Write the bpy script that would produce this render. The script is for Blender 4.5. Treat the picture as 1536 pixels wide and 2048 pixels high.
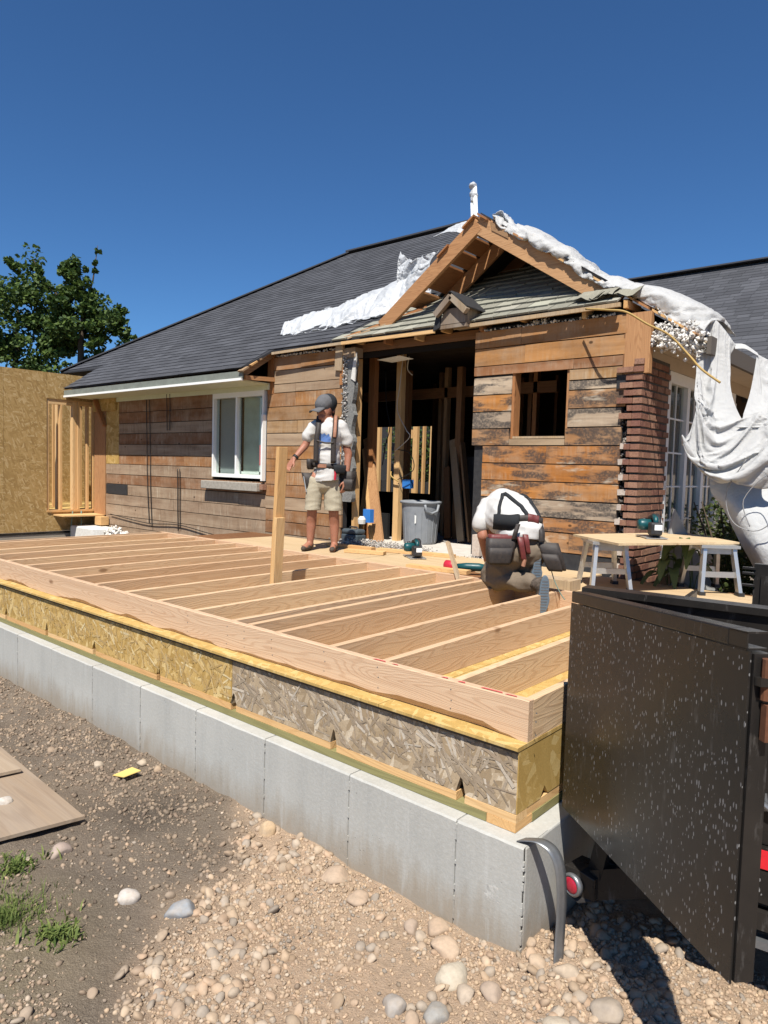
import bpy, bmesh, math, random
import numpy as np
from mathutils import Vector, Matrix, noise as mnoise

for o in list(bpy.data.objects):
    bpy.data.objects.remove(o, do_unlink=True)
scn = bpy.context.scene
COL = scn.collection
rnd = random.Random(7)

# ------------------------------------------------------------------ camera
CAM_LOC = Vector((1.359, -2.447, 1.458))
PITCH, ROLL, YAW = math.radians(-3.57), math.radians(1.63), math.radians(40.73)
fwd = Vector((-math.sin(YAW) * math.cos(PITCH), math.cos(YAW) * math.cos(PITCH), math.sin(PITCH)))
rgt = Vector((math.cos(YAW), math.sin(YAW), 0))
upv = rgt.cross(fwd)
cr = math.cos(ROLL) * rgt + math.sin(ROLL) * upv
cu = -math.sin(ROLL) * rgt + math.cos(ROLL) * upv
cam = bpy.data.cameras.new('camera')
cam.sensor_fit = 'HORIZONTAL'
cam.sensor_width = 36.0
cam.lens = 36.0 * 1399.5 / 1536.0
cam.clip_start = 0.05
cam.clip_end = 2000
cam_ob = bpy.data.objects.new('camera', cam)
COL.objects.link(cam_ob)
cam_ob.matrix_world = Matrix(((cr.x, cu.x, -fwd.x, CAM_LOC.x), (cr.y, cu.y, -fwd.y, CAM_LOC.y),
                              (cr.z, cu.z, -fwd.z, CAM_LOC.z), (0, 0, 0, 1)))
scn.camera = cam_ob
scn.render.resolution_x, scn.render.resolution_y = 768, 1024

# ------------------------------------------------------------------ light
SUN = Vector((0.56, -1.0, 1.78)).normalized()          # direction towards the sun
world = bpy.data.worlds.new('World')
scn.world = world
world.use_nodes = True
wn = world.node_tree
bg = wn.nodes['Background']
sky = wn.nodes.new('ShaderNodeTexSky')
sky.sky_type = 'NISHITA'
sky.sun_disc = False
sky.sun_elevation = math.asin(SUN.z)
sky.sun_rotation = math.atan2(SUN.x, SUN.y)
sky.altitude = 1400
sky.air_density = 1.0
sky.dust_density = 0.0
sky.ozone_density = 4.0
wb = wn.nodes.new('ShaderNodeMix')                     # white balance of the whole sky
wb.data_type, wb.blend_type = 'RGBA', 'MULTIPLY'
wb.inputs[0].default_value = 1.0
wb.inputs[7].default_value = (0.58, 0.93, 1.22, 1)
wn.links.new(sky.outputs[0], wb.inputs[6])
wn.links.new(wb.outputs[2], bg.inputs[0])
bg.inputs[1].default_value = 0.058
sl = bpy.data.lights.new('sun', 'SUN')
sl.energy = 5.0
sl.angle = math.radians(0.5)
sl.color = (1.0, 0.95, 0.87)
sun_ob = bpy.data.objects.new('sun', sl)
COL.objects.link(sun_ob)
sun_ob.rotation_euler = SUN.to_track_quat('Z', 'Y').to_euler()
sun_ob.location = SUN * 30
scn.view_settings.view_transform = 'Standard'
scn.view_settings.look = 'None'
scn.view_settings.gamma = 1.0
scn.view_settings.use_curve_mapping = False
scn.view_settings.exposure = 0.66

# ------------------------------------------------------------------ helpers
def tag(o, label=None, cat=None, group=None, kind=None):
    if label: o['label'] = label
    if cat: o['category'] = cat
    if group: o['group'] = group
    if kind: o['kind'] = kind
    return o

def thing(name, loc, label, cat, group=None):
    o = bpy.data.objects.new(name, None)
    o.empty_display_size = 0.1
    o.location = loc
    COL.objects.link(o)
    return tag(o, label, cat, group)

def base(p):
    v = Vector((0, 0, 0))
    while p is not None:
        v += p.location
        p = p.parent
    return v

class MB:
    def __init__(s):
        s.v, s.f, s.c = [], [], []
    def add(s, vs, fs, col=None):
        n = len(s.v)
        s.v += [tuple(p) for p in vs]
        s.f += [tuple(i + n for i in f) for f in fs]
        s.c += [col] * len(fs)
        return s
    def box(s, x0, x1, y0, y1, z0, z1, col=None):
        return s.add([(x0, y0, z0), (x1, y0, z0), (x1, y1, z0), (x0, y1, z0), (x0, y0, z1), (x1, y0, z1), (x1, y1, z1), (x0, y1, z1)],
                     [(0, 3, 2, 1), (4, 5, 6, 7), (0, 1, 5, 4), (1, 2, 6, 5), (2, 3, 7, 6), (3, 0, 4, 7)], col)
    def beam(s, a, b, w, h, up=(0, 0, 1), col=None):
        """rectangular bar from a to b; w across, h along up"""
        a, b, up = Vector(a), Vector(b), Vector(up)
        d = (b - a).normalized()
        r = d.cross(up)
        if r.length < 1e-6: r = d.cross(Vector((1, 0, 0)))
        r.normalize()
        u = r.cross(d).normalized()
        vs = []
        for p in (a, b):
            for sx, sz in ((-1, -1), (1, -1), (1, 1), (-1, 1)):
                vs.append(p + r * (sx * w / 2) + u * (sz * h / 2))
        return s.add(vs, [(0, 1, 2, 3), (7, 6, 5, 4), (0, 4, 5, 1), (1, 5, 6, 2), (2, 6, 7, 3), (3, 7, 4, 0)], col)
    def prism(s, poly, vec, col=None):
        """closed polygon extruded by vec"""
        vec = Vector(vec)
        n = len(poly)
        vs = [Vector(p) for p in poly] + [Vector(p) + vec for p in poly]
        fs = [tuple(range(n - 1, -1, -1)), tuple(range(n, 2 * n))]
        for i in range(n):
            j = (i + 1) % n
            fs.append((i, j, j + n, i + n))
        return s.add(vs, fs, col)
    def tube(s, pts, r, n=8, col=None, cap=True):
        pts = [Vector(p) for p in pts]
        rr = r if isinstance(r, (list, tuple)) else [r] * len(pts)
        vs, fs = [], []
        ref = None
        for i, p in enumerate(pts):
            d = (pts[min(i + 1, len(pts) - 1)] - pts[max(i - 1, 0)]).normalized()
            if ref is None:
                ref = d.orthogonal().normalized()
            ref = (ref - d * ref.dot(d)).normalized()
            b = d.cross(ref)
            for k in range(n):
                t = 2 * math.pi * k / n
                vs.append(p + (ref * math.cos(t) + b * math.sin(t)) * rr[i])
        for i in range(len(pts) - 1):
            for k in range(n):
                k2 = (k + 1) % n
                fs.append((i * n + k, i * n + k2, (i + 1) * n + k2, (i + 1) * n + k))
        if cap:
            fs.append(tuple(range(n - 1, -1, -1)))
            fs.append(tuple(range((len(pts) - 1) * n, len(pts) * n)))
        return s.add(vs, fs, col)
    def lathe(s, c, prof, n=24, axis='z', col=None, sx=1.0):
        c = Vector(c)
        vs, fs = [], []
        for r, h in prof:
            for k in range(n):
                t = 2 * math.pi * k / n
                p = Vector((math.cos(t) * r * sx, math.sin(t) * r, h))
                if axis == 'x': p = Vector((p.z, p.x, p.y))
                if axis == 'y': p = Vector((p.x, p.z, p.y))
                vs.append(c + p)
        for i in range(len(prof) - 1):
            for k in range(n):
                k2 = (k + 1) % n
                fs.append((i * n + k, i * n + k2, (i + 1) * n + k2, (i + 1) * n + k))
        fs.append(tuple(range(n - 1, -1, -1)))
        fs.append(tuple(range((len(prof) - 1) * n, len(prof) * n)))
        return s.add(vs, fs, col)
    def grid(s, P, thick=0.0, col=None):
        """P[i][j] points -> sheet, with a back face at -normal*thick"""
        ni, nj = len(P), len(P[0])
        vs = [Vector(P[i][j]) for i in range(ni) for j in range(nj)]
        fs = [(i * nj + j, (i + 1) * nj + j, (i + 1) * nj + j + 1, i * nj + j + 1) for i in range(ni - 1) for j in range(nj - 1)]
        return s.add(vs, fs, col)
    def mesh(s, name, off=(0, 0, 0), smooth=False):
        me = bpy.data.meshes.new(name)
        o = Vector(off)
        me.from_pydata([(p[0] - o.x, p[1] - o.y, p[2] - o.z) for p in s.v], [], s.f)
        if any(c is not None for c in s.c):
            at = me.color_attributes.new('Col', 'FLOAT_COLOR', 'CORNER')
            cols = []
            for f, c in zip(s.f, s.c):
                c = c or (1, 1, 1)
                cols += [c[0], c[1], c[2], 1.0] * len(f)
            at.data.foreach_set('color', cols)
        if smooth:
            me.polygons.foreach_set('use_smooth', [True] * len(me.polygons))
        me.update()
        return me
    def build(s, name, mat, parent=None, origin=None, smooth=False, color=None, bevel=0):
        off = base(parent) if parent is not None else Vector(origin or (0, 0, 0))
        me = s.mesh(name, off, smooth)
        o = bpy.data.objects.new(name, me)
        COL.objects.link(o)
        if parent is not None: o.parent = parent
        else: o.location = off
        if mat: me.materials.append(mat)
        if color: o.color = color
        if bevel:
            m = o.modifiers.new('bevel', 'BEVEL'); m.width = bevel; m.segments = 2; m.limit_method = 'ANGLE'
        return o

def inst(me, name, parent, loc, rot=(0, 0, 0), scale=(1, 1, 1), color=None):
    o = bpy.data.objects.new(name, me)
    COL.objects.link(o)
    o.parent = parent
    o.location = Vector(loc) - (base(parent) if parent is not None else Vector((0, 0, 0)))
    o.rotation_euler = rot
    o.scale = scale
    if color: o.color = color
    return o

def fbm(x, y, z, oct=4, s=1.0):
    return mnoise.fractal(Vector((x * s, y * s, z * s)), 1.0, 2.0, oct)

def J(a):
    return rnd.uniform(-a, a)
# ------------------------------------------------------------------ materials
def mk(name, rough=0.8, spec=0.3):
    m = bpy.data.materials.new(name)
    m.use_nodes = True
    nt = m.node_tree
    b = nt.nodes['Principled BSDF']
    b.inputs['Roughness'].default_value = rough
    b.inputs['Specular IOR Level'].default_value = spec
    return m, nt, b

def nd(nt, t, ins=None, **props):
    n = nt.nodes.new(t)
    for k, v in props.items(): setattr(n, k, v)
    for k, v in (ins or {}).items():
        if isinstance(v, bpy.types.NodeSocket): nt.links.new(v, n.inputs[k])
        else: n.inputs[k].default_value = v
    return n

def mix(nt, f, a, b, blend='MIX'):
    n = nt.nodes.new('ShaderNodeMix')
    n.data_type = 'RGBA'
    n.blend_type = blend
    for i, v in ((0, f), (6, a), (7, b)):
        if isinstance(v, bpy.types.NodeSocket): nt.links.new(v, n.inputs[i])
        elif i == 0: n.inputs[0].default_value = v
        else: n.inputs[i].default_value = (*v[:3], 1)
    return n.outputs[2]

def ramp(nt, fac, stops, interp='LINEAR'):
    n = nt.nodes.new('ShaderNodeValToRGB')
    n.color_ramp.interpolation = interp
    e = n.color_ramp.elements
    while len(e) < len(stops): e.new(0.5)
    for el, (p, c) in zip(e, stops):
        el.position = p
        el.color = (c, c, c, 1) if isinstance(c, (int, float)) else (*c[:3], 1)
    nt.links.new(fac, n.inputs[0])
    return n.outputs[0]

def math_(nt, op, a, b=0.0, clamp=False):
    n = nd(nt, 'ShaderNodeMath', {0: a, 1: b}, operation=op)
    n.use_clamp = clamp
    return n.outputs[0]

def coords(nt, scale=(1, 1, 1), rot=(0, 0, 0), rand=0.0, kind='Object'):
    tc = nt.nodes.new('ShaderNodeTexCoord')
    out = tc.outputs[kind]
    if rand:
        oi = nt.nodes.new('ShaderNodeObjectInfo')
        k = nd(nt, 'ShaderNodeVectorMath', {0: (rand, rand * 1.7, rand * 2.3)}, operation='SCALE')
        nt.links.new(oi.outputs['Random'], k.inputs['Scale'])
        out = nd(nt, 'ShaderNodeVectorMath', {0: out, 1: k.outputs[0]}, operation='ADD').outputs[0]
    return nd(nt, 'ShaderNodeMapping', {0: out, 2: rot, 3: scale}).outputs[0]

def noise(nt, vec, scale, detail=4.0, rough=0.55, dist=0.0):
    return nd(nt, 'ShaderNodeTexNoise', {'Vector': vec, 'Scale': scale, 'Detail': detail, 'Roughness': rough, 'Distortion': dist}).outputs[0]

def bump(nt, b, h, strength=0.3, dist=0.01):
    n = nd(nt, 'ShaderNodeBump', {'Strength': strength, 'Distance': dist, 'Height': h})
    nt.links.new(n.outputs[0], b.inputs['Normal'])

AX = {'x': (0.10, 1, 1), 'y': (1, 0.10, 1), 'z': (1, 1, 0.10)}

def wood_new(name, axis, c_lo, c_hi, c_dark, ring=22.0, grey=0.0):
    m, nt, b = mk(name, 0.72, 0.25)
    v = coords(nt, AX[axis], rand=13.0)
    n1 = noise(nt, v, 7.5, 2.0, 0.4)
    r = math_(nt, 'SINE', math_(nt, 'MULTIPLY', n1, ring * 6.5))
    r = ramp(nt, math_(nt, 'MULTIPLY_ADD', r, 0.5), [(0.0, 0.0), (0.6, 0.08), (0.88, 0.8), (1.0, 1.0)])
    base_n = noise(nt, v, 1.1, 2.0)
    c = mix(nt, ramp(nt, base_n, [(0.3, 0), (0.7, 1)]), c_lo, c_hi)
    oi = nt.nodes.new('ShaderNodeObjectInfo')
    c = mix(nt, ramp(nt, oi.outputs['Random'], [(0.0, 0.55), (0.4, 0.0)]), c, mixc(c_lo, c_dark, 0.3))
    c = mix(nt, ramp(nt, oi.outputs['Random'], [(0.5, 0.0), (1.0, 0.6)]), c, mixc(c_hi, (0.72, 0.57, 0.34), 0.4))
    c = mix(nt, math_(nt, 'MULTIPLY', r, 0.26), c, c_dark)
    fine = noise(nt, coords(nt, tuple(a * a * 1.0 for a in AX[axis]), rand=5.0), 120.0, 3.0, 0.6)
    c = mix(nt, ramp(nt, fine, [(0.35, 0.0), (0.75, 0.34)]), c, c_dark)
    # knots
    vo = nd(nt, 'ShaderNodeTexVoronoi', {'Vector': coords(nt, tuple(0.45 if a < 1 else 1 for a in AX[axis]), rand=31.0), 'Scale': 3.6})
    kn = ramp(nt, vo.outputs['Distance'], [(0.0, 1.0), (0.045, 0.9), (0.085, 0.0)])
    c = mix(nt, math_(nt, 'MULTIPLY', kn, 0.75), c, (0.16, 0.075, 0.03))
    if grey:
        g = noise(nt, v, 5.0, 4.0)
        c = mix(nt, ramp(nt, g, [(0.35, 0.0), (0.7, grey)]), c, (0.33, 0.30, 0.26))
    nt.links.new(c, b.inputs['Base Color'])
    bump(nt, b, math_(nt, 'ADD', r, fine), 0.18, 0.003)
    return m

def mixc(a, b, t):
    return tuple(a[i] * (1 - t) + b[i] * t for i in range(3))

FIR = ((0.50, 0.335, 0.205), (0.60, 0.43, 0.275), (0.34, 0.18, 0.085))
M = {}
for ax in 'xyz':
    M['fir_' + ax] = wood_new('fir_' + ax, ax, *FIR)
    M['stud_' + ax] = wood_new('stud_' + ax, ax, (0.55, 0.33, 0.14), (0.66, 0.43, 0.2), (0.40, 0.2, 0.07), 16)
    M['oldfir_' + ax] = wood_new('oldfir_' + ax, ax, (0.30, 0.13, 0.05), (0.42, 0.20, 0.08), (0.16, 0.06, 0.022), 18)
    M['darkfir_' + ax] = wood_new('darkfir_' + ax, ax, (0.16, 0.075, 0.032), (0.24, 0.115, 0.05), (0.07, 0.03, 0.014), 14)
M['fir_lit_top'] = wood_new('fir_lit_top_wood', 'y', (0.72, 0.57, 0.37), (0.80, 0.66, 0.45), (0.58, 0.40, 0.22), 10)  # paler fir for joist tops, their sunlight painted into the wood
M['treated'] = wood_new('treated', 'x', (0.22, 0.20, 0.085), (0.30, 0.27, 0.12), (0.14, 0.12, 0.05), 14)
M['treated_y'] = wood_new('treated_y', 'y', (0.22, 0.20, 0.085), (0.30, 0.27, 0.12), (0.14, 0.12, 0.05), 14)
M['rim_fir'] = wood_new('rim_fir', 'x', (0.52, 0.355, 0.23), (0.63, 0.47, 0.32), (0.31, 0.145, 0.065), 30)
M['weathered_stick'] = wood_new('weathered_stick', 'z', (0.30, 0.2, 0.11), (0.38, 0.27, 0.16), (0.2, 0.12, 0.06), 12, 0.4)

def m_board():
    """old sheathing boards; object colour = tint, alpha = how much pale drip and dark stain"""
    m, nt, b = mk('old_sheathing_board', 0.85, 0.15)
    oi = nt.nodes.new('ShaderNodeObjectInfo')
    tint = oi.outputs['Color']
    v = coords(nt, AX['x'], rand=17.0)
    g = noise(nt, v, 9.0, 5.0, 0.6, 0.6)
    c = mix(nt, ramp(nt, g, [(0.28, 0.62), (0.72, 0.0)]), tint, (0.085, 0.038, 0.016))
    fine = noise(nt, coords(nt, (1, 1, 1), rand=3.0), 3.0, 6.0, 0.65)
    c = mix(nt, ramp(nt, fine, [(0.42, 0.0), (0.75, 0.55)]), c, mixc((0.42, 0.3, 0.19), (0.3, 0.27, 0.22), 0.4))
    a = oi.outputs['Alpha']
    # pale mineral drips running down each board
    dv = coords(nt, (30.0, 1.0, 2.5), rand=7.0)
    dr = noise(nt, dv, 1.0, 3.0, 0.6)
    dm = noise(nt, coords(nt, (2.2, 1, 5.0), rand=11.0), 1.0, 4.0, 0.65)
    drip = math_(nt, 'MULTIPLY', ramp(nt, dr, [(0.46, 0.0), (0.72, 1.0)]), ramp(nt, dm, [(0.46, 0.0), (0.66, 1.0)]))
    drip = math_(nt, 'MULTIPLY', drip, a, True)
    c = mix(nt, math_(nt, 'MULTIPLY', drip, 0.6), c, (0.50, 0.42, 0.31))
    # dark streaks
    ds = noise(nt, coords(nt, (16.0, 1.0, 2.4), rand=19.0), 1.0, 4.0, 0.65)
    c = mix(nt, math_(nt, 'MULTIPLY', ramp(nt, ds, [(0.55, 0.0), (0.85, 0.55)]), a), c, (0.06, 0.032, 0.018))
    vo = nd(nt, 'ShaderNodeTexVoronoi', {'Vector': coords(nt, (0.7, 1, 1), rand=31.0), 'Scale': 3.2})
    c = mix(nt, ramp(nt, vo.outputs['Distance'], [(0.0, 0.9), (0.04, 0.75), (0.06, 0.0)]), c, (0.03, 0.015, 0.008))
    nt.links.new(c, b.inputs['Base Color'])
    bump(nt, b, math_(nt, 'ADD', g, math_(nt, 'MULTIPLY', drip, 0.6)), 0.45, 0.006)
    return m
M['board'] = m_board()

def m_tarboard():
    """boards with black building-paper residue in blotches"""
    m = M['board'].copy(); m.name = 'old_sheathing_board_with_tar'
    nt = m.node_tree
    b = nt.nodes['Principled BSDF']
    src = b.inputs['Base Color'].links[0].from_socket
    n1 = noise(nt, coords(nt, (1.4, 1, 6.0), rand=23.0), 1.5, 4.0, 0.6)
    n2 = noise(nt, coords(nt, (1, 1, 1), rand=3.0), 40.0, 3.0, 0.6)
    f = math_(nt, 'MULTIPLY', ramp(nt, n1, [(0.48, 0.0), (0.56, 1.0)]), ramp(nt, n2, [(0.3, 0.35), (0.55, 1.0)]))
    c = mix(nt, math_(nt, 'MULTIPLY', f, 0.82), src, (0.045, 0.043, 0.043))
    p1 = noise(nt, coords(nt, (1.2, 1, 5.0), rand=41.0), 1.7, 4.0, 0.6)
    c = mix(nt, ramp(nt, p1, [(0.60, 0.0), (0.68, 0.65)]), c, (0.50, 0.44, 0.34))
    nt.links.new(c, b.inputs['Base Color'])
    return m
M['tarboard'] = m_tarboard()

def m_osb(name, cols, dark, scale=1.0, kind='Object', plane='xz'):
    m, nt, b = mk(name, 0.75, 0.25)
    rots = (0.5, -0.65, 0.05, 1.2)
    cur = None
    h = None
    for i, a in enumerate(rots):
        st = (5.0 * scale, 22.0 * scale)
        if plane == 'xz': rot, sc = (0, a, 0), (st[0], 1.0, st[1])
        elif plane == 'yz': rot, sc = (a, 0, 0), (1.0, st[0], st[1])
        else: rot, sc = (0, 0, a), (st[0], st[1], 1.0)
        v0 = coords(nt, (1, 1, 1), rot, kind=kind)
        wob = noise(nt, v0, 9.0 * scale, 2.0)
        v0 = nd(nt, 'ShaderNodeVectorMath', {0: v0, 1: nd(nt, 'ShaderNodeVectorMath', {0: nd(nt, 'ShaderNodeCombineXYZ', {0: wob, 1: wob, 2: wob}).outputs[0], 'Scale': 0.02}, operation='SCALE').outputs[0]}, operation='ADD').outputs[0]
        v = nd(nt, 'ShaderNodeMapping', {0: v0, 1: (i * 3.1, i * 1.7, i * 2.3), 3: sc}).outputs[0]
        vo = nd(nt, 'ShaderNodeTexVoronoi', {'Vector': v, 'Scale': 1.0, 'Randomness': 0.95})
        sep = nd(nt, 'ShaderNodeSeparateColor', {0: vo.outputs['Color']})
        c = ramp(nt, sep.outputs[0], [(0.0, cols[0]), (0.35, cols[1]), (0.7, cols[2]), (1.0, cols[3])])
        if cur is None:
            cur, h = c, sep.outputs[1]
        else:
            f = ramp(nt, sep.outputs[2], [(0.58, 0.0), (0.62, 1.0)])
            cur = mix(nt, f, cur, c)
            hh = nd(nt, 'ShaderNodeMix', {0: f, 2: h, 3: sep.outputs[1]})
            h = hh.outputs[0]
    gr = noise(nt, coords(nt, (3, 3, 3), kind=kind), 30.0 * scale, 3.0)
    cur = mix(nt, ramp(nt, gr, [(0.4, 0.0), (0.75, 0.35)]), cur, dark)
    nt.links.new(cur, b.inputs['Base Color'])
    bump(nt, b, h, 0.35, 0.003)
    return m
YEL = [(0.33, 0.205, 0.06), (0.42, 0.27, 0.085), (0.48, 0.32, 0.115), (0.60, 0.45, 0.21)]
GRY = [(0.26, 0.19, 0.115), (0.335, 0.25, 0.155), (0.40, 0.31, 0.205), (0.55, 0.46, 0.34)]
TAN = [(0.30, 0.185, 0.065), (0.37, 0.235, 0.085), (0.43, 0.28, 0.11), (0.52, 0.37, 0.18)]
M['osb_yellow'] = m_osb('osb_yellow', YEL, (0.27, 0.17, 0.05), 1.7)
M['osb_grey'] = m_osb('osb_weathered', GRY, (0.2, 0.15, 0.1), 1.7)
M['osb_yellow_side'] = m_osb('osb_yellow_side', [mixc(c, (0.36, 0.26, 0.08), 0.3) for c in YEL], (0.25, 0.16, 0.05), plane='yz')
M['osb_wall'] = m_osb('osb_wall', TAN, (0.24, 0.14, 0.05), 1.7, plane='yz')
M['osb_patch'] = m_osb('osb_patch', YEL, (0.27, 0.17, 0.05), 0.8)
M['subfloor'] = m_osb('subfloor_osb', [mixc(c, (0.46, 0.32, 0.11), 0.4) for c in YEL], (0.25, 0.16, 0.06), 1.6, plane='xy')

def m_vcol(name, rough=0.8, nscale=40.0, amt=0.35, spec=0.25, bstr=0.3):
    m, nt, b = mk(name, rough, spec)
    at = nd(nt, 'ShaderNodeVertexColor', layer_name='Col')
    n = noise(nt, coords(nt), nscale, 4.0)
    c = mix(nt, ramp(nt, n, [(0.35, 0.0), (0.7, amt)]), at.outputs[0], (0.1, 0.085, 0.07))
    n2 = noise(nt, coords(nt), nscale * .22, 4.0, 0.6)
    c = mix(nt, ramp(nt, n2, [(0.4, 0.0), (0.65, amt * 1.3)]), c, (0.42, 0.33, 0.235))
    nt.links.new(c, b.inputs['Base Color'])
    bump(nt, b, n, bstr, 0.004)
    return m
M['flake'] = m_vcol('wood_flakes', 0.7, 90.0, 0.2)
M['pebble'] = m_vcol('river_pebbles', 0.8, 55.0, 0.3)
M['shavings'] = m_vcol('rubble', 0.9, 60.0, 0.2)

def m_plain(name, col, rough=0.6, spec=0.3, metal=0.0, nscale=0.0, amt=0.25, dark=None, bstr=0.0, coat=0.0):
    m, nt, b = mk(name, rough, spec)
    b.inputs['Metallic'].default_value = metal
    if coat: b.inputs['Coat Weight'].default_value = coat
    if nscale:
        n = noise(nt, coords(nt), nscale, 5.0, 0.6)
        c = mix(nt, ramp(nt, n, [(0.35, 0.0), (0.7, amt)]), col, dark or tuple(x * 0.45 for x in col))
        nt.links.new(c, b.inputs['Base Color'])
        nt.links.new(math_(nt, 'MULTIPLY_ADD', n, 0.3), b.inputs['Roughness'])
        nt.nodes[-1].inputs[2].default_value = rough - 0.15
        if bstr: bump(nt, b, n, bstr, 0.005)
    else:
        b.inputs['Base Color'].default_value = (*col, 1)
    return m

def m_concrete():
    m, nt, b = mk('cast_concrete', 0.85, 0.2)
    v = coords(nt)
    big = noise(nt, v, 1.3, 5.0, 0.6)
    st = noise(nt, coords(nt, (9.0, 9.0, 0.7)), 1.0, 4.0, 0.6)
    fine = noise(nt, v, 60.0, 5.0, 0.65)
    c = mix(nt, ramp(nt, big, [(0.3, 0.0), (0.7, 1.0)]), (0.33, 0.325, 0.30), (0.42, 0.41, 0.375))
    c = mix(nt, ramp(nt, st, [(0.5, 0.0), (0.75, 0.45)]), c, (0.27, 0.27, 0.255))
    c = mix(nt, ramp(nt, fine, [(0.45, 0.0), (0.8, 0.3)]), c, (0.55, 0.55, 0.53))
    # earth splashed on the lowest part of the wall
    sz = nd(nt, 'ShaderNodeSeparateXYZ', {0: nt.nodes.new('ShaderNodeTexCoord').outputs['Object']})
    sp = noise(nt, coords(nt, (14, 14, 3.0)), 1.0, 5.0, 0.7)
    hgt = math_(nt, 'MULTIPLY_ADD', sz.outputs[2], -2.6)
    nt.nodes[-1].inputs[2].default_value = 0.62
    f = math_(nt, 'MULTIPLY', math_(nt, 'ADD', hgt, math_(nt, 'MULTIPLY', sp, 0.9)), 1.0)
    c = mix(nt, ramp(nt, f, [(0.50, 0.0), (0.95, 0.85)]), c, (0.27, 0.225, 0.17))
    oi = nt.nodes.new('ShaderNodeObjectInfo')
    c = mix(nt, ramp(nt, oi.outputs['Random'], [(0.0, 0.0), (1.0, 0.22)]), c, (0.30, 0.30, 0.285))
    dr = noise(nt, coords(nt, (16.0, 16.0, 1.6)), 1.0, 5.0, 0.7)
    c = mix(nt, ramp(nt, dr, [(0.58, 0.0), (0.72, 0.4)]), c, (0.47, 0.47, 0.45))
    vo = nd(nt, 'ShaderNodeTexVoronoi', {'Vector': v, 'Scale': 24.0})
    pit = ramp(nt, vo.outputs['Distance'], [(0.0, 1.0), (0.07, 0.8), (0.11, 0.0)])
    pm = noise(nt, v, 3.0, 2.0)
    pit = math_(nt, 'MULTIPLY', pit, ramp(nt, pm, [(0.5, 0.0), (0.62, 1.0)]))
    c = mix(nt, math_(nt, 'MULTIPLY', pit, 0.7), c, (0.16, 0.16, 0.15))
    nt.links.new(c, b.inputs['Base Color'])
    bump(nt, b, math_(nt, 'SUBTRACT', math_(nt, 'ADD', fine, big), pit), 0.25, 0.006)
    return m
M['concrete'] = m_concrete()
M['concrete_pale'] = m_plain('concrete_pale', (0.62, 0.61, 0.57), 0.9, 0.2, 0, 25.0, 0.5, (0.42, 0.40, 0.36), 0.4)
M['concrete_dark'] = m_plain('concrete_dark', (0.30, 0.30, 0.29), 0.9, 0.2, 0, 18.0, 0.5, (0.2, 0.2, 0.19), 0.4)
M['slab'] = m_plain('dusty_slab', (0.52, 0.49, 0.44), 0.95, 0.1, 0, 8.0, 0.6, (0.36, 0.33, 0.29), 0.4)
M['stucco'] = m_plain('grey_stucco', (0.22, 0.22, 0.21), 0.95, 0.1, 0, 45.0, 0.7, (0.08, 0.08, 0.08), 0.9)

def m_ground():
    m, nt, b = mk('bare_soil', 0.95, 0.1)
    v = coords(nt)
    at = nd(nt, 'ShaderNodeVertexColor', layer_name='Col')
    n1 = noise(nt, v, 2.2, 6.0, 0.62)
    n2 = noise(nt, v, 26.0, 6.0, 0.7)
    n3 = noise(nt, v, 140.0, 4.0, 0.7)
    c = mix(nt, ramp(nt, n1, [(0.35, 0.0), (0.68, 0.32)]), at.outputs[0], (0.34, 0.27, 0.20))
    c = mix(nt, ramp(nt, n2, [(0.40, 0.0), (0.72, 0.4)]), c, (0.15, 0.118, 0.088))
    c = mix(nt, ramp(nt, n3, [(0.52, 0.0), (0.75, 0.55)]), c, (0.42, 0.36, 0.28))
    nt.links.new(c, b.inputs['Base Color'])
    bump(nt, b, math_(nt, 'ADD', math_(nt, 'MULTIPLY', n2, 1.0), math_(nt, 'MULTIPLY', n3, 0.6)), 0.9, 0.02)
    return m
M['soil'] = m_ground()

def m_shingle(name, col, var, dark):
    m, nt, b = mk(name, 0.95, 0.15)
    oi = nt.nodes.new('ShaderNodeObjectInfo')
    at = nd(nt, 'ShaderNodeVertexColor', layer_name='Col')
    n = noise(nt, coords(nt), 90.0, 4.0, 0.7)
    n2 = noise(nt, coords(nt), 1.2, 4.0, 0.6)
    t = mix(nt, 1.0, col, at.outputs[0], 'MULTIPLY')
    t = mix(nt, ramp(nt, oi.outputs['Random'], [(0.0, 0.0), (1.0, var)]), t, dark)
    c = mix(nt, ramp(nt, n, [(0.3, 0.0), (0.8, 0.5)]), t, tuple(min(1, x * 1.8) for x in col))
    c = mix(nt, ramp(nt, n2, [(0.4, 0.0), (0.75, 0.35)]), c, dark)
    nt.links.new(c, b.inputs['Base Color'])
    bump(nt, b, n, 0.3, 0.003)
    return m
M['shingle'] = m_shingle('slate_grey_asphalt_shingle', (0.058, 0.060, 0.067), 0.4, (0.036, 0.037, 0.042))
M['oldshingle'] = m_shingle('weathered_green_grey_shingle', (0.25, 0.245, 0.20), 0.7, (0.13, 0.125, 0.10))
M['tarpaper'] = m_plain('black_building_paper', (0.022, 0.022, 0.024), 0.7, 0.3, 0, 20.0, 0.5, (0.05, 0.05, 0.05), 0.3)

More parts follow.
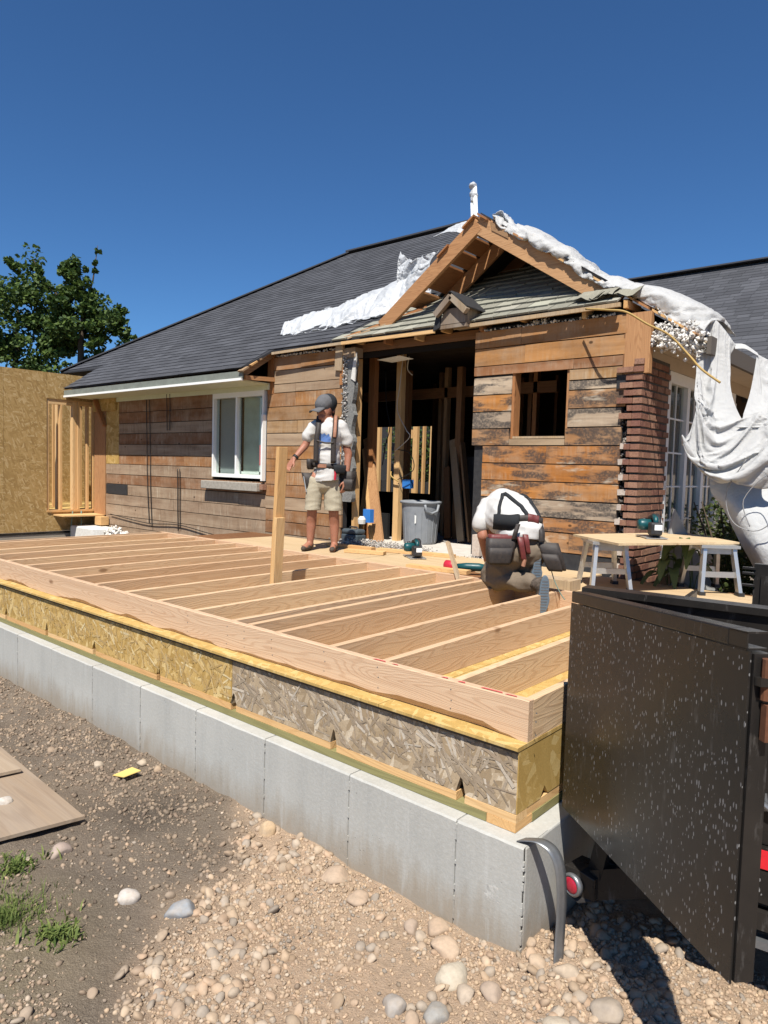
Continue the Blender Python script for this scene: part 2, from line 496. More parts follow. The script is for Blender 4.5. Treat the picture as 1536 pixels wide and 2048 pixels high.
def m_brick():
    m, nt, b = mk('red_face_brick', 0.9, 0.15)
    oi = nt.nodes.new('ShaderNodeObjectInfo')
    v = coords(nt, rand=9.0)
    n = noise(nt, v, 60.0, 5.0, 0.7)
    n2 = noise(nt, v, 9.0, 3.0)
    c = ramp(nt, oi.outputs['Random'], [(0.0, (0.19, 0.09, 0.065)), (0.4, (0.24, 0.125, 0.085)), (0.75, (0.30, 0.175, 0.12)), (1.0, (0.17, 0.075, 0.06))])
    c = mix(nt, ramp(nt, n, [(0.5, 0.0), (0.7, 0.7)]), c, (0.085, 0.045, 0.03))
    c = mix(nt, ramp(nt, n2, [(0.5, 0.0), (0.8, 0.4)]), c, (0.42, 0.25, 0.15))
    nt.links.new(c, b.inputs['Base Color'])
    bump(nt, b, n, 0.7, 0.006)
    return m
M['brick'] = m_brick()
M['brick_cut'] = m_plain('broken_brick_end', (0.50, 0.44, 0.38), 0.95, 0.1, 0, 30.0, 0.5, (0.3, 0.22, 0.17), 0.5)
M['mortar'] = m_plain('grey_mortar', (0.13, 0.125, 0.115), 0.95, 0.1, 0, 30.0, 0.6, (0.055, 0.052, 0.048), 0.6)

def m_tarp(name, col, trans=0.35, weave=True):
    m, nt, b = mk(name, 0.42, 0.4)
    v = coords(nt)
    n = noise(nt, v, 2.6, 5.0, 0.6)
    c = mix(nt, ramp(nt, n, [(0.35, 0.0), (0.75, 0.35)]), col, tuple(x * 0.72 for x in col))
    nt.links.new(c, b.inputs['Base Color'])
    cr_ = noise(nt, v, 11.0, 5.0, 0.65, 0.8)
    h = cr_
    if weave:
        w = nd(nt, 'ShaderNodeTexWave', {'Vector': coords(nt, (1, 1, 1), (0.3, 0.2, 0.5)), 'Scale': 150.0, 'Distortion': 0.6}, bands_direction='Z')
        h = math_(nt, 'ADD', math_(nt, 'MULTIPLY', cr_, 2.0), math_(nt, 'MULTIPLY', w.outputs[1], 0.12))
    wv_ = nd(nt, 'ShaderNodeVectorMath', {0: v, 1: nd(nt, 'ShaderNodeVectorMath', {0: nd(nt, 'ShaderNodeTexNoise', {'Vector': v, 'Scale': 3.0}).outputs[1], 'Scale': 0.25}, operation='SCALE').outputs[0]}, operation='ADD').outputs[0]
    cre = nd(nt, 'ShaderNodeTexVoronoi', {'Vector': wv_, 'Scale': 7.0}, feature='DISTANCE_TO_EDGE')
    cre2 = nd(nt, 'ShaderNodeTexVoronoi', {'Vector': wv_, 'Scale': 17.0}, feature='DISTANCE_TO_EDGE')
    h = math_(nt, 'ADD', h, math_(nt, 'ADD', math_(nt, 'MULTIPLY', cre.outputs[0], 3.0), math_(nt, 'MULTIPLY', cre2.outputs[0], 1.5)))
    bump(nt, b, h, 0.5, 0.010)
    tr = nd(nt, 'ShaderNodeBsdfTranslucent', {0: (*col, 1)})
    mx = nd(nt, 'ShaderNodeMixShader', {0: trans, 1: b.outputs[0], 2: tr.outputs[0]})
    nt.links.new(mx.outputs[0], nt.nodes['Material Output'].inputs[0])
    return m
M['tarp'] = m_tarp('white_woven_tarp', (0.58, 0.58, 0.57), 0.25)
M['poly_grey'] = m_tarp('grey_translucent_tarp', (0.50, 0.505, 0.50), 0.12)
M['plastic_sheet'] = m_tarp('white_plastic_sheet', (0.60, 0.62, 0.64), 0.3, False)

def m_blackpaint(name, specks=True):
    m, nt, b = mk(name, 0.32, 0.28)
    v = coords(nt)
    n = noise(nt, v, 1.6, 5.0, 0.65)
    c = mix(nt, ramp(nt, n, [(0.35, 0.0), (0.7, 0.9)]), (0.011, 0.011, 0.011), (0.030, 0.025, 0.021))
    sc = noise(nt, coords(nt, (1, 1, 0.25)), 26.0, 5.0, 0.75)
    c = mix(nt, ramp(nt, sc, [(0.58, 0.0), (0.85, 0.45)]), c, (0.22, 0.21, 0.2))
    if specks:
        vo = nd(nt, 'ShaderNodeTexVoronoi', {'Vector': coords(nt, (1, 1, 0.42)), 'Scale': 125.0})
        sep = nd(nt, 'ShaderNodeSeparateColor', {0: vo.outputs['Color']})
        sz = math_(nt, 'MULTIPLY', sep.outputs[0], 0.42)
        sp = math_(nt, 'LESS_THAN', vo.outputs['Distance'], sz)
        dn = noise(nt, v, 1.5, 4.0, 0.6)
        sp = math_(nt, 'MULTIPLY', sp, math_(nt, 'GREATER_THAN', sep.outputs[1], math_(nt, 'SUBTRACT', 1.5, math_(nt, 'MULTIPLY', dn, 1.8))))
        c = mix(nt, math_(nt, 'MULTIPLY', sp, 0.75), c, (0.25, 0.245, 0.24))
    nt.links.new(c, b.inputs['Base Color'])
    nt.links.new(ramp(nt, n, [(0.3, 0.16), (0.7, 0.42)]), b.inputs['Roughness'])
    dent = noise(nt, v, 3.5, 3.0)
    bump(nt, b, math_(nt, 'ADD', math_(nt, 'MULTIPLY', sc, 0.15), dent), 0.12, 0.01)
    return m
M['gate_paint'] = m_blackpaint('scuffed_black_paint_with_splashes')
M['black_paint'] = m_blackpaint('scuffed_black_paint', False)
M['rust'] = m_plain('rusty_steel', (0.17, 0.07, 0.035), 0.85, 0.3, 0.3, 30.0, 0.6, (0.06, 0.03, 0.02), 0.4)
M['galv'] = m_plain('galvanised_steel', (0.26, 0.27, 0.28), 0.42, 0.5, 0.7, 18.0, 0.5, (0.14, 0.145, 0.15), 0.08)
M['alu'] = m_plain('dull_aluminium', (0.62, 0.62, 0.60), 0.4, 0.5, 0.8, 14.0, 0.35, (0.35, 0.34, 0.31), 0.08)
M['white_paint'] = m_plain('white_paint', (0.78, 0.78, 0.75), 0.5, 0.35, 0, 12.0, 0.15, (0.55, 0.54, 0.5))
M['cream'] = m_plain('cream_eave_paint', (0.62, 0.64, 0.47), 0.6, 0.3, 0, 7.0, 0.25, (0.47, 0.48, 0.36))
M['beige'] = m_plain('beige_soffit_paint', (0.46, 0.38, 0.28), 0.6, 0.3, 0, 7.0, 0.25, (0.35, 0.29, 0.21))
M['dark_void'] = m_plain('near_black_void', (0.02, 0.016, 0.013), 0.95, 0.05)  # near-black fill, the darkness of unlit voids put into the colour
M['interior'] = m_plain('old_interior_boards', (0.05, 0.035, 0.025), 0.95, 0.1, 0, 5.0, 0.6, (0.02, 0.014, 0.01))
M['blue'] = m_plain('blue_plastic', (0.03, 0.17, 0.50), 0.45, 0.4)
M['teal'] = m_plain('teal_tool_plastic', (0.004, 0.062, 0.07), 0.42, 0.45, 0, 30.0, 0.2)
M['black_plastic'] = m_plain('black_plastic', (0.018, 0.018, 0.02), 0.5, 0.4, 0, 30.0, 0.4, (0.06, 0.06, 0.06))
M['grey_plastic'] = m_plain('grey_bin_plastic', (0.20, 0.215, 0.235), 0.5, 0.35, 0, 9.0, 0.4, (0.30, 0.31, 0.32))
M['red'] = m_plain('red_plastic', (0.42, 0.02, 0.04), 0.4, 0.4)
M['red_lens'] = m_plain('red_lamp_lens', (0.34, 0.012, 0.03), 0.22, 0.6, coat=0.5)
M['reflect_red'] = m_plain('red_reflective_tape', (0.62, 0.02, 0.03), 0.35, 0.5, 0, 40.0, 0.2)
M['reflect_white'] = m_plain('white_reflective_tape', (0.72, 0.76, 0.76), 0.35, 0.5, 0, 40.0, 0.2)
M['cord_yellow'] = m_plain('ochre_cord', (0.36, 0.24, 0.08), 0.6)
M['cord_grey'] = m_plain('grey_cable', (0.24, 0.24, 0.24), 0.6)
M['cord_black'] = m_plain('black_cord', (0.02, 0.02, 0.02), 0.5)
M['cord_white'] = m_plain('white_cable', (0.55, 0.5, 0.42), 0.5)
M['strap_green'] = m_plain('green_strap', (0.16, 0.24, 0.2), 0.6)
M['cloth_white'] = m_plain('white_cotton', (0.50, 0.49, 0.47), 0.9, 0.1, 0, 60.0, 0.15, None, 0.15)
M['cloth_khaki'] = m_plain('khaki_cotton', (0.37, 0.33, 0.245), 0.9, 0.1, 0, 60.0, 0.2, None, 0.15)
M['cloth_brown'] = m_plain('brown_canvas', (0.17, 0.135, 0.10), 0.92, 0.1, 0, 50.0, 0.25, None, 0.15)
M['cloth_grey'] = m_plain('charcoal_cap_cloth', (0.12, 0.12, 0.125), 0.92, 0.1, 0, 80.0, 0.3)
M['cloth_dark'] = m_plain('dark_cap_cloth', (0.028, 0.03, 0.033), 0.92, 0.1, 0, 80.0, 0.3)
M['print_blue'] = m_plain('blue_shirt_print', (0.10, 0.18, 0.40), 0.9, 0.1)
M['leather_dark'] = m_plain('dark_leather', (0.03, 0.026, 0.025), 0.6, 0.3, 0, 40.0, 0.5, (0.07, 0.055, 0.045), 0.3)
M['leather_red'] = m_plain('oxblood_leather', (0.14, 0.03, 0.028), 0.5, 0.35, 0, 40.0, 0.5, (0.06, 0.015, 0.015), 0.3)
M['leather_tan'] = m_plain('tan_leather', (0.33, 0.16, 0.1), 0.6, 0.3, 0, 40.0, 0.4)
M['sole'] = m_plain('blue_grey_rubber', (0.11, 0.145, 0.18), 0.8, 0.2, 0, 60.0, 0.3)
M['shoe'] = m_plain('mottled_shoe_cloth', (0.10, 0.08, 0.065), 0.9, 0.1, 0, 70.0, 0.8, (0.03, 0.025, 0.02))
M['hair'] = m_plain('dark_brown_hair', (0.03, 0.018, 0.01), 0.7)
M['lens_dark'] = m_plain('dark_glasses', (0.01, 0.01, 0.012), 0.1, 0.6)

def m_skin():
    m, nt, b = mk('tanned_skin', 0.55, 0.35)
    n = noise(nt, coords(nt), 14.0, 4.0)
    c = mix(nt, ramp(nt, n, [(0.35, 0.0), (0.7, 0.5)]), (0.33, 0.145, 0.09), (0.25, 0.10, 0.06))
    nt.links.new(c, b.inputs['Base Color'])
    b.inputs['Subsurface Weight'].default_value = 0.08
    b.inputs['Subsurface Radius'].default_value = (0.02, 0.008, 0.005)
    return m
M['skin'] = m_skin()

def m_glass():
    m, nt, b = mk('window_glass', 0.03, 0.5)
    b.inputs['Base Color'].default_value = (0.85, 0.95, 0.9, 1)
    tr = nd(nt, 'ShaderNodeBsdfTransparent', {0: (0.75, 0.82, 0.78, 1)})
    gl = nd(nt, 'ShaderNodeBsdfGlossy', {0: (1, 1, 1, 1), 1: 0.03})
    lw = nd(nt, 'ShaderNodeLayerWeight', {0: 0.5})
    fr = math_(nt, 'MULTIPLY_ADD', math_(nt, 'POWER', lw.outputs['Facing'], 4.0), 0.9)
    fr.node.inputs[2].default_value = 0.05
    mx = nd(nt, 'ShaderNodeMixShader', {0: fr, 1: tr.outputs[0], 2: gl.outputs[0]})
    nt.links.new(mx.outputs[0], nt.nodes['Material Output'].inputs[0])
    return m
M['glass'] = m_glass()

def m_leaf(name, c1, c2):
    m, nt, b = mk(name, 0.6, 0.25)
    at = nd(nt, 'ShaderNodeVertexColor', layer_name='Col')
    c = mix(nt, at.outputs[0], c1, c2)
    nt.links.new(c, b.inputs['Base Color'])
    tr = nd(nt, 'ShaderNodeBsdfTranslucent', {0: c})
    mx = nd(nt, 'ShaderNodeMixShader', {0: 0.3, 1: b.outputs[0], 2: tr.outputs[0]})
    nt.links.new(mx.outputs[0], nt.nodes['Material Output'].inputs[0])
    return m
M['leaf'] = m_leaf('maple_leaf', (0.026, 0.058, 0.018), (0.10, 0.15, 0.03))
M['leaf_bush'] = m_leaf('shrub_leaf', (0.03, 0.05, 0.016), (0.10, 0.12, 0.035))
M['leaf_hosta'] = m_leaf('hosta_leaf', (0.05, 0.09, 0.03), (0.20, 0.27, 0.12))
M['grass'] = m_leaf('grass_blade', (0.06, 0.10, 0.02), (0.20, 0.24, 0.07))
M['bark'] = m_plain('grey_bark', (0.09, 0.07, 0.05), 0.95, 0.1, 0, 12.0, 0.6, (0.04, 0.03, 0.02), 0.6)
M['ply_old'] = wood_new('weathered_plywood', 'x', (0.24, 0.175, 0.12), (0.31, 0.23, 0.16), (0.15, 0.10, 0.065), 5, 0.5)
M['ply_new'] = wood_new('fresh_plywood', 'x', (0.42, 0.31, 0.18), (0.52, 0.395, 0.245), (0.33, 0.215, 0.11), 5)
# ------------------------------------------------------------------ ground
GZ = -0.46
def soil_mix(x, y):
    """0 = dark brown soil, 1 = tan gravelly subsoil"""
    d = x + 1.53 - (-0.19 - y) * 0.77                   # boundary runs towards the camera
    d += 0.22 * fbm(x, y, 3.3, 3, 1.7)
    return max(0.0, min(1.0, d * 3.2 + 0.5))
def ground_z(x, y):
    z = GZ + 0.028 * fbm(x, y, 0.0, 5, 1.6)
    if y > -0.9 and y < 0.1 and x > -9:
        t = max(0.0, 1 - (-0.05 - y) / 0.75)
        z += 0.055 * t * t * (0.65 + 0.6 * fbm(x, 0, 5, 3, 1.3))
    if -7.5 < x < 3.2 and -4.2 < y < 0.6:
        z += 0.011 * fbm(x, y, 9.0, 4, 8.0)
    return z
xs = np.concatenate([[-400, -150, -70, -40, -25, -16, -11, -9], np.arange(-7.5, 3.2, 0.034), [4, 6, 9, 14, 30, 80, 200, 400]])
ys = np.concatenate([[-400, -150, -60, -25, -12, -7, -5], np.arange(-4.2, 0.6, 0.034), [1.5, 3, 6, 12, 25, 60, 150, 400]])
gv, gc = [], []
for yy in ys:
    for xx in xs:
        x, y = float(xx), float(yy)
        gv.append((x, y, ground_z(x, y) if (abs(x) < 20 and abs(y) < 20) else GZ))
        s = soil_mix(x, y)
        c = mixc((0.135, 0.106, 0.080), (0.42, 0.30, 0.205), s)
        dk = max(0.0, min(1.0, 0.5 + 3.0 * fbm(x + 4, y, 1.0, 3, 1.2))) * (1 - s) * 0.5
        wet = max(0.0, 1 - math.hypot((x + 1.95) / .6, (y + .45) / .42)) * (1 - s)
        c = mixc(c, (0.11, 0.092, 0.076), dk)
        c = mixc(c, (0.07, 0.057, 0.045), min(1, wet * 1.3))
        gr = max(0.0, 1 - math.hypot(x + 1.55, (y + 1.55) * 1.1) / 0.75)
        c = mixc(c, (0.26, 0.22, 0.12), 0.6 * gr * (1 - s))
        gc.append((*c, 1.0))
nx, ny = len(xs), len(ys)
gf = [(j * nx + i, j * nx + i + 1, (j + 1) * nx + i + 1, (j + 1) * nx + i) for j in range(ny - 1) for i in range(nx - 1)]
gm = bpy.data.meshes.new('ground')
gm.from_pydata(gv, [], gf)
at = gm.color_attributes.new('Col', 'FLOAT_COLOR', 'POINT')
at.data.foreach_set('color', [k for c in gc for k in c])
gm.polygons.foreach_set('use_smooth', [True] * len(gm.polygons))
gm.materials.append(M['soil'])
ground = bpy.data.objects.new('ground', gm)
COL.objects.link(ground)
tag(ground, kind='structure')

# ------------------------------------------------------------------ foundation wall
FY, FX = -0.075, 0.085
found = thing('foundation_wall', (FX, FY, GZ), 'cast grey concrete foundation wall under the new floor platform', 'foundation wall')
seams = [-8.42, -7.79, -7.16, -6.53, -5.9, -5.28, -4.652, -4.018, -3.371, -2.728, -2.108, -1.475, -0.853, -0.234, FX]
for a, b_ in zip(seams[:-1], seams[1:]):
    m = MB()
    d = J(0.0015)
    y0 = FY + d
    # panel face with rough, slightly chipped top arris
    n = 8
    top = []
    for i in range(n + 1):
        x = a + 0.004 + (b_ - 0.004 - a - 0.004) * i / n
        top.append((x, abs(J(0.004))))
    vs, fs = [], []
    for x, ch in top:
        vs += [(x, y0, GZ - 0.4), (x, y0, -0.005 - ch), (x, y0 + 0.006 + ch, 0.0), (x, y0 + 0.2, 0.0)]
    for i in range(n):
        for k in range(3):
            p = i * 4 + k
            fs.append((p, p + 4, p + 5, p + 1))
    for e in (0, n * 4):
        fs.append((e, e + 1, e + 2, e + 3))
    m.add(vs, fs)
    m.build('panel', M['concrete'], found)
m = MB(); m.box(-8.4, FX - 0.004, FY + 0.006, FY + 0.19, GZ - 0.4, -0.004); m.build('core', M['concrete_dark'], found)
# rough form-tie ridges along the joints
for s in seams[4:-1]:
    m = MB()
    z = GZ - 0.1
    while z < -0.02:
        h = 0.012 + abs(J(0.012))
        m.box(s - 0.002 - abs(J(0.004)), s + 0.002 + abs(J(0.004)), FY - 0.0018 - abs(J(0.002)), FY + 0.01, z, z + h)
        z += h + rnd.choice((0.0, 0.004, 0.03, 0.09))
    m.build('joint_ridge', M['concrete'], found)
m = MB()
for z in np.arange(GZ - 0.05, -0.02, 0.02):
    w = 0.004 + abs(J(0.006))
    if rnd.random() < .55: m.box(FX - w, FX + 0.001 + abs(J(0.002)), FY - 0.001 - abs(J(0.002)), FY + w, z, z + 0.012 + abs(J(0.02)))
m.build('joint_ridge', M['concrete'], found)
m = MB(); m.box(FX - 0.19, FX, FY + 0.012, 2.78, GZ - 0.4, -0.002); m.build('return_wall', M['concrete'], found, bevel=0.008)
# chipped scar near the corner
m = MB()
for k in range(26):
    x, z = -0.05 + J(0.035), -0.235 + J(0.03)
    r = 0.004 + abs(J(0.006))
    m.add([(x - r, FY - 0.001, z - r * .6), (x + r, FY - 0.001, z - r), (x + r * .7, FY - 0.004, z + r), (x - r, FY - 0.003, z + r * .8)], [(0, 1, 2, 3)])
m.build('chipped_patch', M['concrete_pale'], found)

# ------------------------------------------------------------------ floor platform: sill, plates, rim panels, subfloor
ZB, ZS, ZJ = 0.338, 0.356, 0.527
XL = -6.95
plat = thing('floor_platform', (0, 0, 0), 'floor platform of sill plates, strand board rim and subfloor on the concrete wall', 'floor platform')
m = MB(); m.box(XL, -0.14, 0.0, 0.135, 0.002, 0.038); m.build('sill_plate', M['treated'], plat)
m = MB(); m.box(-0.137, 0.0, 0.0, 0.135, 0.002, 0.0385); m.build('sill_end', M['stud_y'], plat, color=(1, 1, 1, 1))
m = MB(); m.box(-0.135, 0.003, 0.1355, 2.7, 0.002, 0.039); m.build('sill_plate', M['treated_y'], plat)
notch = [-5.9, -5.089, -4.284, -3.503, -2.644, -1.853, -1.041, -0.272]
ends = [XL] + notch + [0.0]
for i in range(len(ends) - 1):
    a = ends[i] + (0.022 if i else 0)
    b_ = ends[i + 1] - (0.022 if i < len(ends) - 2 else 0)
    m = MB(); m.box(a, b_, 0.002 + abs(J(0.003)), 0.09, 0.0395, 0.076 + J(0.002)); m.build('bottom_plate', M['stud_x'], plat)
m = MB(); m.box(-0.09, -0.002, 0.0905, 2.7, 0.040, 0.0765); m.build('bottom_plate', M['stud_y'], plat)
def rim_panel(x0, x1, mat):
    poly = [(x0, 0.004, 0.077)]
    for nx_ in notch:
        if x0 < nx_ < x1:
            w = 0.028 + J(0.004)
            poly += [(nx_ - w, 0.004, 0.077), (nx_ - 0.004, 0.004, 0.142 + J(0.01)), (nx_ + 0.006, 0.004, 0.138), (nx_ + w * 0.9, 0.004, 0.074)]
    poly += [(x1, 0.004, 0.077), (x1, 0.004, ZB), (x0, 0.004, ZB)]
    m = MB(); m.prism(poly, (0, 0.028, 0))
    return m.build('rim_panel', mat, plat)
p_y = rim_panel(XL, -1.872, M['osb_yellow'])
p_g = rim_panel(-1.868, -0.004, M['osb_grey'])
p_y['label'] = 'yellow strand board rim panel'
p_g['label'] = 'grey weathered strand board rim panel'
m = MB(); m.prism([(0.0, 0.006, 0.077), (0.0, 0.20, 0.077), (0.0, 0.235, 0.125), (0.0, 0.27, 0.08), (0.0, 2.7, 0.077), (0.0, 2.7, ZB), (0.0, 0.006, ZB)], (-0.028, 0, 0))
m.build('rim_panel', M['osb_yellow_side'], plat)
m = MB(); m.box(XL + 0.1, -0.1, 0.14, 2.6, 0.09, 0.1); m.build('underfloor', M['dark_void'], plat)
# raised flakes on the strand board faces
def flakes(n, x0, x1, cols, parent, yface=0.004, seed=3):
    r = random.Random(seed)
    m = MB()
    for k in range(n):
        x, z = r.uniform(x0 + 0.03, x1 - 0.03), r.uniform(0.10, ZB - 0.015)
        if any(abs(x - q) < 0.05 and z < 0.16 for q in notch): continue
        L, W = r.uniform(0.02, 0.075), r.uniform(0.003, 0.010)
        if r.random() < 0.12: L *= 1.3; W *= 1.25
        a = r.gauss(-0.75, 0.55) if r.random() < 0.75 else r.uniform(-1.6, 1.6)
        ca, sa = math.cos(a), math.sin(a)
        pts = []
        nseg = 6
        for i in range(nseg):
            t = -1 + 2 * i / (nseg - 1)
            pts.append((t * L * r.uniform(.9, 1.05), W * r.uniform(.6, 1.1)))
        for i in range(nseg):
            t = 1 - 2 * i / (nseg - 1)
            pts.append((t * L * r.uniform(.9, 1.05), -W * r.uniform(.6, 1.1)))
        yy = yface - 0.0006 - r.uniform(0, 0.0022)
        vs = []
        tl = r.uniform(-0.0012, 0.0)
        for (u, v) in pts:
            xx = x + u * ca - v * sa
            zz = z + u * sa + v * ca
            zz = min(max(zz, 0.08), ZB - 0.004)
            xx = min(max(xx, x0 + 0.002), x1 - 0.002)
            vs.append((xx, yy + tl * (u / L), zz))
        c = r.choice(cols)
        kk = r.uniform(0.85, 1.12)
        m.add(vs, [tuple(range(len(vs) - 1, -1, -1))], tuple(min(1, q * kk) for q in c))
    o = m.build('flakes', M['flake'], parent)
    o['kind'] = 'stuff'
flakes(520, XL, -1.872, [(0.40, 0.26, 0.085), (0.46, 0.31, 0.11), (0.36, 0.225, 0.07), (0.50, 0.35, 0.14), (0.43, 0.28, 0.09), (0.39, 0.25, 0.08), (0.41, 0.27, 0.09), (0.60, 0.48, 0.26)], p_y, seed=5)
flakes(300, -1.868, -0.004, [(0.28, 0.22, 0.155), (0.33, 0.265, 0.19), (0.24, 0.185, 0.125), (0.35, 0.285, 0.21), (0.30, 0.23, 0.16), (0.27, 0.21, 0.145), (0.26, 0.2, 0.14), (0.47, 0.41, 0.33)], p_g, seed=6)
# subfloor sheets
for (a, b_) in ((XL, -5.6), (-5.596, -3.18), (-3.176, -0.74), (-0.736, 0.002)):
    m = MB(); m.box(a, b_, -0.012, 2.72, ZB + 0.001, ZS); m.build('subfloor_sheet', M['subfloor'], plat)
m = MB(); m.box(XL, 0.006, -0.0135, -0.0125, ZB - 0.004, ZB + 0.005); m.build('subfloor_edge_line', M['dark_void'], plat)  # near-black strip along the lower edge of the subfloor sheets

# stamped print on the subfloor
m = MB()
r = random.Random(4)
for (cx, cy, n) in ((-0.23, 1.35, 16), (-0.62, 1.75, 14), (-0.28, 0.75, 10)):
    for k in range(n):
        y = cy + (k - n / 2) * 0.02
        for q in range(3):
            if r.random() < 0.75:
                x = cx + q * 0.022
                m.box(x, x + 0.016, y, y + 0.012 * r.uniform(.4, 1), ZS + 0.0005, ZS + 0.0008)
m.build('ink_stamp', M['black_plastic'], plat)

# ------------------------------------------------------------------ joist frame
frame = thing('joist_frame', (0, 0.07, ZS), 'frame of new fir joists nailed together on top of the platform', 'joist frame')
jx = [-0.401, -0.836, -1.205, -1.622, -1.872, -2.029, -2.438, -2.862, -3.287, -3.716, -4.132, -4.555, -4.979, -5.393, -5.797, -6.213, -6.847]
def joist(x0, x1, y0, y1, z1, mat, crown=0.004):
    m = MB()
    n = 10
    vs, fs = [], []
    bow = J(0.005)
    tw = [abs(J(0.002)) for _ in range(n + 1)]
    for i in range(n + 1):
        t = i / n
        y = y0 + (y1 - y0) * t
        dx = bow * math.sin(math.pi * t)
        dz = crown * math.sin(math.pi * t)
        wane = 0.0025
        vs += [(x0 + dx, y, ZS + 0.001), (x1 + dx, y, ZS + 0.001), (x1 + dx, y, z1 + dz - wane), (x1 + dx - wane - tw[i], y, z1 + dz), (x0 + dx + wane, y, z1 + dz), (x0 + dx, y, z1 + dz - wane)]
    for i in range(n):
        for k in range(6):
            a, b_ = i * 6 + k, i * 6 + (k + 1) % 6
            fs.append((a, b_, b_ + 6, a + 6))
    fs.append((5, 4, 3, 2, 1, 0)); fs.append(tuple(n * 6 + k for k in range(6)))
    m.add(vs, fs)
    o = m.build('joist', mat, frame)
    o.data.materials.append(M['fir_lit_top'])                # paler copy on the tops: sunlight put into the colour
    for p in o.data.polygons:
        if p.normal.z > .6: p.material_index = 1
    return o
for x in jx:
    joist(x, x + 0.038, 0.110, 2.666, ZJ + J(0.004), M['fir_y'])
joist(-0.038, 0.0, 0.110, 2.666, ZJ, M['fir_y'])
# front rim joist with waney lower edge
def rim_joist(y0, y1, waney):
    m = MB()
    n = 160
    vs, fs = [], []
    for i in range(n + 1):
        x = XL + (0.0 - XL) * i / n
        zb = ZS + 0.001
        out = 0.0
        if waney:
            w = fbm(x, 0, 2.0, 4, 1.4) * 0.9 + 0.12
            out = max(0.0, min(1.0, w * 1.7 + (0.9 if -0.85 < x < -0.06 else 0.0) * math.sin(math.pi * min(1, max(0, (x + 0.85) / 0.79)))))
            if x > -0.05: out = 0.0
        rise = 0.034 * out + (0.003 * fbm(x, 1, 1, 3, 14.0) if out > 0.05 else 0)
        inn = 0.024 * out
        zt = ZJ + 0.001 + 0.002 * fbm(x, 4, 4, 2, 1.0)
        vs += [(x, y0 + inn, zb), (x, y0, zb + max(0.0, rise)), (x, y0, zt - 0.003), (x, y0 + 0.003, zt), (x, y1, zt), (x, y1, zb)]
    for i in range(n):
        for k in range(6):
            a, b_ = i * 6 + k, i * 6 + (k + 1) % 6
            fs.append((a, b_, b_ + 6, a + 6))
    fs.append((5, 4, 3, 2, 1, 0)); fs.append(tuple(n * 6 + k for k in range(6)))
    m.add(vs, fs)
    return m.build('rim_joist', M['rim_fir'], frame)
rim_joist(0.07, 0.108, True)
rim_joist(2.668, 2.706, False)
m = MB(); m.box(XL - 0.038, XL - 0.001, 0.07, 2.706, ZS + 0.001, ZJ); m.build('joist', M['fir_y'], frame)
# red marking paint on the rim top
m = MB()
for (a, b_, w) in ((-0.86, -0.78, .016), (-0.74, -0.70, .012), (-0.45, -0.41, .014), (-0.36, -0.32, .018), (-0.24, -0.13, .016), (-0.12, -0.06, .012)):
    y = 0.076
    m.add([(a, y, ZJ + .0042), (b_, y + .004, ZJ + .0042), (b_ - .01, y + w, ZJ + .0042), (a + .01, y + w * .8, ZJ + .0042)], [(0, 1, 2, 3)])
m.build('paint_mark', m_plain('red_marking_paint', (0.55, 0.10, 0.09), 0.8), frame)
# nail heads on the rim
m = MB()
for x in [0.02] + jx[:8]:
    for z in (ZS + 0.04, ZS + 0.09, ZS + 0.14):
        xx = x + 0.019 + J(0.006)
        m.lathe((xx, 0.0692, z + J(0.008)), [(0.0035, 0.0), (0.0035, 0.0015)], 6, 'y')
m.build('nail', M['galv'], frame)
# ------------------------------------------------------------------ house
WY = 4.30                       # outer face of the sheathing boards
RS = 0.647                      # roof slope
def roof_z(y): return 3.198 + RS * (y - 4.3)
house = thing('house', (-6.5, WY, 0.0), 'old single-storey house stripped to its sheathing boards, dark shingle roof', 'house')
wallo = MB().box(-11.5, -6.9, WY + 0.013, WY + 0.09, 0.05, 0.95).build('wall', M['tarpaper'], house)
# backing behind the boards (black paper and framing)
for (x0, x1, z0, z1) in ((-11.55, -8.07, 0.96, 2.62), (-8.06, -6.82, 0.96, 1.2), (-6.8, -5.2, 0.3, 3.04), (-3.12, -2.66, 0.5, 3.06), (-2.655, -1.965, 0.5, 1.82), (-2.655, -1.965, 2.56, 3.06), (-1.96, -1.40, 0.5, 3.06)):
    MB().box(x0, x1, WY + 0.012, WY + 0.10, z0, z1).build('backing_paper', M['tarpaper'], wallo)
def srgb(r, g, b):
    f = lambda v: ((v / 255) / 12.92 if v / 255 < 0.04045 else ((v / 255 + 0.055) / 1.055) ** 2.4)
    return (f(r), f(g), f(b))
ORANGE = [(0.38, 0.16, 0.045), (0.33, 0.13, 0.04), (0.42, 0.19, 0.06), (0.28, 0.115, 0.04)]
PALE = [(0.42, 0.335, 0.24), (0.38, 0.305, 0.225), (0.45, 0.36, 0.26)]
RED = [(0.19, 0.075, 0.035), (0.22, 0.09, 0.04), (0.26, 0.11, 0.05)]
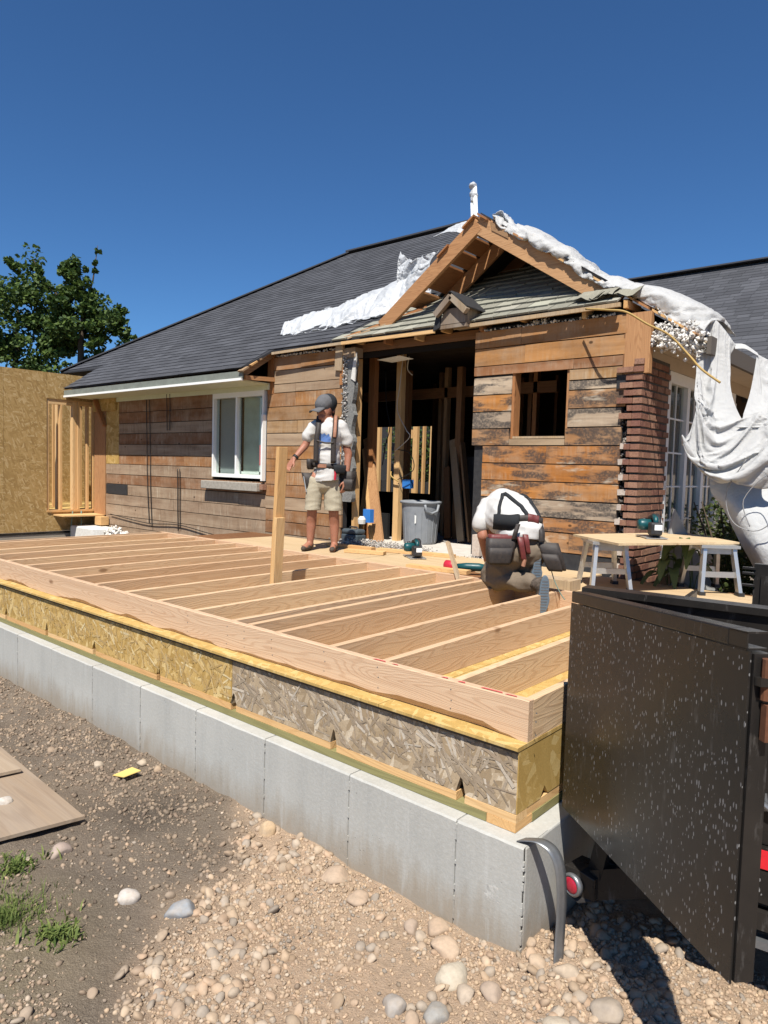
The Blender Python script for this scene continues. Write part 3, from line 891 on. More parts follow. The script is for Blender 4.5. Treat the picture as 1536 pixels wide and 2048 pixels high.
def board(x0, x1, z0, z1, tint, a, mat='board'):
    m = MB()
    d0, d1 = J(0.006), J(0.006)
    e = 0.0055
    yf = WY - 0.020 + J(0.002)
    zb0, zb1, zt0, zt1 = z0 + e + J(.0015), z0 + e + J(.0015), z1 - e + J(.0015), z1 - e + J(.0015)
    x0 += 0.0015; x1 -= 0.0015
    vs = [(x0, yf, zb0), (x1, yf + d1, zb1), (x1, WY + .01, zb1), (x0, WY + .01, zb0), (x0, yf + d0, zt0), (x1, yf, zt1), (x1, WY + .01, zt1), (x0, WY + .01, zt0)]
    m.add(vs, [(0, 3, 2, 1), (4, 5, 6, 7), (0, 1, 5, 4), (1, 2, 6, 5), (2, 3, 7, 6), (3, 0, 4, 7)])
    t_ = mixc(tint, (0.29, 0.165, 0.09), 0.45) if x1 < -6.7 else mixc(tint, (0.36, 0.21, 0.10), 0.35) if x1 < -5 else tuple(min(1, q_ * 1.15) for q_ in tint)
    return m.build('board', M[mat], wallo, color=(*t_, a))
def row(x0, x1, z0, z1, pal, a, cuts=(), mat='board'):
    xs_ = [x0] + [c for c in cuts if x0 + .05 < c < x1 - .05] + [x1]
    for p, q in zip(xs_[:-1], xs_[1:]):
        board(p, q, z0, z1, rnd.choice(pal), a, mat)
# left wall, right of the strand board patch
LZ = [2.60, 2.35, 2.15, 1.96, 1.763, 1.567, 1.397, 1.205, 1.02, 0.822, 0.63, 0.425, 0.23, 0.06]
lp = [ORANGE[1:2] + RED, RED, PALE, RED, PALE, ORANGE[:2], PALE, RED + ORANGE[:1], PALE, ORANGE + PALE, RED + PALE, PALE, PALE]
for i in range(len(LZ) - 1):
    z1, z0 = LZ[i], LZ[i + 1]
    x0 = -11.05 if i < 6 else -11.53
    x1 = -8.085 if z1 > 1.25 else -6.76
    cuts = [(), (), (-10.1,), (), (), (-8.9,), (), (-8.2,), (-7.4,), (-9.2,), (-9.6,), (), (-8.4,)][i]
    if i == 8:
        row(-10.72, x1, z0, z1, lp[i], 1.0, cuts)
    else:
        row(x0, x1, z0, z1, lp[i], 1.0 if i > 4 else 0.75, cuts)
m = MB(); m.box(-11.52, -10.74, WY - 0.024, WY - 0.004, 0.826, 1.016); m.build('vent_cover', M['tarpaper'], wallo)
m = MB(); m.box(-11.53, -11.055, WY - 0.022, WY - 0.002, 1.40, 2.60); m.build('sheathing_patch', M['osb_patch'], wallo)
# middle wall
MZ = [3.02, 2.828, 2.631, 2.506, 2.304, 2.106, 1.923, 1.74, 1.55, 1.362, 1.178, 1.0, 0.817, 0.641, 0.463, 0.28]
mp = [ORANGE[:2], PALE, PALE + ORANGE[:1], ORANGE, [(0.30, 0.155, 0.06)], [(0.40, 0.26, 0.13)], PALE, PALE + ORANGE[:1], ORANGE + PALE, ORANGE, ORANGE[:2], PALE, ORANGE, PALE + RED, PALE]
ma = [0.15, 0.2, 0.35, 0.9, 0.1, 1.0, 0.2, 0.9, 1.0, 0.9, 0.9, 0.3, 0.8, 1.0, 1.0]
for i in range(len(MZ) - 1):
    x0 = -6.62 if i < 3 else -6.76
    cuts = [(-6.05,), (), (-6.15,), (-6.15,), (), (-6.1,), (-5.9,), (), (-6.0,), (), (-5.8,), (), (-6.2,), (), ()][i]
    x1 = -5.21 + J(0.02)
    if 1 <= i <= 2: x1 = -5.22
    row(x0, x1, MZ[i + 1], MZ[i], mp[i], ma[i], cuts)
m = MB(); m.box(-6.755, -6.628, WY - 0.03, WY + 0.01, 2.50, 3.07); m.build('corner_board', M['oldfir_z'], wallo)
# right wall with its window hole
RZ = [3.022, 2.83, 2.632, 2.525, 2.311, 2.123, 1.933, 1.745, 1.553, 1.364, 1.175, 0.988, 0.84, 0.632]
WL, WR, WB, WT = -2.645, -1.972, 1.84, 2.54
for i in range(len(RZ) - 1):
    z1, z0 = RZ[i], RZ[i + 1]
    left = -3.14 if z0 > 1.6 else -2.99
    if i == 0: row(left, -1.385, z0, z1, [(0.36, 0.175, 0.065)], 0.45, (-2.55,)); continue
    if i == 1: row(left, -1.375, z0, z1, [(0.38, 0.19, 0.07)], 0.3, (-2.5,)); continue
    if i == 2: row(left, -1.41, z0, z1, [(0.26, 0.12, 0.055)], 0.7, (-1.93,)); continue
    pal = [(0.40, 0.16, 0.04), (0.43, 0.185, 0.05), (0.36, 0.19, 0.085)] if i not in (3, 5, 10) else PALE
    al = 0.35 if i < 7 else 0.6
    right = -1.375 - (0.03 if i > 4 else 0.0) + J(0.008)
    if z1 > WB + 0.02 and z0 < WT:
        if i == 3:
            row(left, WL, z0, WT - 0.03, PALE, al, (), 'tarboard'); row(WR, right, z0 + 0.1, z1, [(0.36, 0.21, 0.09)], 0.9); row(WR, right, z0, z0 + 0.098, PALE, .8, (), 'tarboard')
        elif i == 6:
            row(left, -2.66, z0, z1, pal, al, (), 'tarboard'); row(WR - .02, right, z0, z1, pal, al, (), 'tarboard')
            row(-2.655, WR - 0.022, z0, WB - 0.018, [(0.36, 0.27, 0.17)], 0.1)
        else:
            row(left, WL, z0, z1, pal, al, (), 'tarboard'); row(WR, right, z0, z1, pal, al, (), 'tarboard')
    else:
        row(left, right, z0, z1, pal, al, ((-2.2,) if i == 7 else (-1.9,) if i == 12 else ()), 'tarboard')
m = MB(); m.box(-2.98, -1.42, WY - 0.012, WY + 0.005, 0.42, 0.628); m.build('base_flashing', M['tarpaper'], wallo)
# window hole reveals
hole = MB()
hole.box(WL - 0.002, WL + 0.03, WY - 0.005, WY + 0.12, WB - 0.02, WT)
m = hole; m.build('reveal', M['oldfir_z'], wallo)
m = MB(); m.box(WR - 0.03, WR + 0.002, WY - 0.003, WY + 0.12, WB, WT); m.build('reveal', M['oldfir_z'], wallo)
m = MB(); m.box(WL + .031, WR - .031, WY - 0.016, WY + 0.12, WB - 0.018, WB + 0.006); m.build('reveal', M['weathered_stick'], wallo)
# tall post board at the right corner and rafter tail
m = MB(); m.box(-1.40, -1.155, WY - 0.026, WY + 0.05, 2.44, 3.02); m.build('corner_post', M['oldfir_z'], wallo)
m = MB(); m.box(-1.415, -1.385, WY - 0.022, WY + 0.05, 2.42, 2.98); m.build('corner_post', M['darkfir_z'], wallo)
# slots with rafter ends just above the boards
for x in (-6.42, -6.05, -5.45, -5.0, -4.5, -4.0, -3.6, -3.06, -2.55, -1.85, -1.42):
    w = 0.038
    drop = 0.15 if x in (-3.06, -1.85, -4.5, -4.0) else 0.1
    m = MB(); m.box(x, x + w, WY - 0.055 + J(0.02), WY + 0.3, 3.17 - drop, 3.145); m.build('rafter_tail', M['stud_y'] if rnd.random() < .6 else M['oldfir_y'], wallo)
m = MB(); m.box(-6.6, -1.42, WY + 0.13, WY + 0.16, 2.9, 3.2); m.build('gap_shade_sheet', M['dark_void'], wallo)  # near-black sheet paints the shade behind the rafter ends
# insulation fluff along the wall top
def fluff(name, pts, n, spread, rad, cols, parent, seed):
    r = random.Random(seed)
    m = MB()
    for k in range(n):
        p = Vector(r.choice(pts)) + Vector((r.gauss(0, spread[0]), r.gauss(0, spread[1]), r.gauss(0, spread[2])))
        s = r.uniform(0.4, 1.2) * rad
        c = r.choice(cols)
        k_ = [s * r.uniform(.6, 1.2) for _ in range(6)]
        R_ = Matrix.Rotation(r.uniform(0, 6.28), 3, Vector((r.gauss(0, 1), r.gauss(0, 1), r.gauss(0, 1))).normalized())
        vs = [p + R_ @ Vector(d) * q_ for d, q_ in zip(((1, 0, 0), (-1, 0, 0), (0, 1, 0), (0, -1, 0), (0, 0, 1), (0, 0, -1)), k_)]
        m.add(vs, [(0, 2, 4), (2, 1, 4), (1, 3, 4), (3, 0, 4), (2, 0, 5), (1, 2, 5), (3, 1, 5), (0, 3, 5)], c)
    o = m.build(name, M['shavings'], parent)
    o['kind'] = 'stuff'
    return o
WHT = [(0.72, 0.70, 0.66), (0.62, 0.60, 0.56), (0.78, 0.77, 0.74), (0.5, 0.48, 0.44)]
fluff('insulation', [(-6.6 + 1.3 * k / 40, WY, 3.035) for k in range(40)], 170, (0.01, 0.02, 0.008), 0.018, WHT, wallo, 2)
fluff('insulation', [(-3.05 + 1.55 * k / 40, WY, 3.03) for k in range(40)], 200, (0.01, 0.02, 0.007), 0.015, WHT, wallo, 3)
fluff('insulation', [(-2.4 + .05 * k, WY + .03, 3.055) for k in range(3)], 60, (0.03, 0.02, 0.02), 0.022, WHT, wallo, 4)
fluff('insulation', [(-1.12 + 0.42 * k / 12, WY + 0.06, 2.70 + 0.10 * (1 - k / 12)) for k in range(12)], 900, (0.03, 0.05, 0.06), 0.024, WHT, wallo, 5)
# crumbling stucco edge on the left side of the opening
m = MB()
r = random.Random(9)
vs, fs = [], []
n = 40
for i in range(n + 1):
    z = 1.0 + 2.0 * i / n
    w0 = -5.205 + r.uniform(-.012, .012)
    w1 = -5.02 + 0.02 * math.sin(i * .9) + r.uniform(-.008, .008)
    vs += [(w0, WY - .03, z), (w1, WY - .022, z), (w1, WY + .05, z)]
for i in range(n):
    fs += [(i * 3, i * 3 + 1, i * 3 + 4, i * 3 + 3), (i * 3 + 1, i * 3 + 2, i * 3 + 5, i * 3 + 4)]
m.add(vs, fs); m.build('stucco_edge', M['stucco'], wallo)
fluff('stucco_crumbs', [(-5.16, WY - .04, 1.55 + 1.4 * k / 30) for k in range(30)], 330, (0.022, 0.012, 0.02), 0.018, [(0.42, .41, .39), (.2, .2, .19), (.08, .08, .08), (.55, .53, .5)], wallo, 8)
m = MB(); m.beam((-5.28, WY - .04, 2.74), (-5.24, WY - .06, 3.12), 0.13, 0.04, (0, -1, 0)); m.build('broken_board', M['weathered_stick'], wallo)
m = MB(); m.box(-5.26, -4.98, WY - .05, WY + .1, 2.90, 3.02); m.build('header_end', M['weathered_stick'], wallo)
m = MB(); m.prism([(-5.06, WY - .036, 2.62), (-4.99, WY - .036, 2.58), (-4.97, WY - .036, 2.95), (-5.0, WY - .036, 2.97)], (0, .02, 0)); m.build('torn_board', M['concrete_pale'], wallo)
m = MB(); m.beam((-5.24, WY - .03, 2.55), (-5.22, WY - .03, 2.98), 0.05, 0.02, (0, -1, 0)); m.build('broken_board', M['oldfir_z'], wallo)

# ---- left window
win = MB()
wx0, wx1, wz0, wz1 = -8.075, -6.81, 1.25, 2.56
fr = MB()
for (a, b_, c, d) in ((wx0, wx0 + .034, wz0, wz1), (wx1 - .034, wx1, wz0, wz1)):
    fr.box(a, b_, WY - .05, WY + .06, c, d)
fr.box(wx0 + .0345, wx1 - .0345, WY - .049, WY + .06, wz0, wz0 + .055)
fr.box(wx0 + .0345, wx1 - .0345, WY - .049, WY + .06, wz1 - .075, wz1)
mid = wx0 + 0.60
fr.box(mid - .02, mid + .02, WY - .04, WY + .04, wz0 + .0555, wz1 - .0755)
wino = fr.build('window', M['white_paint'], house)
for a, b_ in ((wx0 + .035, mid - .021), (mid + .021, wx1 - .035)):
    m = MB(); m.add([(a, WY + .01, wz0 + .056), (b_, WY + .01, wz0 + .056), (b_, WY + .01, wz1 - .076), (a, WY + .01, wz1 - .076)], [(0, 1, 2, 3)]); m.build('pane', M['glass'], wino)
m = MB(); m.box(mid + .03, wx1 - .055, WY + .05, WY + .055, wz0 + .06, wz0 + .10); m.build('inner_sash', M['white_paint'], wino)
m = MB(); m.box(wx1 - .20, wx1 - .17, WY + .05, WY + .08, wz0 + .06, wz1 - .1); m.build('inner_sash', M['white_paint'], wino)
m = MB(); m.box(wx0 + .05, mid - .13, WY + .08, WY + .09, wz0, wz1); m.build('curtain_or_dark_panel', m_plain('grey_curtain', (0.30, 0.32, 0.33), 0.9), wino)
m = MB(); m.box(mid - .12, mid - .04, WY + .12, WY + .13, wz0, wz1); m.build('curtain_or_dark_panel', m_plain('black_gap', (0.02, 0.02, 0.02), 0.9), wino)  # black strip painting the shade between the two curtains
m = MB(); m.box(mid + .03, wx1 - .21, WY + .09, WY + .10, wz0, wz1); m.build('curtain_or_dark_panel', m_plain('green_grey_curtain', (0.52, 0.58, 0.50), 0.9, .2, 0, 4.0, .5, (0.28, .30, .25)), wino)
# jamb flap (white strip with red stain)
m = MB(); m.box(wx1 + .001, wx1 + .035, WY - .09, WY - .02, wz0 - .03, 2.2); m.build('jamb_strip', M['white_paint'], wino)
m = MB(); m.box(wx1 - .028, wx1 + .0, WY - .092, WY - .051, wz0 + .2, 1.75); m.build('jamb_strip', m_plain('pink_jamb', (0.42, 0.14, 0.13), 0.7), wino)
# sill
m = MB()
m.box(-8.23, -6.82, WY - .15, WY - .03, 1.06, 1.185)
m.build('sill', m_plain('weathered_stone_sill', (0.36, 0.33, 0.28), 0.9, 0.15, 0, 20.0, 0.6, (0.18, 0.16, 0.13), 0.5), wino, bevel=0.008)
m = MB(); m.box(-6.815, -6.74, WY - .10, WY - .03, 1.09, 1.17); m.build('broken_brick', M['brick'], wino)
# ---- eave of the left part
EY = 3.69
def hip_x(y): return -14.6 + (y - EY)
ro = MB()
RX = -6.55
YR = 8.87
# main plane, with the lower-left corner cut back round the new wall
ro.prism([(-12.0, EY, roof_z(EY)), (-6.62, EY + 0.03, roof_z(EY + 0.03)), (-6.5, 4.17, roof_z(4.17)), (-1.5, 4.2, roof_z(4.2)), (-1.5, 4.3, roof_z(4.3)), (-3.3, 6.1, roof_z(6.1)), (-6.05, YR, roof_z(YR)), (-9.55, YR, roof_z(YR)), (-13.9, 4.50, roof_z(4.50)), (-12.15, 4.42, roof_z(4.42))], (0, 0, -0.03))
roof = ro.build('roof', M['shingle'], house)
m = MB()
# back plane and left hip keep the light out
m.add([(-9.55, YR, roof_z(YR)), (-6.05, YR, roof_z(YR)), (-5.0, 10.0, 5.42), (-10.7, 10.0, 5.42)], [(0, 1, 2, 3)])
m.add([(-9.55, YR, roof_z(YR)), (-10.7, 10.0, 5.42), (-14.0, 10.0, 3.3), (-14.3, 4.5, roof_z(4.4))], [(0, 1, 2, 3)])
m.add([(-6.05, YR, roof_z(YR)), (-5.0, 10.0, 5.42), (-2.8, 9.0, 3.6), (-3.2, 6.1, roof_z(6.1))], [(0, 1, 2, 3)])
for c in range(len(m.c)): m.c[c] = (1, 1, 1)
m.build('rear_slope', M['shingle'], roof)
# ridge and hip caps
m = MB(); m.beam((-9.6, YR, roof_z(YR) + .02), (-6.0, YR, roof_z(YR) + .02), 0.26, 0.03, col=(1, 1, 1)); m.build('ridge_cap', M['shingle'], roof)
m = MB(); m.beam((-13.9, 4.50, roof_z(4.5) + .015), (-9.55, YR, roof_z(YR) + .02), 0.22, 0.025, col=(1, 1, 1)); m.build('hip_cap', M['shingle'], roof)
# shingle courses: the ones nearest the eave single, the rest joined
ang = math.atan(RS)
cosA, sinA = math.cos(ang), math.sin(ang)
def tab_verts(x, y, w, L, z_up, t, jz=0.0):
    """a tab whose lower edge is at (x..x+w, y)"""
    z = roof_z(y)
    nrm = Vector((0, -sinA, cosA))
    up = Vector((0, cosA, sinA))
    p = Vector((x, y, z))
    vs = []
    for dx, dl, h in ((0, 0, z_up), (w, 0, z_up), (w, L, 0.002), (0, L, 0.002), (0, 0, z_up - t), (w, 0, z_up - t)):
        vs.append(p + Vector((dx, 0, 0)) + up * (dl + (jz if dl == 0 else 0)) + nrm * h)
    return vs, [(0, 1, 2, 3), (4, 5, 1, 0), (0, 3, 4), (1, 5, 2)]
EXP = 0.145
tabs = []
k = 0
y = EY - 0.01
while y < YR - 0.08:
    xl = hip_x(y) + 0.05
    if y < 4.42: xl = -12.0 - (y - EY) * 0.2
    xr = -6.62 if y < 4.15 else -5.35 + (y - 4.2) * 0.55
    if y > 6.0: xr = max(-6.05 - (YR - y) * 0.3, -6.6) + 0.6
    x = xl - (k % 2) * 0.12 - rnd.random() * 0.1
    while x < xr:
        w = rnd.choice((0.16, 0.22, 0.3, 0.34))
        a, b_ = max(x, xl), min(x + w - 0.004, xr)
        if b_ - a > 0.03: tabs.append((a, y, b_ - a, J(0.006), rnd.uniform(0.7, 1.35)))
        x += w
    y += EXP * cosA
    k += 1
tabs.sort(key=lambda t: math.hypot(t[0] - 1.36, t[1] + 2.4))
near_t, far_t = tabs[:280], tabs[280:]
for (x, y, w, jz, c) in near_t:
    m = MB(); vs, fs = tab_verts(x, y, w, EXP + .03, 0.012, 0.009, jz); m.add(vs, fs, (c, c, c)); m.build('shingle', M['shingle'], roof)
m = MB()
for (x, y, w, jz, c) in far_t:
    vs, fs = tab_verts(x, y, w, EXP + .03, 0.012, 0.009, jz); m.add(vs, fs, (c, c, c))
m.build('shingle_field', M['shingle'], roof)['kind'] = 'stuff'
# old shingles under the gable
k = 0
y = 4.17
olds = []
while y < 6.05:
    xr = -1.45 - max(0, (y - 4.3)) * 1.0
    xl = -5.35 + (y - 4.17) * 0.98
    x = xl + rnd.random() * 0.1
    while x < xr:
        w = rnd.uniform(0.16, 0.27)
        b_ = min(x + w - 0.010, xr)
        if b_ - x > 0.03: olds.append((x, y, b_ - x, J(0.014), rnd.uniform(0.65, 1.2)))
        x += w
    y += 0.175 * cosA
for (x, y, w, jz, c) in olds[:300]:
    m = MB(); vs, fs = tab_verts(x, y, w, 0.21, 0.026, 0.020, jz); m.add(vs, fs, (c, c * rnd.uniform(.97, 1.03), c)); m.build('old_shingle', M['oldshingle'], roof)
m = MB()
for (x, y, w, jz, c) in olds[300:]:
    vs, fs = tab_verts(x, y, w, 0.15, 0.017, 0.012, jz); m.add(vs, fs, (c, c, c))
if m.v: m.build('old_shingle_field', M['oldshingle'], roof)['kind'] = 'stuff'
# curled torn shingles at the right end
for k in range(9):
    x = -1.95 + 0.06 * k + J(.02)
    p = Vector((x, 4.22 + J(.05), roof_z(4.25) + .03))
    m = MB()
    g = []
    for i in range(5):
        g.append([(p.x + .05 * i + J(.008), p.y + .17 * j_ / 4, p.z + .11 * j_ / 4 + .025 * math.sin(i * 1.3 + k) * (1 - j_ / 4) + J(.004)) for j_ in range(5)])
    m.grid(g, col=(0.9, .85, .8)); m.build('torn_shingle', M['oldshingle'], roof, smooth=True)
# edge of the cut-back roof: sheathing boards
m = MB(); m.beam((-6.5, 4.13, roof_z(4.13) - .04), (-4.95, 4.16, roof_z(4.16) - .035), 0.02, 0.035); m.build('edge_board', M['weathered_stick'], roof)
m = MB(); m.beam((-5.1, 4.12, roof_z(4.14) - .035), (-3.62, 4.14, roof_z(4.14) - .035), 0.03, 0.04); m.build('edge_board', M['stud_x'], roof)
m = MB(); m.beam((-3.35, 4.15, roof_z(4.16) - .035), (-1.42, 4.17, roof_z(4.18) - .03), 0.03, 0.04); m.build('edge_board', M['weathered_stick'], roof)
m = MB(); m.beam((-5.03, 4.15, roof_z(4.17) + .005), (-4.25, 4.72, roof_z(4.72) + .01), 0.035, 0.02); m.build('edge_board', M['weathered_stick'], roof)
m = MB(); m.beam((-5.15, 4.22, roof_z(4.22) + .0), (-4.25, 4.80, roof_z(4.8) + .02), 0.05, 0.03); m.build('edge_board', M['oldfir_x'], roof)
# eave: fascia, drip edge, soffit, frieze
ez = roof_z(EY)
m = MB(); m.box(-12.02, -6.6, EY + .0, EY + .02, ez - .14, ez - .045); m.build('fascia', m_plain('grey_green_fascia', (0.20, 0.22, 0.19), 0.7, 0.3, 0, 9.0, 0.5, (0.1, 0.1, 0.09)), roof)
m = MB(); m.box(-12.02, -6.62, EY - .012, EY + .03, ez - .175, ez - .141); m.build('trim', M['white_paint'], roof)
m = MB(); m.box(-12.0, -6.7, EY + .031, WY - .03, ez - .168, ez - .150); m.build('soffit', M['cream'], roof)
m = MB(); m.box(-11.1, -6.70, WY - .05, WY - .026, 2.56, ez - .169); m.build('frieze', M['cream'], roof)
m = MB(); m.box(-12.0, -11.12, WY - .06, WY - .02, 2.40, ez - .17); m.build('frieze', M['osb_patch'], roof)
# cut end of the eave: layered board ends and a rafter
for k in range(4):
    y0 = EY + .02 + .15 * k
    m = MB(); m.beam((-6.66, y0, roof_z(y0) - .035), (-6.55, y0 + .0, roof_z(y0) - .035), .13, .022, (0, -sinA, cosA)); m.build('sheathing_end', M['stud_x'] if k % 2 else M['weathered_stick'], roof)
m = MB(); m.beam((-6.66, EY + .05, ez - .06), (-6.66, 4.28, roof_z(4.28) - .09), .04, .12, (0, -sinA, cosA)); m.build('rafter', M['darkfir_y'], roof)
m = MB(); m.beam((-6.62, EY + .06, ez - .13), (-6.62, 4.28, ez - .10), .035, .06); m.build('lookout', M['oldfir_y'], roof)

# ---- gable laid over the roof
GY, PX, PZ = 4.45, -3.27, 4.386
gab = thing('gable_frame', (PX, GY, 3.2), 'bare timber gable with steep rafters above the door opening', 'gable')
def gz_l(x): return PZ - 0.735 * (PX - x)
def gz_r(x): return PZ - 0.65 * (x - PX)
def rafter(x0, z0, x1, z1, y, mat, h=0.17, w=0.042):
    m = MB(); m.beam((x0, y, z0 - h / 2), (x1, y, z1 - h / 2), w, h, (0, 0, 1)); return m.build('rafter', mat, gab, bevel=0.003)
rafter(PX + .01, PZ + .0, -4.70, gz_l(-4.70) + .03, GY, M['oldfir_x'], .18, .05)
rafter(PX - .01, PZ + .0, -1.55, gz_r(-1.55), GY + .003, M['oldfir_x'], .19, .05)
rafter(PX, PZ - .02, -4.35, gz_l(-4.35) - .02, GY + .62, M['oldfir_x'], .17)
rafter(PX, PZ - .02, -3.95, gz_l(-3.95) - .02, GY + 1.2, M['darkfir_x'], .17)
rafter(PX, PZ - .02, -2.3, gz_r(-2.3) - .02, GY + .62, M['darkfir_x'], .17)
rafter(PX, PZ - .02, -2.6, gz_r(-2.6) - .02, GY + 1.2, M['darkfir_x'], .17)
m = MB(); m.box(PX - .02, PX + .02, GY + .03, 6.0, PZ - .2, PZ + .005); m.build('ridge_board', M['darkfir_y'], gab)
# skip sheathing on the left, seen from below with gaps
for k, (s, wd, y1) in enumerate(((0.03, .15, 5.1), (0.21, .15, 5.1), (0.39, .15, 5.1), (0.58, .30, 5.1), (0.95, .2, 5.1))):
    x = PX - s
    x2 = x - wd
    m = MB()
    y0 = (GY - 0.07, GY + .03, GY - .06, GY + .05, GY + .2)[k]
    m.prism([(x, y0, gz_l(x) + .005), (x2, y0, gz_l(x2) + .005), (x2, y0, gz_l(x2) + .028), (x, y0, gz_l(x) + .028)], (0, y1 - y0, 0))
    m.build('sheathing_board', M['oldfir_y'], gab)
for k in range(16):
    x = PX + 0.02 + k * 0.16
    wd = 0.13 + J(.01)
    y1 = min(9.0, 6.2 + k * .2)
    y0 = GY - 0.02 - (0.045 if k % 3 == 0 else J(.02)) if x < -1.55 else 4.31 + J(.02)
    m = MB()
    m.prism([(x, y0, gz_r(x) + .003), (x + wd, y0, gz_r(x + wd) + .003), (x + wd, y0, gz_r(x + wd) + .028), (x, y0, gz_r(x) + .028)], (0, y1 - y0, 0))
    m.build('sheathing_board', M['stud_y'] if k in (4, 6, 8, 9, 11, 13, 14) else M['oldfir_y'], gab)
m = MB()
m.prism([(PX + .03, GY - .01, gz_r(PX) + .012), (-0.70, GY - .01, gz_r(-0.70) + .032), (-0.70, GY - .01, gz_r(-0.70) + .05), (PX + .03, GY - .01, gz_r(PX) + .03)], (0, 5.5, 0))
m.build('shingle_layer', M['tarpaper'], gab)
# black flashing strip showing under the tarp
m = MB(); m.beam((-2.2, GY - .03, gz_r(-2.2) + .055), (-1.2, GY - .03, gz_r(-1.2) + .05), .05, .02); m.build('flashing', M['black_paint'], gab)
m = MB(); m.prism([(PX, GY + .55, PZ + .03), (-4.6, GY + .55, gz_l(-4.6) + .03), (-4.6, GY + .55, gz_l(-4.6) + .05), (PX, GY + .55, PZ + .05)], (0, 1.4, 0)); m.build('felt_shade_cover', M['tarpaper'], gab)  # added cover that keeps sky light out of the gable interior
# tie below the peak, and shims
m = MB(); m.prism([(PX + .18, GY - .03, gz_r(PX + .18) + .01), (PX + .42, GY - .03, gz_r(PX + .42) + .01), (PX + .42, GY - .03, gz_r(PX + .42) - .07), (PX + .2, GY - .03, gz_r(PX + .2) - .08)], (0, .02, 0)); m.build('cleat', M['darkfir_x'], gab)
# ---- small gabled pigeon-house vent on the roof edge
vent = thing('roof_vent', (-3.36, 4.12, 3.1), 'small weathered wooden gabled vent on the roof edge', 'roof vent')
vx, vy, vz = -3.30, 4.05, 3.10
VS = 0.62
M['vent_wood'] = wood_new('grey_weathered_vent_wood', 'z', (0.17, 0.12, 0.08), (0.24, 0.17, 0.11), (0.08, 0.05, 0.03), 10, 0.5)
arch = [(vx - .27, vy, vz), (vx + .27, vy, vz), (vx + .27, vy, vz + .12)]
for k in range(9):
    t = math.pi * k / 8
    arch.append((vx + .24 * math.cos(t), vy, vz + .13 + .14 * math.sin(t)))
arch += [(vx - .27, vy, vz + .12)]
m = MB(); m.prism(arch, (0, .03, 0)); m.build('arched_panel', M['vent_wood'], vent)
for s in (-1, 1):
    m = MB(); m.beam((vx, vy - .04, vz + .47), (vx + s * .34, vy - .04, vz + .17), .06, .11, (0, 0, 1)); m.build('bargeboard', M['vent_wood'], vent)
    m = MB(); m.prism([(vx + s * .02, vy - .08, vz + .545), (vx + s * .36, vy - .05, vz + .24), (vx + s * .36, vy - .05, vz + .262), (vx + s * .02, vy - .05, vz + .565)], (0, .4, 0)); m.build('roof_slope', M['tarpaper'], vent)
m = MB(); m.box(vx - .3, vx + .3, vy + .0, vy + .04, vz - .075, vz - .01); m.build('sill', M['vent_wood'], vent)
m = MB(); m.prism([(vx - .42, vy - .02, vz - .10), (vx - .27, vy - .02, vz - .05), (vx - .25, vy - .02, vz + .28), (vx - .34, vy - .02, vz + .22)], (0, .03, 0)); m.build('side_flashing', M['tarpaper'], vent)
m = MB(); m.box(vx - .26, vx + .26, vy + .05, vy + .4, vz - .0, vz + .3); m.build('box', M['vent_wood'], vent)
for ch in vent.children:
    for v_ in ch.data.vertices:
        v_.co.x = (v_.co.x + vent.location.x - vx) * VS + vx - vent.location.x
        v_.co.z = (v_.co.z + vent.location.z - vz) * VS + vz - vent.location.z
# ---- wing side wall (facing right): bricks, window, soffit
SX = -1.20
side = MB(); side.box(SX - .25, SX - .105, WY + .1, 7.9, 0.35, 2.70)
sideo = side.build('side_wall', M['mortar'], house)
MB().box(-1.44, SX - .1, WY + .075, WY + .10, .4, 2.5).build('backing_paper', M['tarpaper'], sideo)
bm = MB(); bm.box(-.0955, .0955, -.045, .045, -.0265, .0265, (1, 1, 1))
brick_me = bm.mesh('brick'); brick_me.materials.append(M['brick'])
cm = MB()
cm.box(-.05, .05, -.045, .045, -.030, .030, (1, 1, 1))
cut_me = cm.mesh('broken_brick'); cut_me.materials.append(M['brick_cut'])
z = 0.40
k = 0
COURSE = 0.0742
mm = MB(); mm.box(SX - .10, SX - .016, WY - .01, 5.02, 0.36, 2.62); mm.build('mortar_bed', M['mortar'], sideo)
while z < 2.60:
    off = (k % 2) * 0.10
    yy = WY - .05 + .0975 + (0.0 if k % 2 == 0 else -0.1)
    first = True
    while yy < 5.05:
        y0, y1 = max(yy - .0975, WY - .055), min(yy + .0975, 5.03)
        if y1 - y0 > .03:
            inst(brick_me, 'brick', sideo, (SX - .045 + J(.004), (y0 + y1) / 2, z + J(.002)), (0, J(.02), math.pi / 2), ((y1 - y0) / .195, 1, 1))
        yy += 0.207
    # toothed front end towards the stripped wall
    if z < 2.52:
        w = [0.06, 0.03, 0.05, 0.03, 0.02, 0.03, 0.05, 0.02][k % 8] + abs(J(.015))
        if z > 2.0: w = [.17, .08, .12, .06][k % 4] + J(.02)
        x1 = SX - .092
        inst(brick_me, 'brick', sideo, (x1 - w / 2, WY - .01, z), (J(.02), J(.02), J(.05)), (w / .195, 1, 1))
        if k % 2 == 0 and z < 1.8:
            inst(cut_me, 'broken_brick', sideo, (SX - .155 + J(.012), WY + .01, z + J(.004)), (J(.06), J(.06), J(.2)), (1, 1, .95))
    z += COURSE
    k += 1
fluff('mortar_rubble', [(SX - .17, WY + .02, .45 + 1.9 * q / 20) for q in range(20)], 260, (0.03, 0.02, 0.03), 0.022, [(.16, .15, .14), (.09, .085, .08), (.26, .25, .23), (.05, .05, .05)], sideo, 12)
m = MB(); m.box(SX - .26, SX - .09, WY - .035, WY + .08, 2.30, 2.43); m.build('charred_block', M['tarpaper'], sideo)
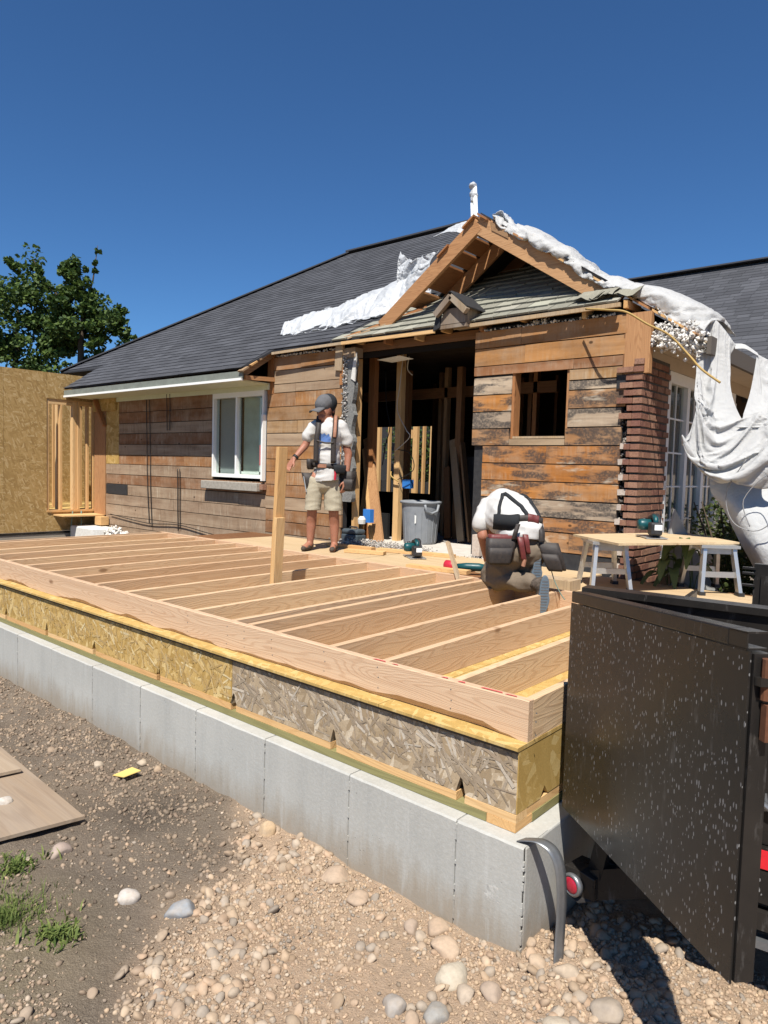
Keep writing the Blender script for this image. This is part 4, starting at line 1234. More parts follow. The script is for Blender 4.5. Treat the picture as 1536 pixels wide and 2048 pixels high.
# far bricks beyond the window
mb_ = MB()
for k in range(9):
    for q in range(2):
        inst(brick_me, 'brick', sideo, (SX - .045, 7.72 + q * .205, .9 + k * COURSE), (0, 0, math.pi / 2))
# french window
wy0, wy1, z0_, z1_ = 5.06, 7.55, 0.62, 2.44
fw = MB()
fw.box(SX - .09, SX - .02, wy0, wy1, z1_, z1_ + .12)
fwo = fw.build('side_window', M['white_paint'], house)
MB().box(SX - .09, SX - .02, wy0, wy1, z0_ - .06, z0_).build('window_sill', M['white_paint'], fwo)
ny_ = 4
for k in range(ny_ + 1):
    yk = wy0 + (wy1 - wy0) * k / ny_
    m = MB(); m.box(SX - .088, SX - .018, yk - .045, yk + .045, z0_ + .001, z1_ - .001); m.build('mullion', M['white_paint'], fwo)
for k in range(ny_):
    ya = wy0 + (wy1 - wy0) * k / ny_ + .046
    yb = wy0 + (wy1 - wy0) * (k + 1) / ny_ - .046
    m = MB(); m.add([(SX - .063, ya, z0_ + .002), (SX - .063, yb, z0_ + .002), (SX - .063, yb, z1_ - .002), (SX - .063, ya, z1_ - .002)], [(0, 1, 2, 3)]); m.build('pane', M['glass'], fwo)
    for q in range(1, 5):
        zz = z0_ + (z1_ - z0_) * q / 5
        m = MB(); m.box(SX - .061, SX - .050, ya, yb, zz - .009, zz + .009); m.build('glazing_bar', M['white_paint'], fwo)
    ym = (ya + yb) / 2
    m = MB(); m.box(SX - .0605, SX - .0495, ym - .009, ym + .009, z0_ + .002, z1_ - .002); m.build('glazing_bar', M['white_paint'], fwo)
m = MB(); m.box(SX - .2, SX - .19, wy0, wy1, z0_, z1_); m.build('curtain_or_dark_panel', m_plain('dark_room', (0.05, 0.055, 0.05), 0.9), fwo)  # dark panel, the unlit room behind the glass painted as colour
# frieze and soffit over it, eave fascia
m = MB(); m.prism([(SX - .02, WY + .06, 2.60), (SX - .02, 4.55, 2.565), (SX - .02, 8.6, 2.565), (SX - .02, 8.6, 2.80), (SX - .02, WY + .06, 2.80)], (-.03, 0, 0)); m.build('frieze', M['beige'], sideo)
m = MB(); m.box(SX - .015, -0.66, WY + .12, 8.6, 2.70, 2.715); m.build('soffit', M['beige'], sideo)
m = MB(); m.box(-0.66, -0.62, WY + .03, 9.5, 2.58, 2.74); m.build('fascia', m_plain('brown_fascia', (0.10, 0.085, 0.07), 0.7), sideo)
# right-hand wing roof behind
wing = MB()
wing.prism([(-9.0, 14.0, 6.0), (14, 14.0, 6.0), (14, 8.6, 2.6), (-3.0, 8.6, 2.6)], (0, 0, -.05))
for c in range(len(wing.c)): wing.c[c] = (1, 1, 1)
wr = wing.build('wing_roof', M['shingle'], house)
m = MB()
S2 = 3.4 / 5.4
a2 = math.atan(S2)
y = 8.6
while y < 13.95:
    x = -3.6 - (y - 8.6) * .3 + rnd.random() * .2
    z = 2.6 + S2 * (y - 8.6)
    while x < 3.5:
        w = rnd.choice((.22, .3, .36))
        c = rnd.uniform(.7, 1.3)
        L = .2
        dy, dz = L * math.cos(a2), L * math.sin(a2)
        up = .016
        vs = [(x, y, z + up), (x + w - .005, y, z + up), (x + w - .005, y + dy, z + dz + .003), (x, y + dy, z + dz + .003), (x, y, z), (x + w - .005, y, z)]
        m.add(vs, [(0, 1, 2, 3), (4, 5, 1, 0)], (c, c, c))
        x += w
    y += .17 * math.cos(a2)
m.build('shingle_field', M['shingle'], wr)['kind'] = 'stuff'
m = MB(); m.box(-3.5, 12, 9.2, 9.4, -.4, 2.7); m.build('wing_wall', M['brick_cut'], wr)
m = MB(); m.beam((-6.0, 13.95, 6.03), (14, 13.95, 6.03), .3, .03, col=(1, 1, 1)); m.build('ridge_cap', M['shingle'], wr)

# ---- inside the opening
ins = MB()
SZ = 0.45
slab = MB(); slab.box(-5.3, -1.6, 4.20, 9.3, 0.25, SZ); slabo = slab.build('floor_slab', M['slab'], house, bevel=0.01)
inn = MB()
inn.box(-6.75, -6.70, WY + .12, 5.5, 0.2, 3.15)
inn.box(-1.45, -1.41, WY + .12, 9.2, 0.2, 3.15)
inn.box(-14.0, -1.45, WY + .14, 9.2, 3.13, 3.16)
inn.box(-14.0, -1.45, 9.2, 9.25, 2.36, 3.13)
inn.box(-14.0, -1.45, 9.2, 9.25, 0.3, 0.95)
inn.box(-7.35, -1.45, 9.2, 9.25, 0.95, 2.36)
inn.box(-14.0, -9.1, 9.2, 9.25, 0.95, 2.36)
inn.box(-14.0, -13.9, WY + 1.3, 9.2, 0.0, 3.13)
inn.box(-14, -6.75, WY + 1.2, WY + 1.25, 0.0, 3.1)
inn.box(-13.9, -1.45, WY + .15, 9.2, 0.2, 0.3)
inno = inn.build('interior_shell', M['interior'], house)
m = MB(); m.box(-5.2, -3.1, WY + .1, WY + .14, 2.98, 3.08); m.build('header', M['darkfir_x'], inno)
def stud(x, y, z0, z1, mat, w=0.042, d=0.09):
    m = MB(); m.box(x, x + w, y, y + d, z0, z1); return m.build('stud', mat, inno)
stud(-4.936, 5.05, SZ, 3.1, M['stud_z'], .093, .09)
stud(-5.13, 4.42, SZ, 2.95, M['stud_z'], .05)
stud(-5.36, 4.95, SZ, 3.0, M['oldfir_z'], .105)
stud(-5.25, 5.6, SZ, 2.9, M['darkfir_z'], .09)
stud(-5.6, 5.9, SZ, 2.9, M['darkfir_z'], .09)
for k, x in enumerate((-5.9, -5.35, -4.95, -4.55, -4.15, -3.75, -3.45, -2.9, -2.4)):
    stud(x, 6.2 + (k % 2) * .4, SZ, 3.0, M['darkfir_z'] if k % 3 else M['oldfir_z'], .06)
for k, x in enumerate((-6.3, -5.7, -5.1, -4.5, -3.9)):
    stud(x, 7.7, SZ, 3.0, M['darkfir_z'], .05)
stud(-4.55, 5.95, SZ, 2.95, M['darkfir_z'], .09)
stud(-3.9, 5.7, SZ, 2.95, M['darkfir_z'], .09)
m = MB(); m.box(-6.6, -3.1, 6.2, 6.3, 2.55, 2.7); m.build('header', M['darkfir_x'], inno)
m = MB(); m.add([(-4.75, 4.42, 2.86), (-4.35, 4.40, 2.88), (-4.2, 4.5, 2.84), (-4.6, 4.55, 2.83)], [(0, 1, 2, 3)]); m.build('torn_plaster', M['concrete_pale'], inno)
# junction boxes on studs
for (x, y, z) in ((-5.40, 5.54, 1.72), (-5.40, 5.54, 1.41)):
    m = MB(); m.box(x, x + .07, y, y + .06, z, z + .12); m.build('junction_box', M['grey_plastic'], inno)
m = MB(); m.box(-4.82, -4.68, 5.10, 5.18, 1.19, 1.31); m.build('junction_box', M['blue'], inno)
m = MB(); m.box(-5.03, -4.90, 4.54, 4.615, .72, .90); m.build('junction_box', M['blue'], inno)
# loose wiring
def wire(pts, r, mat, parent=None, name='cable'):
    P = [Vector(p) for p in pts]
    out = []
    for i in range(len(P) - 1):
        a, b_, c, d = P[max(i - 1, 0)], P[i], P[i + 1], P[min(i + 2, len(P) - 1)]
        for t in np.linspace(0, 1, 7)[:-1]:
            t = float(t)
            out.append(0.5 * ((2 * b_) + (-a + c) * t + (2 * a - 5 * b_ + 4 * c - d) * t * t + (-a + 3 * b_ - 3 * c + d) * t ** 3))
    out.append(P[-1])
    m = MB(); m.tube(out, r, 6)
    return m.build(name, mat, parent, origin=None if parent else P[0], smooth=True)
wire([(-4.783, 5.007, 3.092), (-4.838, 5.007, 2.599), (-4.87, 5.007, 2.27), (-4.706, 5.007, 1.997), (-4.641, 5.007, 1.887), (-4.892, 5.007, 1.701)], .006, M['cord_white'], inno)
wire([(-4.838, 5.007, 1.723), (-4.619, 5.007, 1.668), (-4.564, 5.018, 1.449), (-4.838, 5.018, 1.307)], .006, M['cord_black'], inno)
wire([(-5.33, 5.269, 2.873), (-5.298, 5.269, 2.38), (-5.221, 5.269, 2.051), (-5.298, 5.269, 1.778), (-5.341, 5.269, 1.504)], .007, M['cord_black'], inno)
wire([(-4.706, 5.029, 2.982), (-4.728, 5.029, 2.818), (-4.641, 5.029, 2.73)], .008, M['cord_white'], inno)
wire([(-4.969, 5.029, 1.416), (-4.925, 4.985, 1.351), (-4.816, 5.007, 1.285)], .01, M['cord_yellow'], inno)
# dark boards and sheets leaning inside on the right
m = MB(); m.beam((-4.14, 5.6, SZ + .02), (-4.62, 6.0, 1.9), .11, .04, (0, -1, .2)); m.build('leaning_board', M['weathered_stick'], inno)
m = MB(); m.beam((-4.0, 5.63, SZ + .02), (-4.48, 6.03, 1.88), .03, .12, (0, -1, .2)); m.build('leaning_board', M['darkfir_z'], inno)
m = MB(); m.beam((-4.5, 5.78, SZ + .02), (-4.75, 6.05, 1.5), .10, .03, (0, -1, .2)); m.build('leaning_board', M['darkfir_z'], inno)
m = MB(); m.prism([(-4.67, 6.05, SZ + .02), (-3.75, 6.05, SZ + .02), (-3.75, 6.2, 1.68), (-4.67, 6.2, 1.66)], (0, .03, 0)); m.build('black_sheet', M['tarpaper'], inno)
# cables hanging on the left wall
for (x, zt, zb, dx) in ((-10.05, 2.55, .35, .12), (-9.94, 2.55, .30, .1), (-9.40, 2.62, 2.0, 0.02), (-9.30, 2.62, 2.0, 0.0), (-9.05, 1.35, .3, 0.03), (-8.98, 1.35, .35, .02)):
    wire([(x, WY - .05, zt), (x + dx * .2, WY - .045, (zt * 2 + zb) / 3), (x + dx * .4, WY - .045, (zt + zb * 2) / 3), (x + dx, WY - .045, zb)], .007, M['cord_black'], house)
wire([(-11.3, WY - .05, .44), (-10.0, WY - .05, .36), (-9.0, WY - .05, .40), (-8.0, WY - .05, .32), (-6.8, WY - .06, .27)], .008, M['cord_black'], house)
# gable-end vent pipes poking through the roof
# ------------------------------------------------------------------ new sheathed wall on the left
OX = -12.05
osb = thing('sheathed_wall', (OX, 3.2, 0.0), 'new wall sheathed in tan strand board with an open stud doorway', 'wall')
YO0, YO1, ZO0, ZO1 = 3.38, 4.47, 0.45, 2.59
T = 0.014
zt_, zb_ = 3.07, 0.09
for (y0, y1, z0, z1) in ((0.2, 1.40, zb_, zt_), (1.404, 2.62, zb_, zt_), (2.624, YO0, zb_, zt_), (YO0 + .002, 3.84, ZO1 + .0, zt_), (3.844, 4.62, ZO1, zt_), (YO0 + .002, 4.62, zb_, ZO0)):
    m = MB(); m.box(OX - T, OX + J(.002), y0, y1, z0, z1); m.build('sheathing_panel', M['osb_wall'], osb)
m = MB(); m.box(OX - .02, OX + .02, 0.2, 4.6, -.30, .07); m.build('footing', M['concrete'], osb)
m = MB(); m.box(OX + .0205, OX + .03, 0.2, 4.6, .045, .088); m.build('flashing_strip', M['black_paint'], osb)
def ost(x, y, z0, z1, dx=.09, dy=.038, mat='stud_z'):
    m = MB(); m.box(x, x + dx, y, y + dy, z0, z1); return m.build('stud', M[mat], osb)
ost(OX - .105, YO0 + .005, ZO0 + .04, ZO1 - .02)
ost(OX - .105, 3.88, ZO0 + .04, ZO1 - .02); ost(OX - .104, 3.922, ZO0 + .04, ZO1 - .02); ost(OX - .106, 3.965, ZO0 + .04, ZO1 - .02, .12)
for y in (4.40, 4.442, 4.484): ost(OX - .06 + .02 * (y - 4.4) / .04, y, ZO0 - .05, 2.75, .12)
ost(OX - .10, 3.64, ZO0 + .04, ZO1 - .1, .09, .038)
ost(OX - .10, 4.16, ZO0 + .04, ZO1 - .09, .09, .038)
ost(OX - .10, 4.29, ZO0 + .04, ZO1 - .09, .09, .038)
ost(OX - .35, 3.5, ZO0, ZO1, .09, .038)
ost(OX - .42, 4.05, ZO0, ZO1, .09, .038)
ost(OX - .55, 3.78, ZO0, ZO1, .09, .038)
m = MB(); m.box(OX - .10, OX - .012, YO0 + .044, 3.879, ZO1 - .10, ZO1 - .055); m.build('plate', M['stud_y'], osb)
m = MB(); m.box(OX - .10, OX - .012, 4.005, 4.398, ZO1 - .09, ZO1 - .045); m.build('plate', M['stud_y'], osb)
m = MB(); m.box(OX - .10, OX + .02, YO0, 4.5, ZO0 + .0, ZO0 + .038); m.build('plate', M['stud_y'], osb)
for k in range(7):
    ost(OX - 1.3 - .25 * (k % 2), 3.35 + .27 * k, ZO0, ZO1 + .1, .038, .09)
for k in range(5):
    ost(OX - 2.6, 3.5 + .4 * k, ZO0, ZO1 + .1, .038, .09)
m = MB(); m.box(OX - 4.0, OX - .11, 3.0, 6.5, ZO0 - .05, ZO0 - .002); m.build('inner_floor', M['subfloor'], osb)
m = MB(); m.box(OX - 3.2, OX - 3.18, 3.0, 6.5, ZO0, ZO1 + .6); m.build('inner_sheathing', M['osb_wall'], osb)
m = MB(); m.box(OX - .09, OX - .02, YO0, 4.5, ZO1 - .05, ZO1 + .1); m.build('header', M['stud_y'], osb)
m = MB(); m.box(-12.0, -11.56, WY - .02, WY + .04, .40, 2.62); m.build('corner_sheathing', M['oldfir_z'], osb)
m = MB(); m.beam((-11.78, WY - .12, 2.62), (-11.52, WY - .05, 2.12), .04, .09, (0, -1, 0)); m.build('brace', M['oldfir_z'], osb)
m = MB(); m.box(OX - .02, OX + .45, 3.5, 4.3, ZO0 - .065, ZO0 - .04); m.build('sill_board', M['stud_y'], osb)
# things at its foot
m = MB(); m.box(-11.62, -11.38, WY - .2, WY - .04, .22, .38); tag(m.build('wood_block', M['stud_x'], None, (-11.5, WY - .12, .22), bevel=.004), 'short pale lumber block on the concrete stub by the wall corner', 'lumber block')
m = MB()
m.prism([(-11.9, 3.75, -.46), (-11.15, 3.8, -.46), (-10.9, 4.2, -.46), (-11.9, 4.27, -.46)], (0, 0, .66))
tag(m.build('concrete_stub', M['concrete_pale'], None, (-11.5, 4.0, -.46), bevel=.03), 'broken concrete stub at the far left house corner', 'concrete')
fl = fluff('rubble_heap', [(-10.75, 4.05, .12), (-10.6, 4.1, .1)], 160, (.12, .08, .05), .05, WHT, None, 31)
tag(fl, 'pale crumbled mortar heap beside the concrete stub', 'rubble', kind='stuff')
for k, (pts, lab) in enumerate((([(-12.0, 4.02, .46), (-11.75, 3.9, .2), (-11.6, 3.7, -.2)], 'green strap slanting down from the doorway sill, right one'), ([(-12.0, 3.85, .46), (-11.95, 3.8, .2), (-11.9, 3.75, -.1)], 'thin green strap hanging straight down from the doorway sill'))):
    m = MB(); m.tube(pts, .012, 6)
    tag(m.build('strap', M['strap_green'], None, pts[-1]), lab, 'strap')

# ------------------------------------------------------------------ plywood decking behind the joists
DZ = 0.48
def sheet(name, poly, z, t, mat, label, cat='plywood sheet', group=None):
    m = MB(); m.prism([(x, y, z - t) for x, y in poly], (0, 0, t))
    c = (sum(p[0] for p in poly) / len(poly), sum(p[1] for p in poly) / len(poly), z - t)
    return tag(m.build(name, mat, None, c), label, cat, group)
G1 = 'plywood decking sheets'
sheet('plywood_sheet', [(-6.15, 2.72), (-3.72, 2.72), (-3.75, 4.0), (-6.05, 3.98)], DZ, .018, M['ply_new'], 'pale plywood deck sheet under the standing man', group=G1)
sheet('plywood_sheet', [(-3.70, 2.72), (-2.45, 2.72), (-2.5, 4.16), (-3.73, 4.16)], DZ + .002, .018, M['ply_new'], 'plywood deck sheet under the saw in front of the bin', group=G1)
sheet('plywood_sheet', [(-2.42, 3.35), (-1.5, 3.32), (-1.48, 4.18), (-2.45, 4.18)], DZ - .004, .018, M['ply_new'], 'plywood deck sheet behind the kneeling man', group=G1)
sheet('plywood_sheet', [(-1.47, 2.72), (0.02, 2.72), (0.0, 3.95), (-1.45, 4.0)], DZ, .018, M['ply_new'], 'plywood deck sheet under the low work table', group=G1)
m = MB(); m.box(-6.9, 0.02, 2.73, 4.15, .30, DZ - .024); tag(m.build('deck_framing', M['darkfir_x'], None, (-3.4, 3.4, .30)), 'dark timber framing carrying the plywood decking', 'deck framing')
m = MB(); m.box(-2.44, -1.5, 2.73, 2.77, DZ - .02, DZ + .03); tag(m.build('deck_joist', M['fir_x'], None, (-2, 2.75, DZ - .02)), 'short joist along the gap in the decking', 'joist')
for (x0, y0, x1, y1, lab) in ((-2.95, 2.95, -2.30, 3.05, 'loose lumber offcut lying beside the red grinder'), (-4.2, 3.35, -3.75, 3.52, 'plank offcut lying right of the standing man'), (-4.75, 3.62, -4.1, 3.72, 'thin plank behind the standing man'), (-4.05, 3.75, -3.1, 3.95, 'long thin offcut in front of the rubble')):
    m = MB(); m.beam((x0, y0, DZ + .022), (x1, y1, DZ + .022), .10, .036); tag(m.build('lumber_offcut', M['stud_x'], None, (x0, y0, DZ)), lab, 'lumber offcut', 'loose offcuts on the deck')
m = MB(); m.box(-1.52, -1.2, 2.9, 3.1, DZ + .002, DZ + .09); tag(m.build('lumber_block', M['weathered_stick'], None, (-1.4, 3.0, DZ)), 'rough dark timber end behind the kneeling man\'s shoes', 'lumber block')
# demolition dust on slab and deck
fl = fluff('mortar_rubble', [(-5.0 + 1.2 * k / 12, 4.22 + .04 * (k % 3), .475) for k in range(13)], 1600, (.10, .09, .022), .014, [(.48, .45, .41), (.38, .36, .33), (.56, .54, .5), (.25, .23, .21), (.42, .38, .33)], None, 21)
tag(fl, 'white crumbled plaster rubble along the threshold', 'rubble', kind='stuff')
fl = fluff('plaster_dust', [(-3.0 + .6 * k / 8, 4.16, .475) for k in range(9)], 400, (.06, .05, .015), .012, [(.48, .45, .41), (.38, .36, .33), (.56, .54, .5)], None, 22)
tag(fl, 'plaster crumbs at the right end of the threshold', 'rubble', kind='stuff')

# ------------------------------------------------------------------ timber post
post = thing('timber_post', (-3.03, 1.30, ZS), 'upright doubled timber post clamped between the floor joists', 'post')
m = MB(); m.prism([(-3.055, 1.26, ZS), (-3.017, 1.26, ZS), (-3.017, 1.349, ZS), (-3.055, 1.349, ZS)], (.06, .0, 1.25)); m.build('main_post', M['stud_z'], post, bevel=.002)
m = MB(); m.prism([(-3.015, 1.235, ZS), (-2.977, 1.235, ZS), (-2.977, 1.324, ZS), (-3.015, 1.324, ZS)], (.033, .0, .68)); m.build('short_post', M['stud_z'], post, bevel=.002)
m = MB(); m.prism([(-3.10, 1.30, ZS), (-3.058, 1.30, ZS), (-3.058, 1.37, ZS), (-3.10, 1.37, ZS)], (.022, .0, .52)); m.build('side_block', M['stud_z'], post, bevel=.002)

# ------------------------------------------------------------------ tarps
def cloth(name, ctrl, nu, nv, folds, mat, label, seed, amp=0.05, cat='tarp', fscale=4.0, parent=None, fdir=None, thick=0.003, nw=11, kd=1.22, sim=None):
    """sheet through control rows, Catmull-Rom in both directions, with sharp folds"""
    A = np.array(ctrl, float)
    def cr(P, n):
        P = np.asarray(P)
        k = len(P)
        t = np.linspace(0, k - 1, n)
        i = np.minimum(t.astype(int), k - 2)
        f = (t - i)[:, None, None] if P.ndim == 3 else (t - i)[:, None]
        g = lambda j: P[np.clip(j, 0, k - 1)]
        a, b, c, d = g(i - 1), g(i), g(i + 1), g(i + 2)
        return .5 * (2 * b + (-a + c) * f + (2 * a - 5 * b + 4 * c - d) * f ** 2 + (-a + 3 * b - 3 * c + d) * f ** 3)
    B = cr(A, nu)
    B = np.transpose(cr(np.transpose(B, (1, 0, 2)), nv), (1, 0, 2))
    du = np.gradient(B, axis=0); dv = np.gradient(B, axis=1)
    N = np.cross(du, dv)
    N /= np.linalg.norm(N, axis=2, keepdims=True) + 1e-9
    rr_ = random.Random(int(seed * 10))
    WAVES = []
    for k in range(nw):
        d_ = Vector((rr_.gauss(0, 1), rr_.gauss(0, 1), rr_.gauss(0, 1))).normalized() * (.35 * 1.32 ** k)
        WAVES.append((d_.x, d_.y, d_.z, rr_.random() * 7, 0.9 / kd ** k))
    out = B.copy()
    for i in range(nu):
        for j in range(nv):
            p = B[i, j]
            h = 0.0
            wob = mnoise.noise(Vector((p[0] * 1.7 + seed, p[1] * 1.7, p[2] * 1.7)))
            for (kx, ky, kz, ph, am) in WAVES:
                t = (p[0] * kx + p[1] * ky + p[2] * kz) * fscale + ph + 0.9 * wob
                tri = abs((t % 1.0) * 2 - 1)
                h += am * (tri ** 1.4 - .4) * (0.55 + 0.9 * mnoise.noise(Vector((p[0] * 2.3 + ph, p[1] * 2.3, p[2] * 2.3 + ph))))
            h = folds * h + amp * wob
            if fdir is not None:
                t = np.dot(p, fdir) * fscale * .6 + .8 * wob
                h += folds * 1.2 * (1 - abs((t % 1.0) * 2 - 1)) ** 2.2
            out[i, j] += N[i, j] * h
    P = [[tuple(out[i, j]) for j in range(nv)] for i in range(nu)]
    m = MB(); m.grid(P)
    if sim:
        # let the sheet buckle: rest shape larger than the hung shape, held at a few places
        me = m.mesh('tmp')
        ob = bpy.data.objects.new('tmp', me); COL.objects.link(ob)
        vg = ob.vertex_groups.new(name='pin')
        for i in range(nu):
            for j in range(nv):
                w_ = sim['pin'](i / (nu - 1), j / (nv - 1))
                if w_ > 0: vg.add([i * nv + j], w_, 'REPLACE')
        md = ob.modifiers.new('cloth', 'CLOTH')
        cs = md.settings
        cs.quality = 5
        cs.mass = .12
        cs.tension_stiffness = cs.compression_stiffness = sim.get('stiff', 12)
        cs.shear_stiffness = 4
        cs.bending_stiffness = sim.get('bend', .03)
        cs.shrink_min = cs.shrink_max = -sim.get('grow', .12)
        cs.vertex_group_mass = 'pin'
        cs.effector_weights.gravity = sim.get('g', 1.0)
        cs.air_damping = 3
        md.collision_settings.use_collision = False
        md.collision_settings.use_self_collision = False
        scn.frame_start, scn.frame_end = 1, 60
        md.point_cache.frame_start, md.point_cache.frame_end = 1, 60
        for f_ in range(1, sim.get('frames', 24) + 1): scn.frame_set(f_)
        dg = bpy.context.evaluated_depsgraph_get()
        ev = ob.evaluated_get(dg)
        m.v = [tuple(v.co) for v in ev.data.vertices]
        bpy.data.objects.remove(ob, do_unlink=True)
        scn.frame_set(1)
    o = m.build(name, mat, parent, None if parent else m.v[(nu // 2) * nv + nv // 2], smooth=True)
    so = o.modifiers.new('thickness', 'SOLIDIFY'); so.thickness = thick
    if label: tag(o, label, cat)
    return o
ctrl = [
 [(-0.77, 4.358, 2.76), (-0.737, 4.462, 2.87), (-0.666, 4.523, 2.92), (-0.583, 4.587, 2.821), (-0.504, 4.644, 2.693)],
 [(-0.678, 4.217, 2.534), (-0.597, 4.155, 2.532), (-0.542, 4.205, 2.565), (-0.479, 4.256, 2.537), (-0.449, 4.409, 2.475)],
 [(-0.649, 4.081, 2.185), (-0.545, 4.039, 2.197), (-0.464, 4.111, 2.222), (-0.39, 4.173, 2.203), (-0.308, 4.306, 2.147)],
 [(-0.617, 3.954, 1.912), (-0.514, 3.911, 1.928), (-0.404, 3.942, 1.949), (-0.291, 4.04, 1.953), (-0.075, 4.289, 1.923)],
 [(-0.707, 3.935, 1.816), (-0.536, 3.879, 1.756), (-0.377, 3.883, 1.756), (-0.216, 4.02, 1.741), (-0.022, 4.185, 1.706)],
 [(-0.664, 4.03, 1.728), (-0.506, 4.021, 1.563), (-0.343, 4.086, 1.455), (-0.17, 4.165, 1.414), (-0.012, 4.303, 1.428)]]
cloth('hanging_tarp', ctrl, 96, 76, .018, M['tarp'], 'crumpled silver-white woven tarp hanging from the right eave', 2.0, .015, fscale=4.0, nw=8, sim=dict(pin=lambda u, v: 1.0 if (u < .02 or (abs(u - .8) < .03 and v < .03) or (v > .97 and .5 < u) or (abs(u - 1) < .02 and (v < .02 or abs(v - .5) < .02 or v > .98)) or (abs(u - .45) < .03 and v < .02)) else 0.0, grow=.22, frames=26, bend=.03))
ctrl = [[(-0.312, 4.67, 2.607), (-0.276, 4.699, 2.581), (-0.207, 4.755, 2.538)], [(-0.295, 4.465, 2.338), (-0.226, 4.522, 2.319), (-0.10, 4.62, 2.3)], [(-0.33, 4.29, 2.08), (-0.194, 4.336, 2.08), (-0.0, 4.46, 2.06)], [(-0.33, 4.20, 1.90), (-0.15, 4.26, 1.90), (0.1, 4.42, 1.9)]]
cloth('tarp_corner', ctrl, 46, 34, .012, M['tarp'], 'pointed corner of white tarp tied up at the far right eave', 5.0, .01, nw=7, sim=dict(pin=lambda u, v: 1.0 if u < .03 or u > .97 or v > .97 else 0.0, grow=.10, frames=20))
ctrl = [[(-0.504, 4.644, 2.72), (-0.42, 4.66, 2.70), (-0.312, 4.67, 2.62)], [(-0.49, 4.60, 2.66), (-0.41, 4.62, 2.655), (-0.29, 4.65, 2.585)]]
cloth('tarp_strip', ctrl, 14, 40, .012, M['tarp'], 'twisted strip of white tarp bridging the eave gap', 6.0, .01)
ctrl = [[(-0.583, 4.351, 1.62), (-0.402, 4.501, 1.60), (0.1, 4.79, 1.60)], [(-0.563, 4.351, 1.354), (-0.317, 4.363, 1.333), (0.16, 4.60, 1.322)], [(-0.444, 4.372, 1.168), (-0.199, 4.251, 1.143), (0.22, 4.5, 1.151)], [(-0.293, 4.347, 0.896), (-0.092, 4.19, 0.894), (0.30, 4.4, 0.9)], [(-0.154, 4.381, 0.653), (-0.013, 4.239, 0.661), (0.36, 4.34, 0.678)], [(-0.02, 4.40, 0.35), (0.1, 4.25, 0.35), (0.45, 4.3, 0.35)]]
cloth('lower_tarp', ctrl, 90, 60, .008, M['poly_grey'], 'smooth grey-white tarp stretched down to the ground behind the black trailer', 9.0, .04, fscale=2.0)
# tarp bunched along the right gable slope
rows = []
for i in range(16):
    t = i / 15
    x = -3.06 + 2.36 * t
    y = GY - .03 if x < -1.5 else GY - .03 - .08 * min(1, (x + 1.5) / .5)
    zr = gz_r(x) + .05
    hump = 0.04 + 0.085 * t + .03 * math.sin(t * 9)
    rows.append([(x, y + .02, zr + .0), (x + .02, y - .03, zr + .03), (x + .05, y + .1, zr + hump), (x + .05, y + .45, zr + hump * 1.25), (x + .03, y + .95, zr + hump * .9)])
cloth('slope_tarp', rows, 150, 44, .012, M['tarp'], 'white tarp bunched along the right gable slope', 12.0, .01, fscale=3.0, nw=8, sim=dict(pin=lambda u, v: 1.0 if (v < .03 and int(u * 40) % 4 == 0) or v > .97 or u < .01 or u > .99 else 0.0, grow=.14, g=.12, frames=22, bend=.015))
# plastic at the peak
rows = [[(PX + .16 + .1 * i, GY + .05 + .16 * j_, gz_r(PX + .2 + .1 * i) + .10 + .09 * math.sin(1.7 * i + j_)) for j_ in range(4)] for i in range(4)]
cloth('peak_plastic', rows, 40, 40, .06, M['plastic_sheet'], 'crumpled clear-white plastic caught just right of the gable peak', 21.0, .05, 'plastic sheet', 7.0)
rows = [[(-4.72, 5.5, 4.69), (-4.72, 5.55, 4.72), (-4.68, 5.62, 4.73)], [(-4.45, 5.5, 4.70), (-4.44, 5.55, 4.78), (-4.42, 5.62, 4.80)], [(-4.15, 5.5, 4.62), (-4.15, 5.55, 4.80), (-4.12, 5.62, 4.82)], [(-3.95, 5.5, 4.60), (-3.95, 5.55, 4.78), (-3.92, 5.62, 4.80)]]
cloth('ridge_plastic', rows, 46, 26, .03, M['plastic_sheet'], 'white plastic scrap blowing left of the gable peak', 24.0, .03, 'plastic sheet', 6.0)
# tarp on the main roof
def rp(x, y, h): return (x, y, roof_z(y) + h)
ctrl = [[rp(-6.90, 4.62, .03), rp(-7.02, 4.80, .14), rp(-7.10, 4.96, .06)],
        [rp(-6.45, 4.58, .03), rp(-6.62, 4.92, .12), rp(-6.78, 5.18, .08)],
        [rp(-5.85, 4.60, .04), rp(-6.1, 5.05, .12), rp(-6.3, 5.45, .08)],
        [rp(-5.35, 4.66, .05), rp(-5.6, 5.15, .14), rp(-5.85, 5.62, .08)],
        [rp(-4.95, 4.72, .05), rp(-5.15, 5.2, .20), rp(-5.40, 5.72, .10)],
        [rp(-4.65, 4.78, .05), rp(-4.8, 5.2, .24), rp(-5.05, 5.75, .12)]]
cloth('roof_tarp', ctrl, 130, 60, .012, M['plastic_sheet'], 'long white plastic sheet lying on the dark main roof', 31.0, .01, 'plastic sheet', 3.0, nw=8, sim=dict(pin=lambda u, v: 1.0 if (v < .03 and int(u * 30) % 3 == 0) or (v > .97 and int(u * 30) % 4 == 0) or u < .01 or u > .99 else 0.0, grow=.13, g=.1, frames=22, bend=.012))
ctrl = [[rp(-4.95, 5.05, .05), rp(-4.7, 5.0, .05), rp(-4.35, 4.95, .05)], [rp(-5.02, 5.1, .30), rp(-4.78, 5.05, .25), rp(-4.35, 5.0, .25)], [rp(-5.05, 5.12, .55), rp(-4.85, 5.1, .45), rp(-4.42, 5.05, .50)], [rp(-5.02, 5.15, .72), rp(-4.80, 5.15, .58), rp(-4.3, 5.1, .62)]]
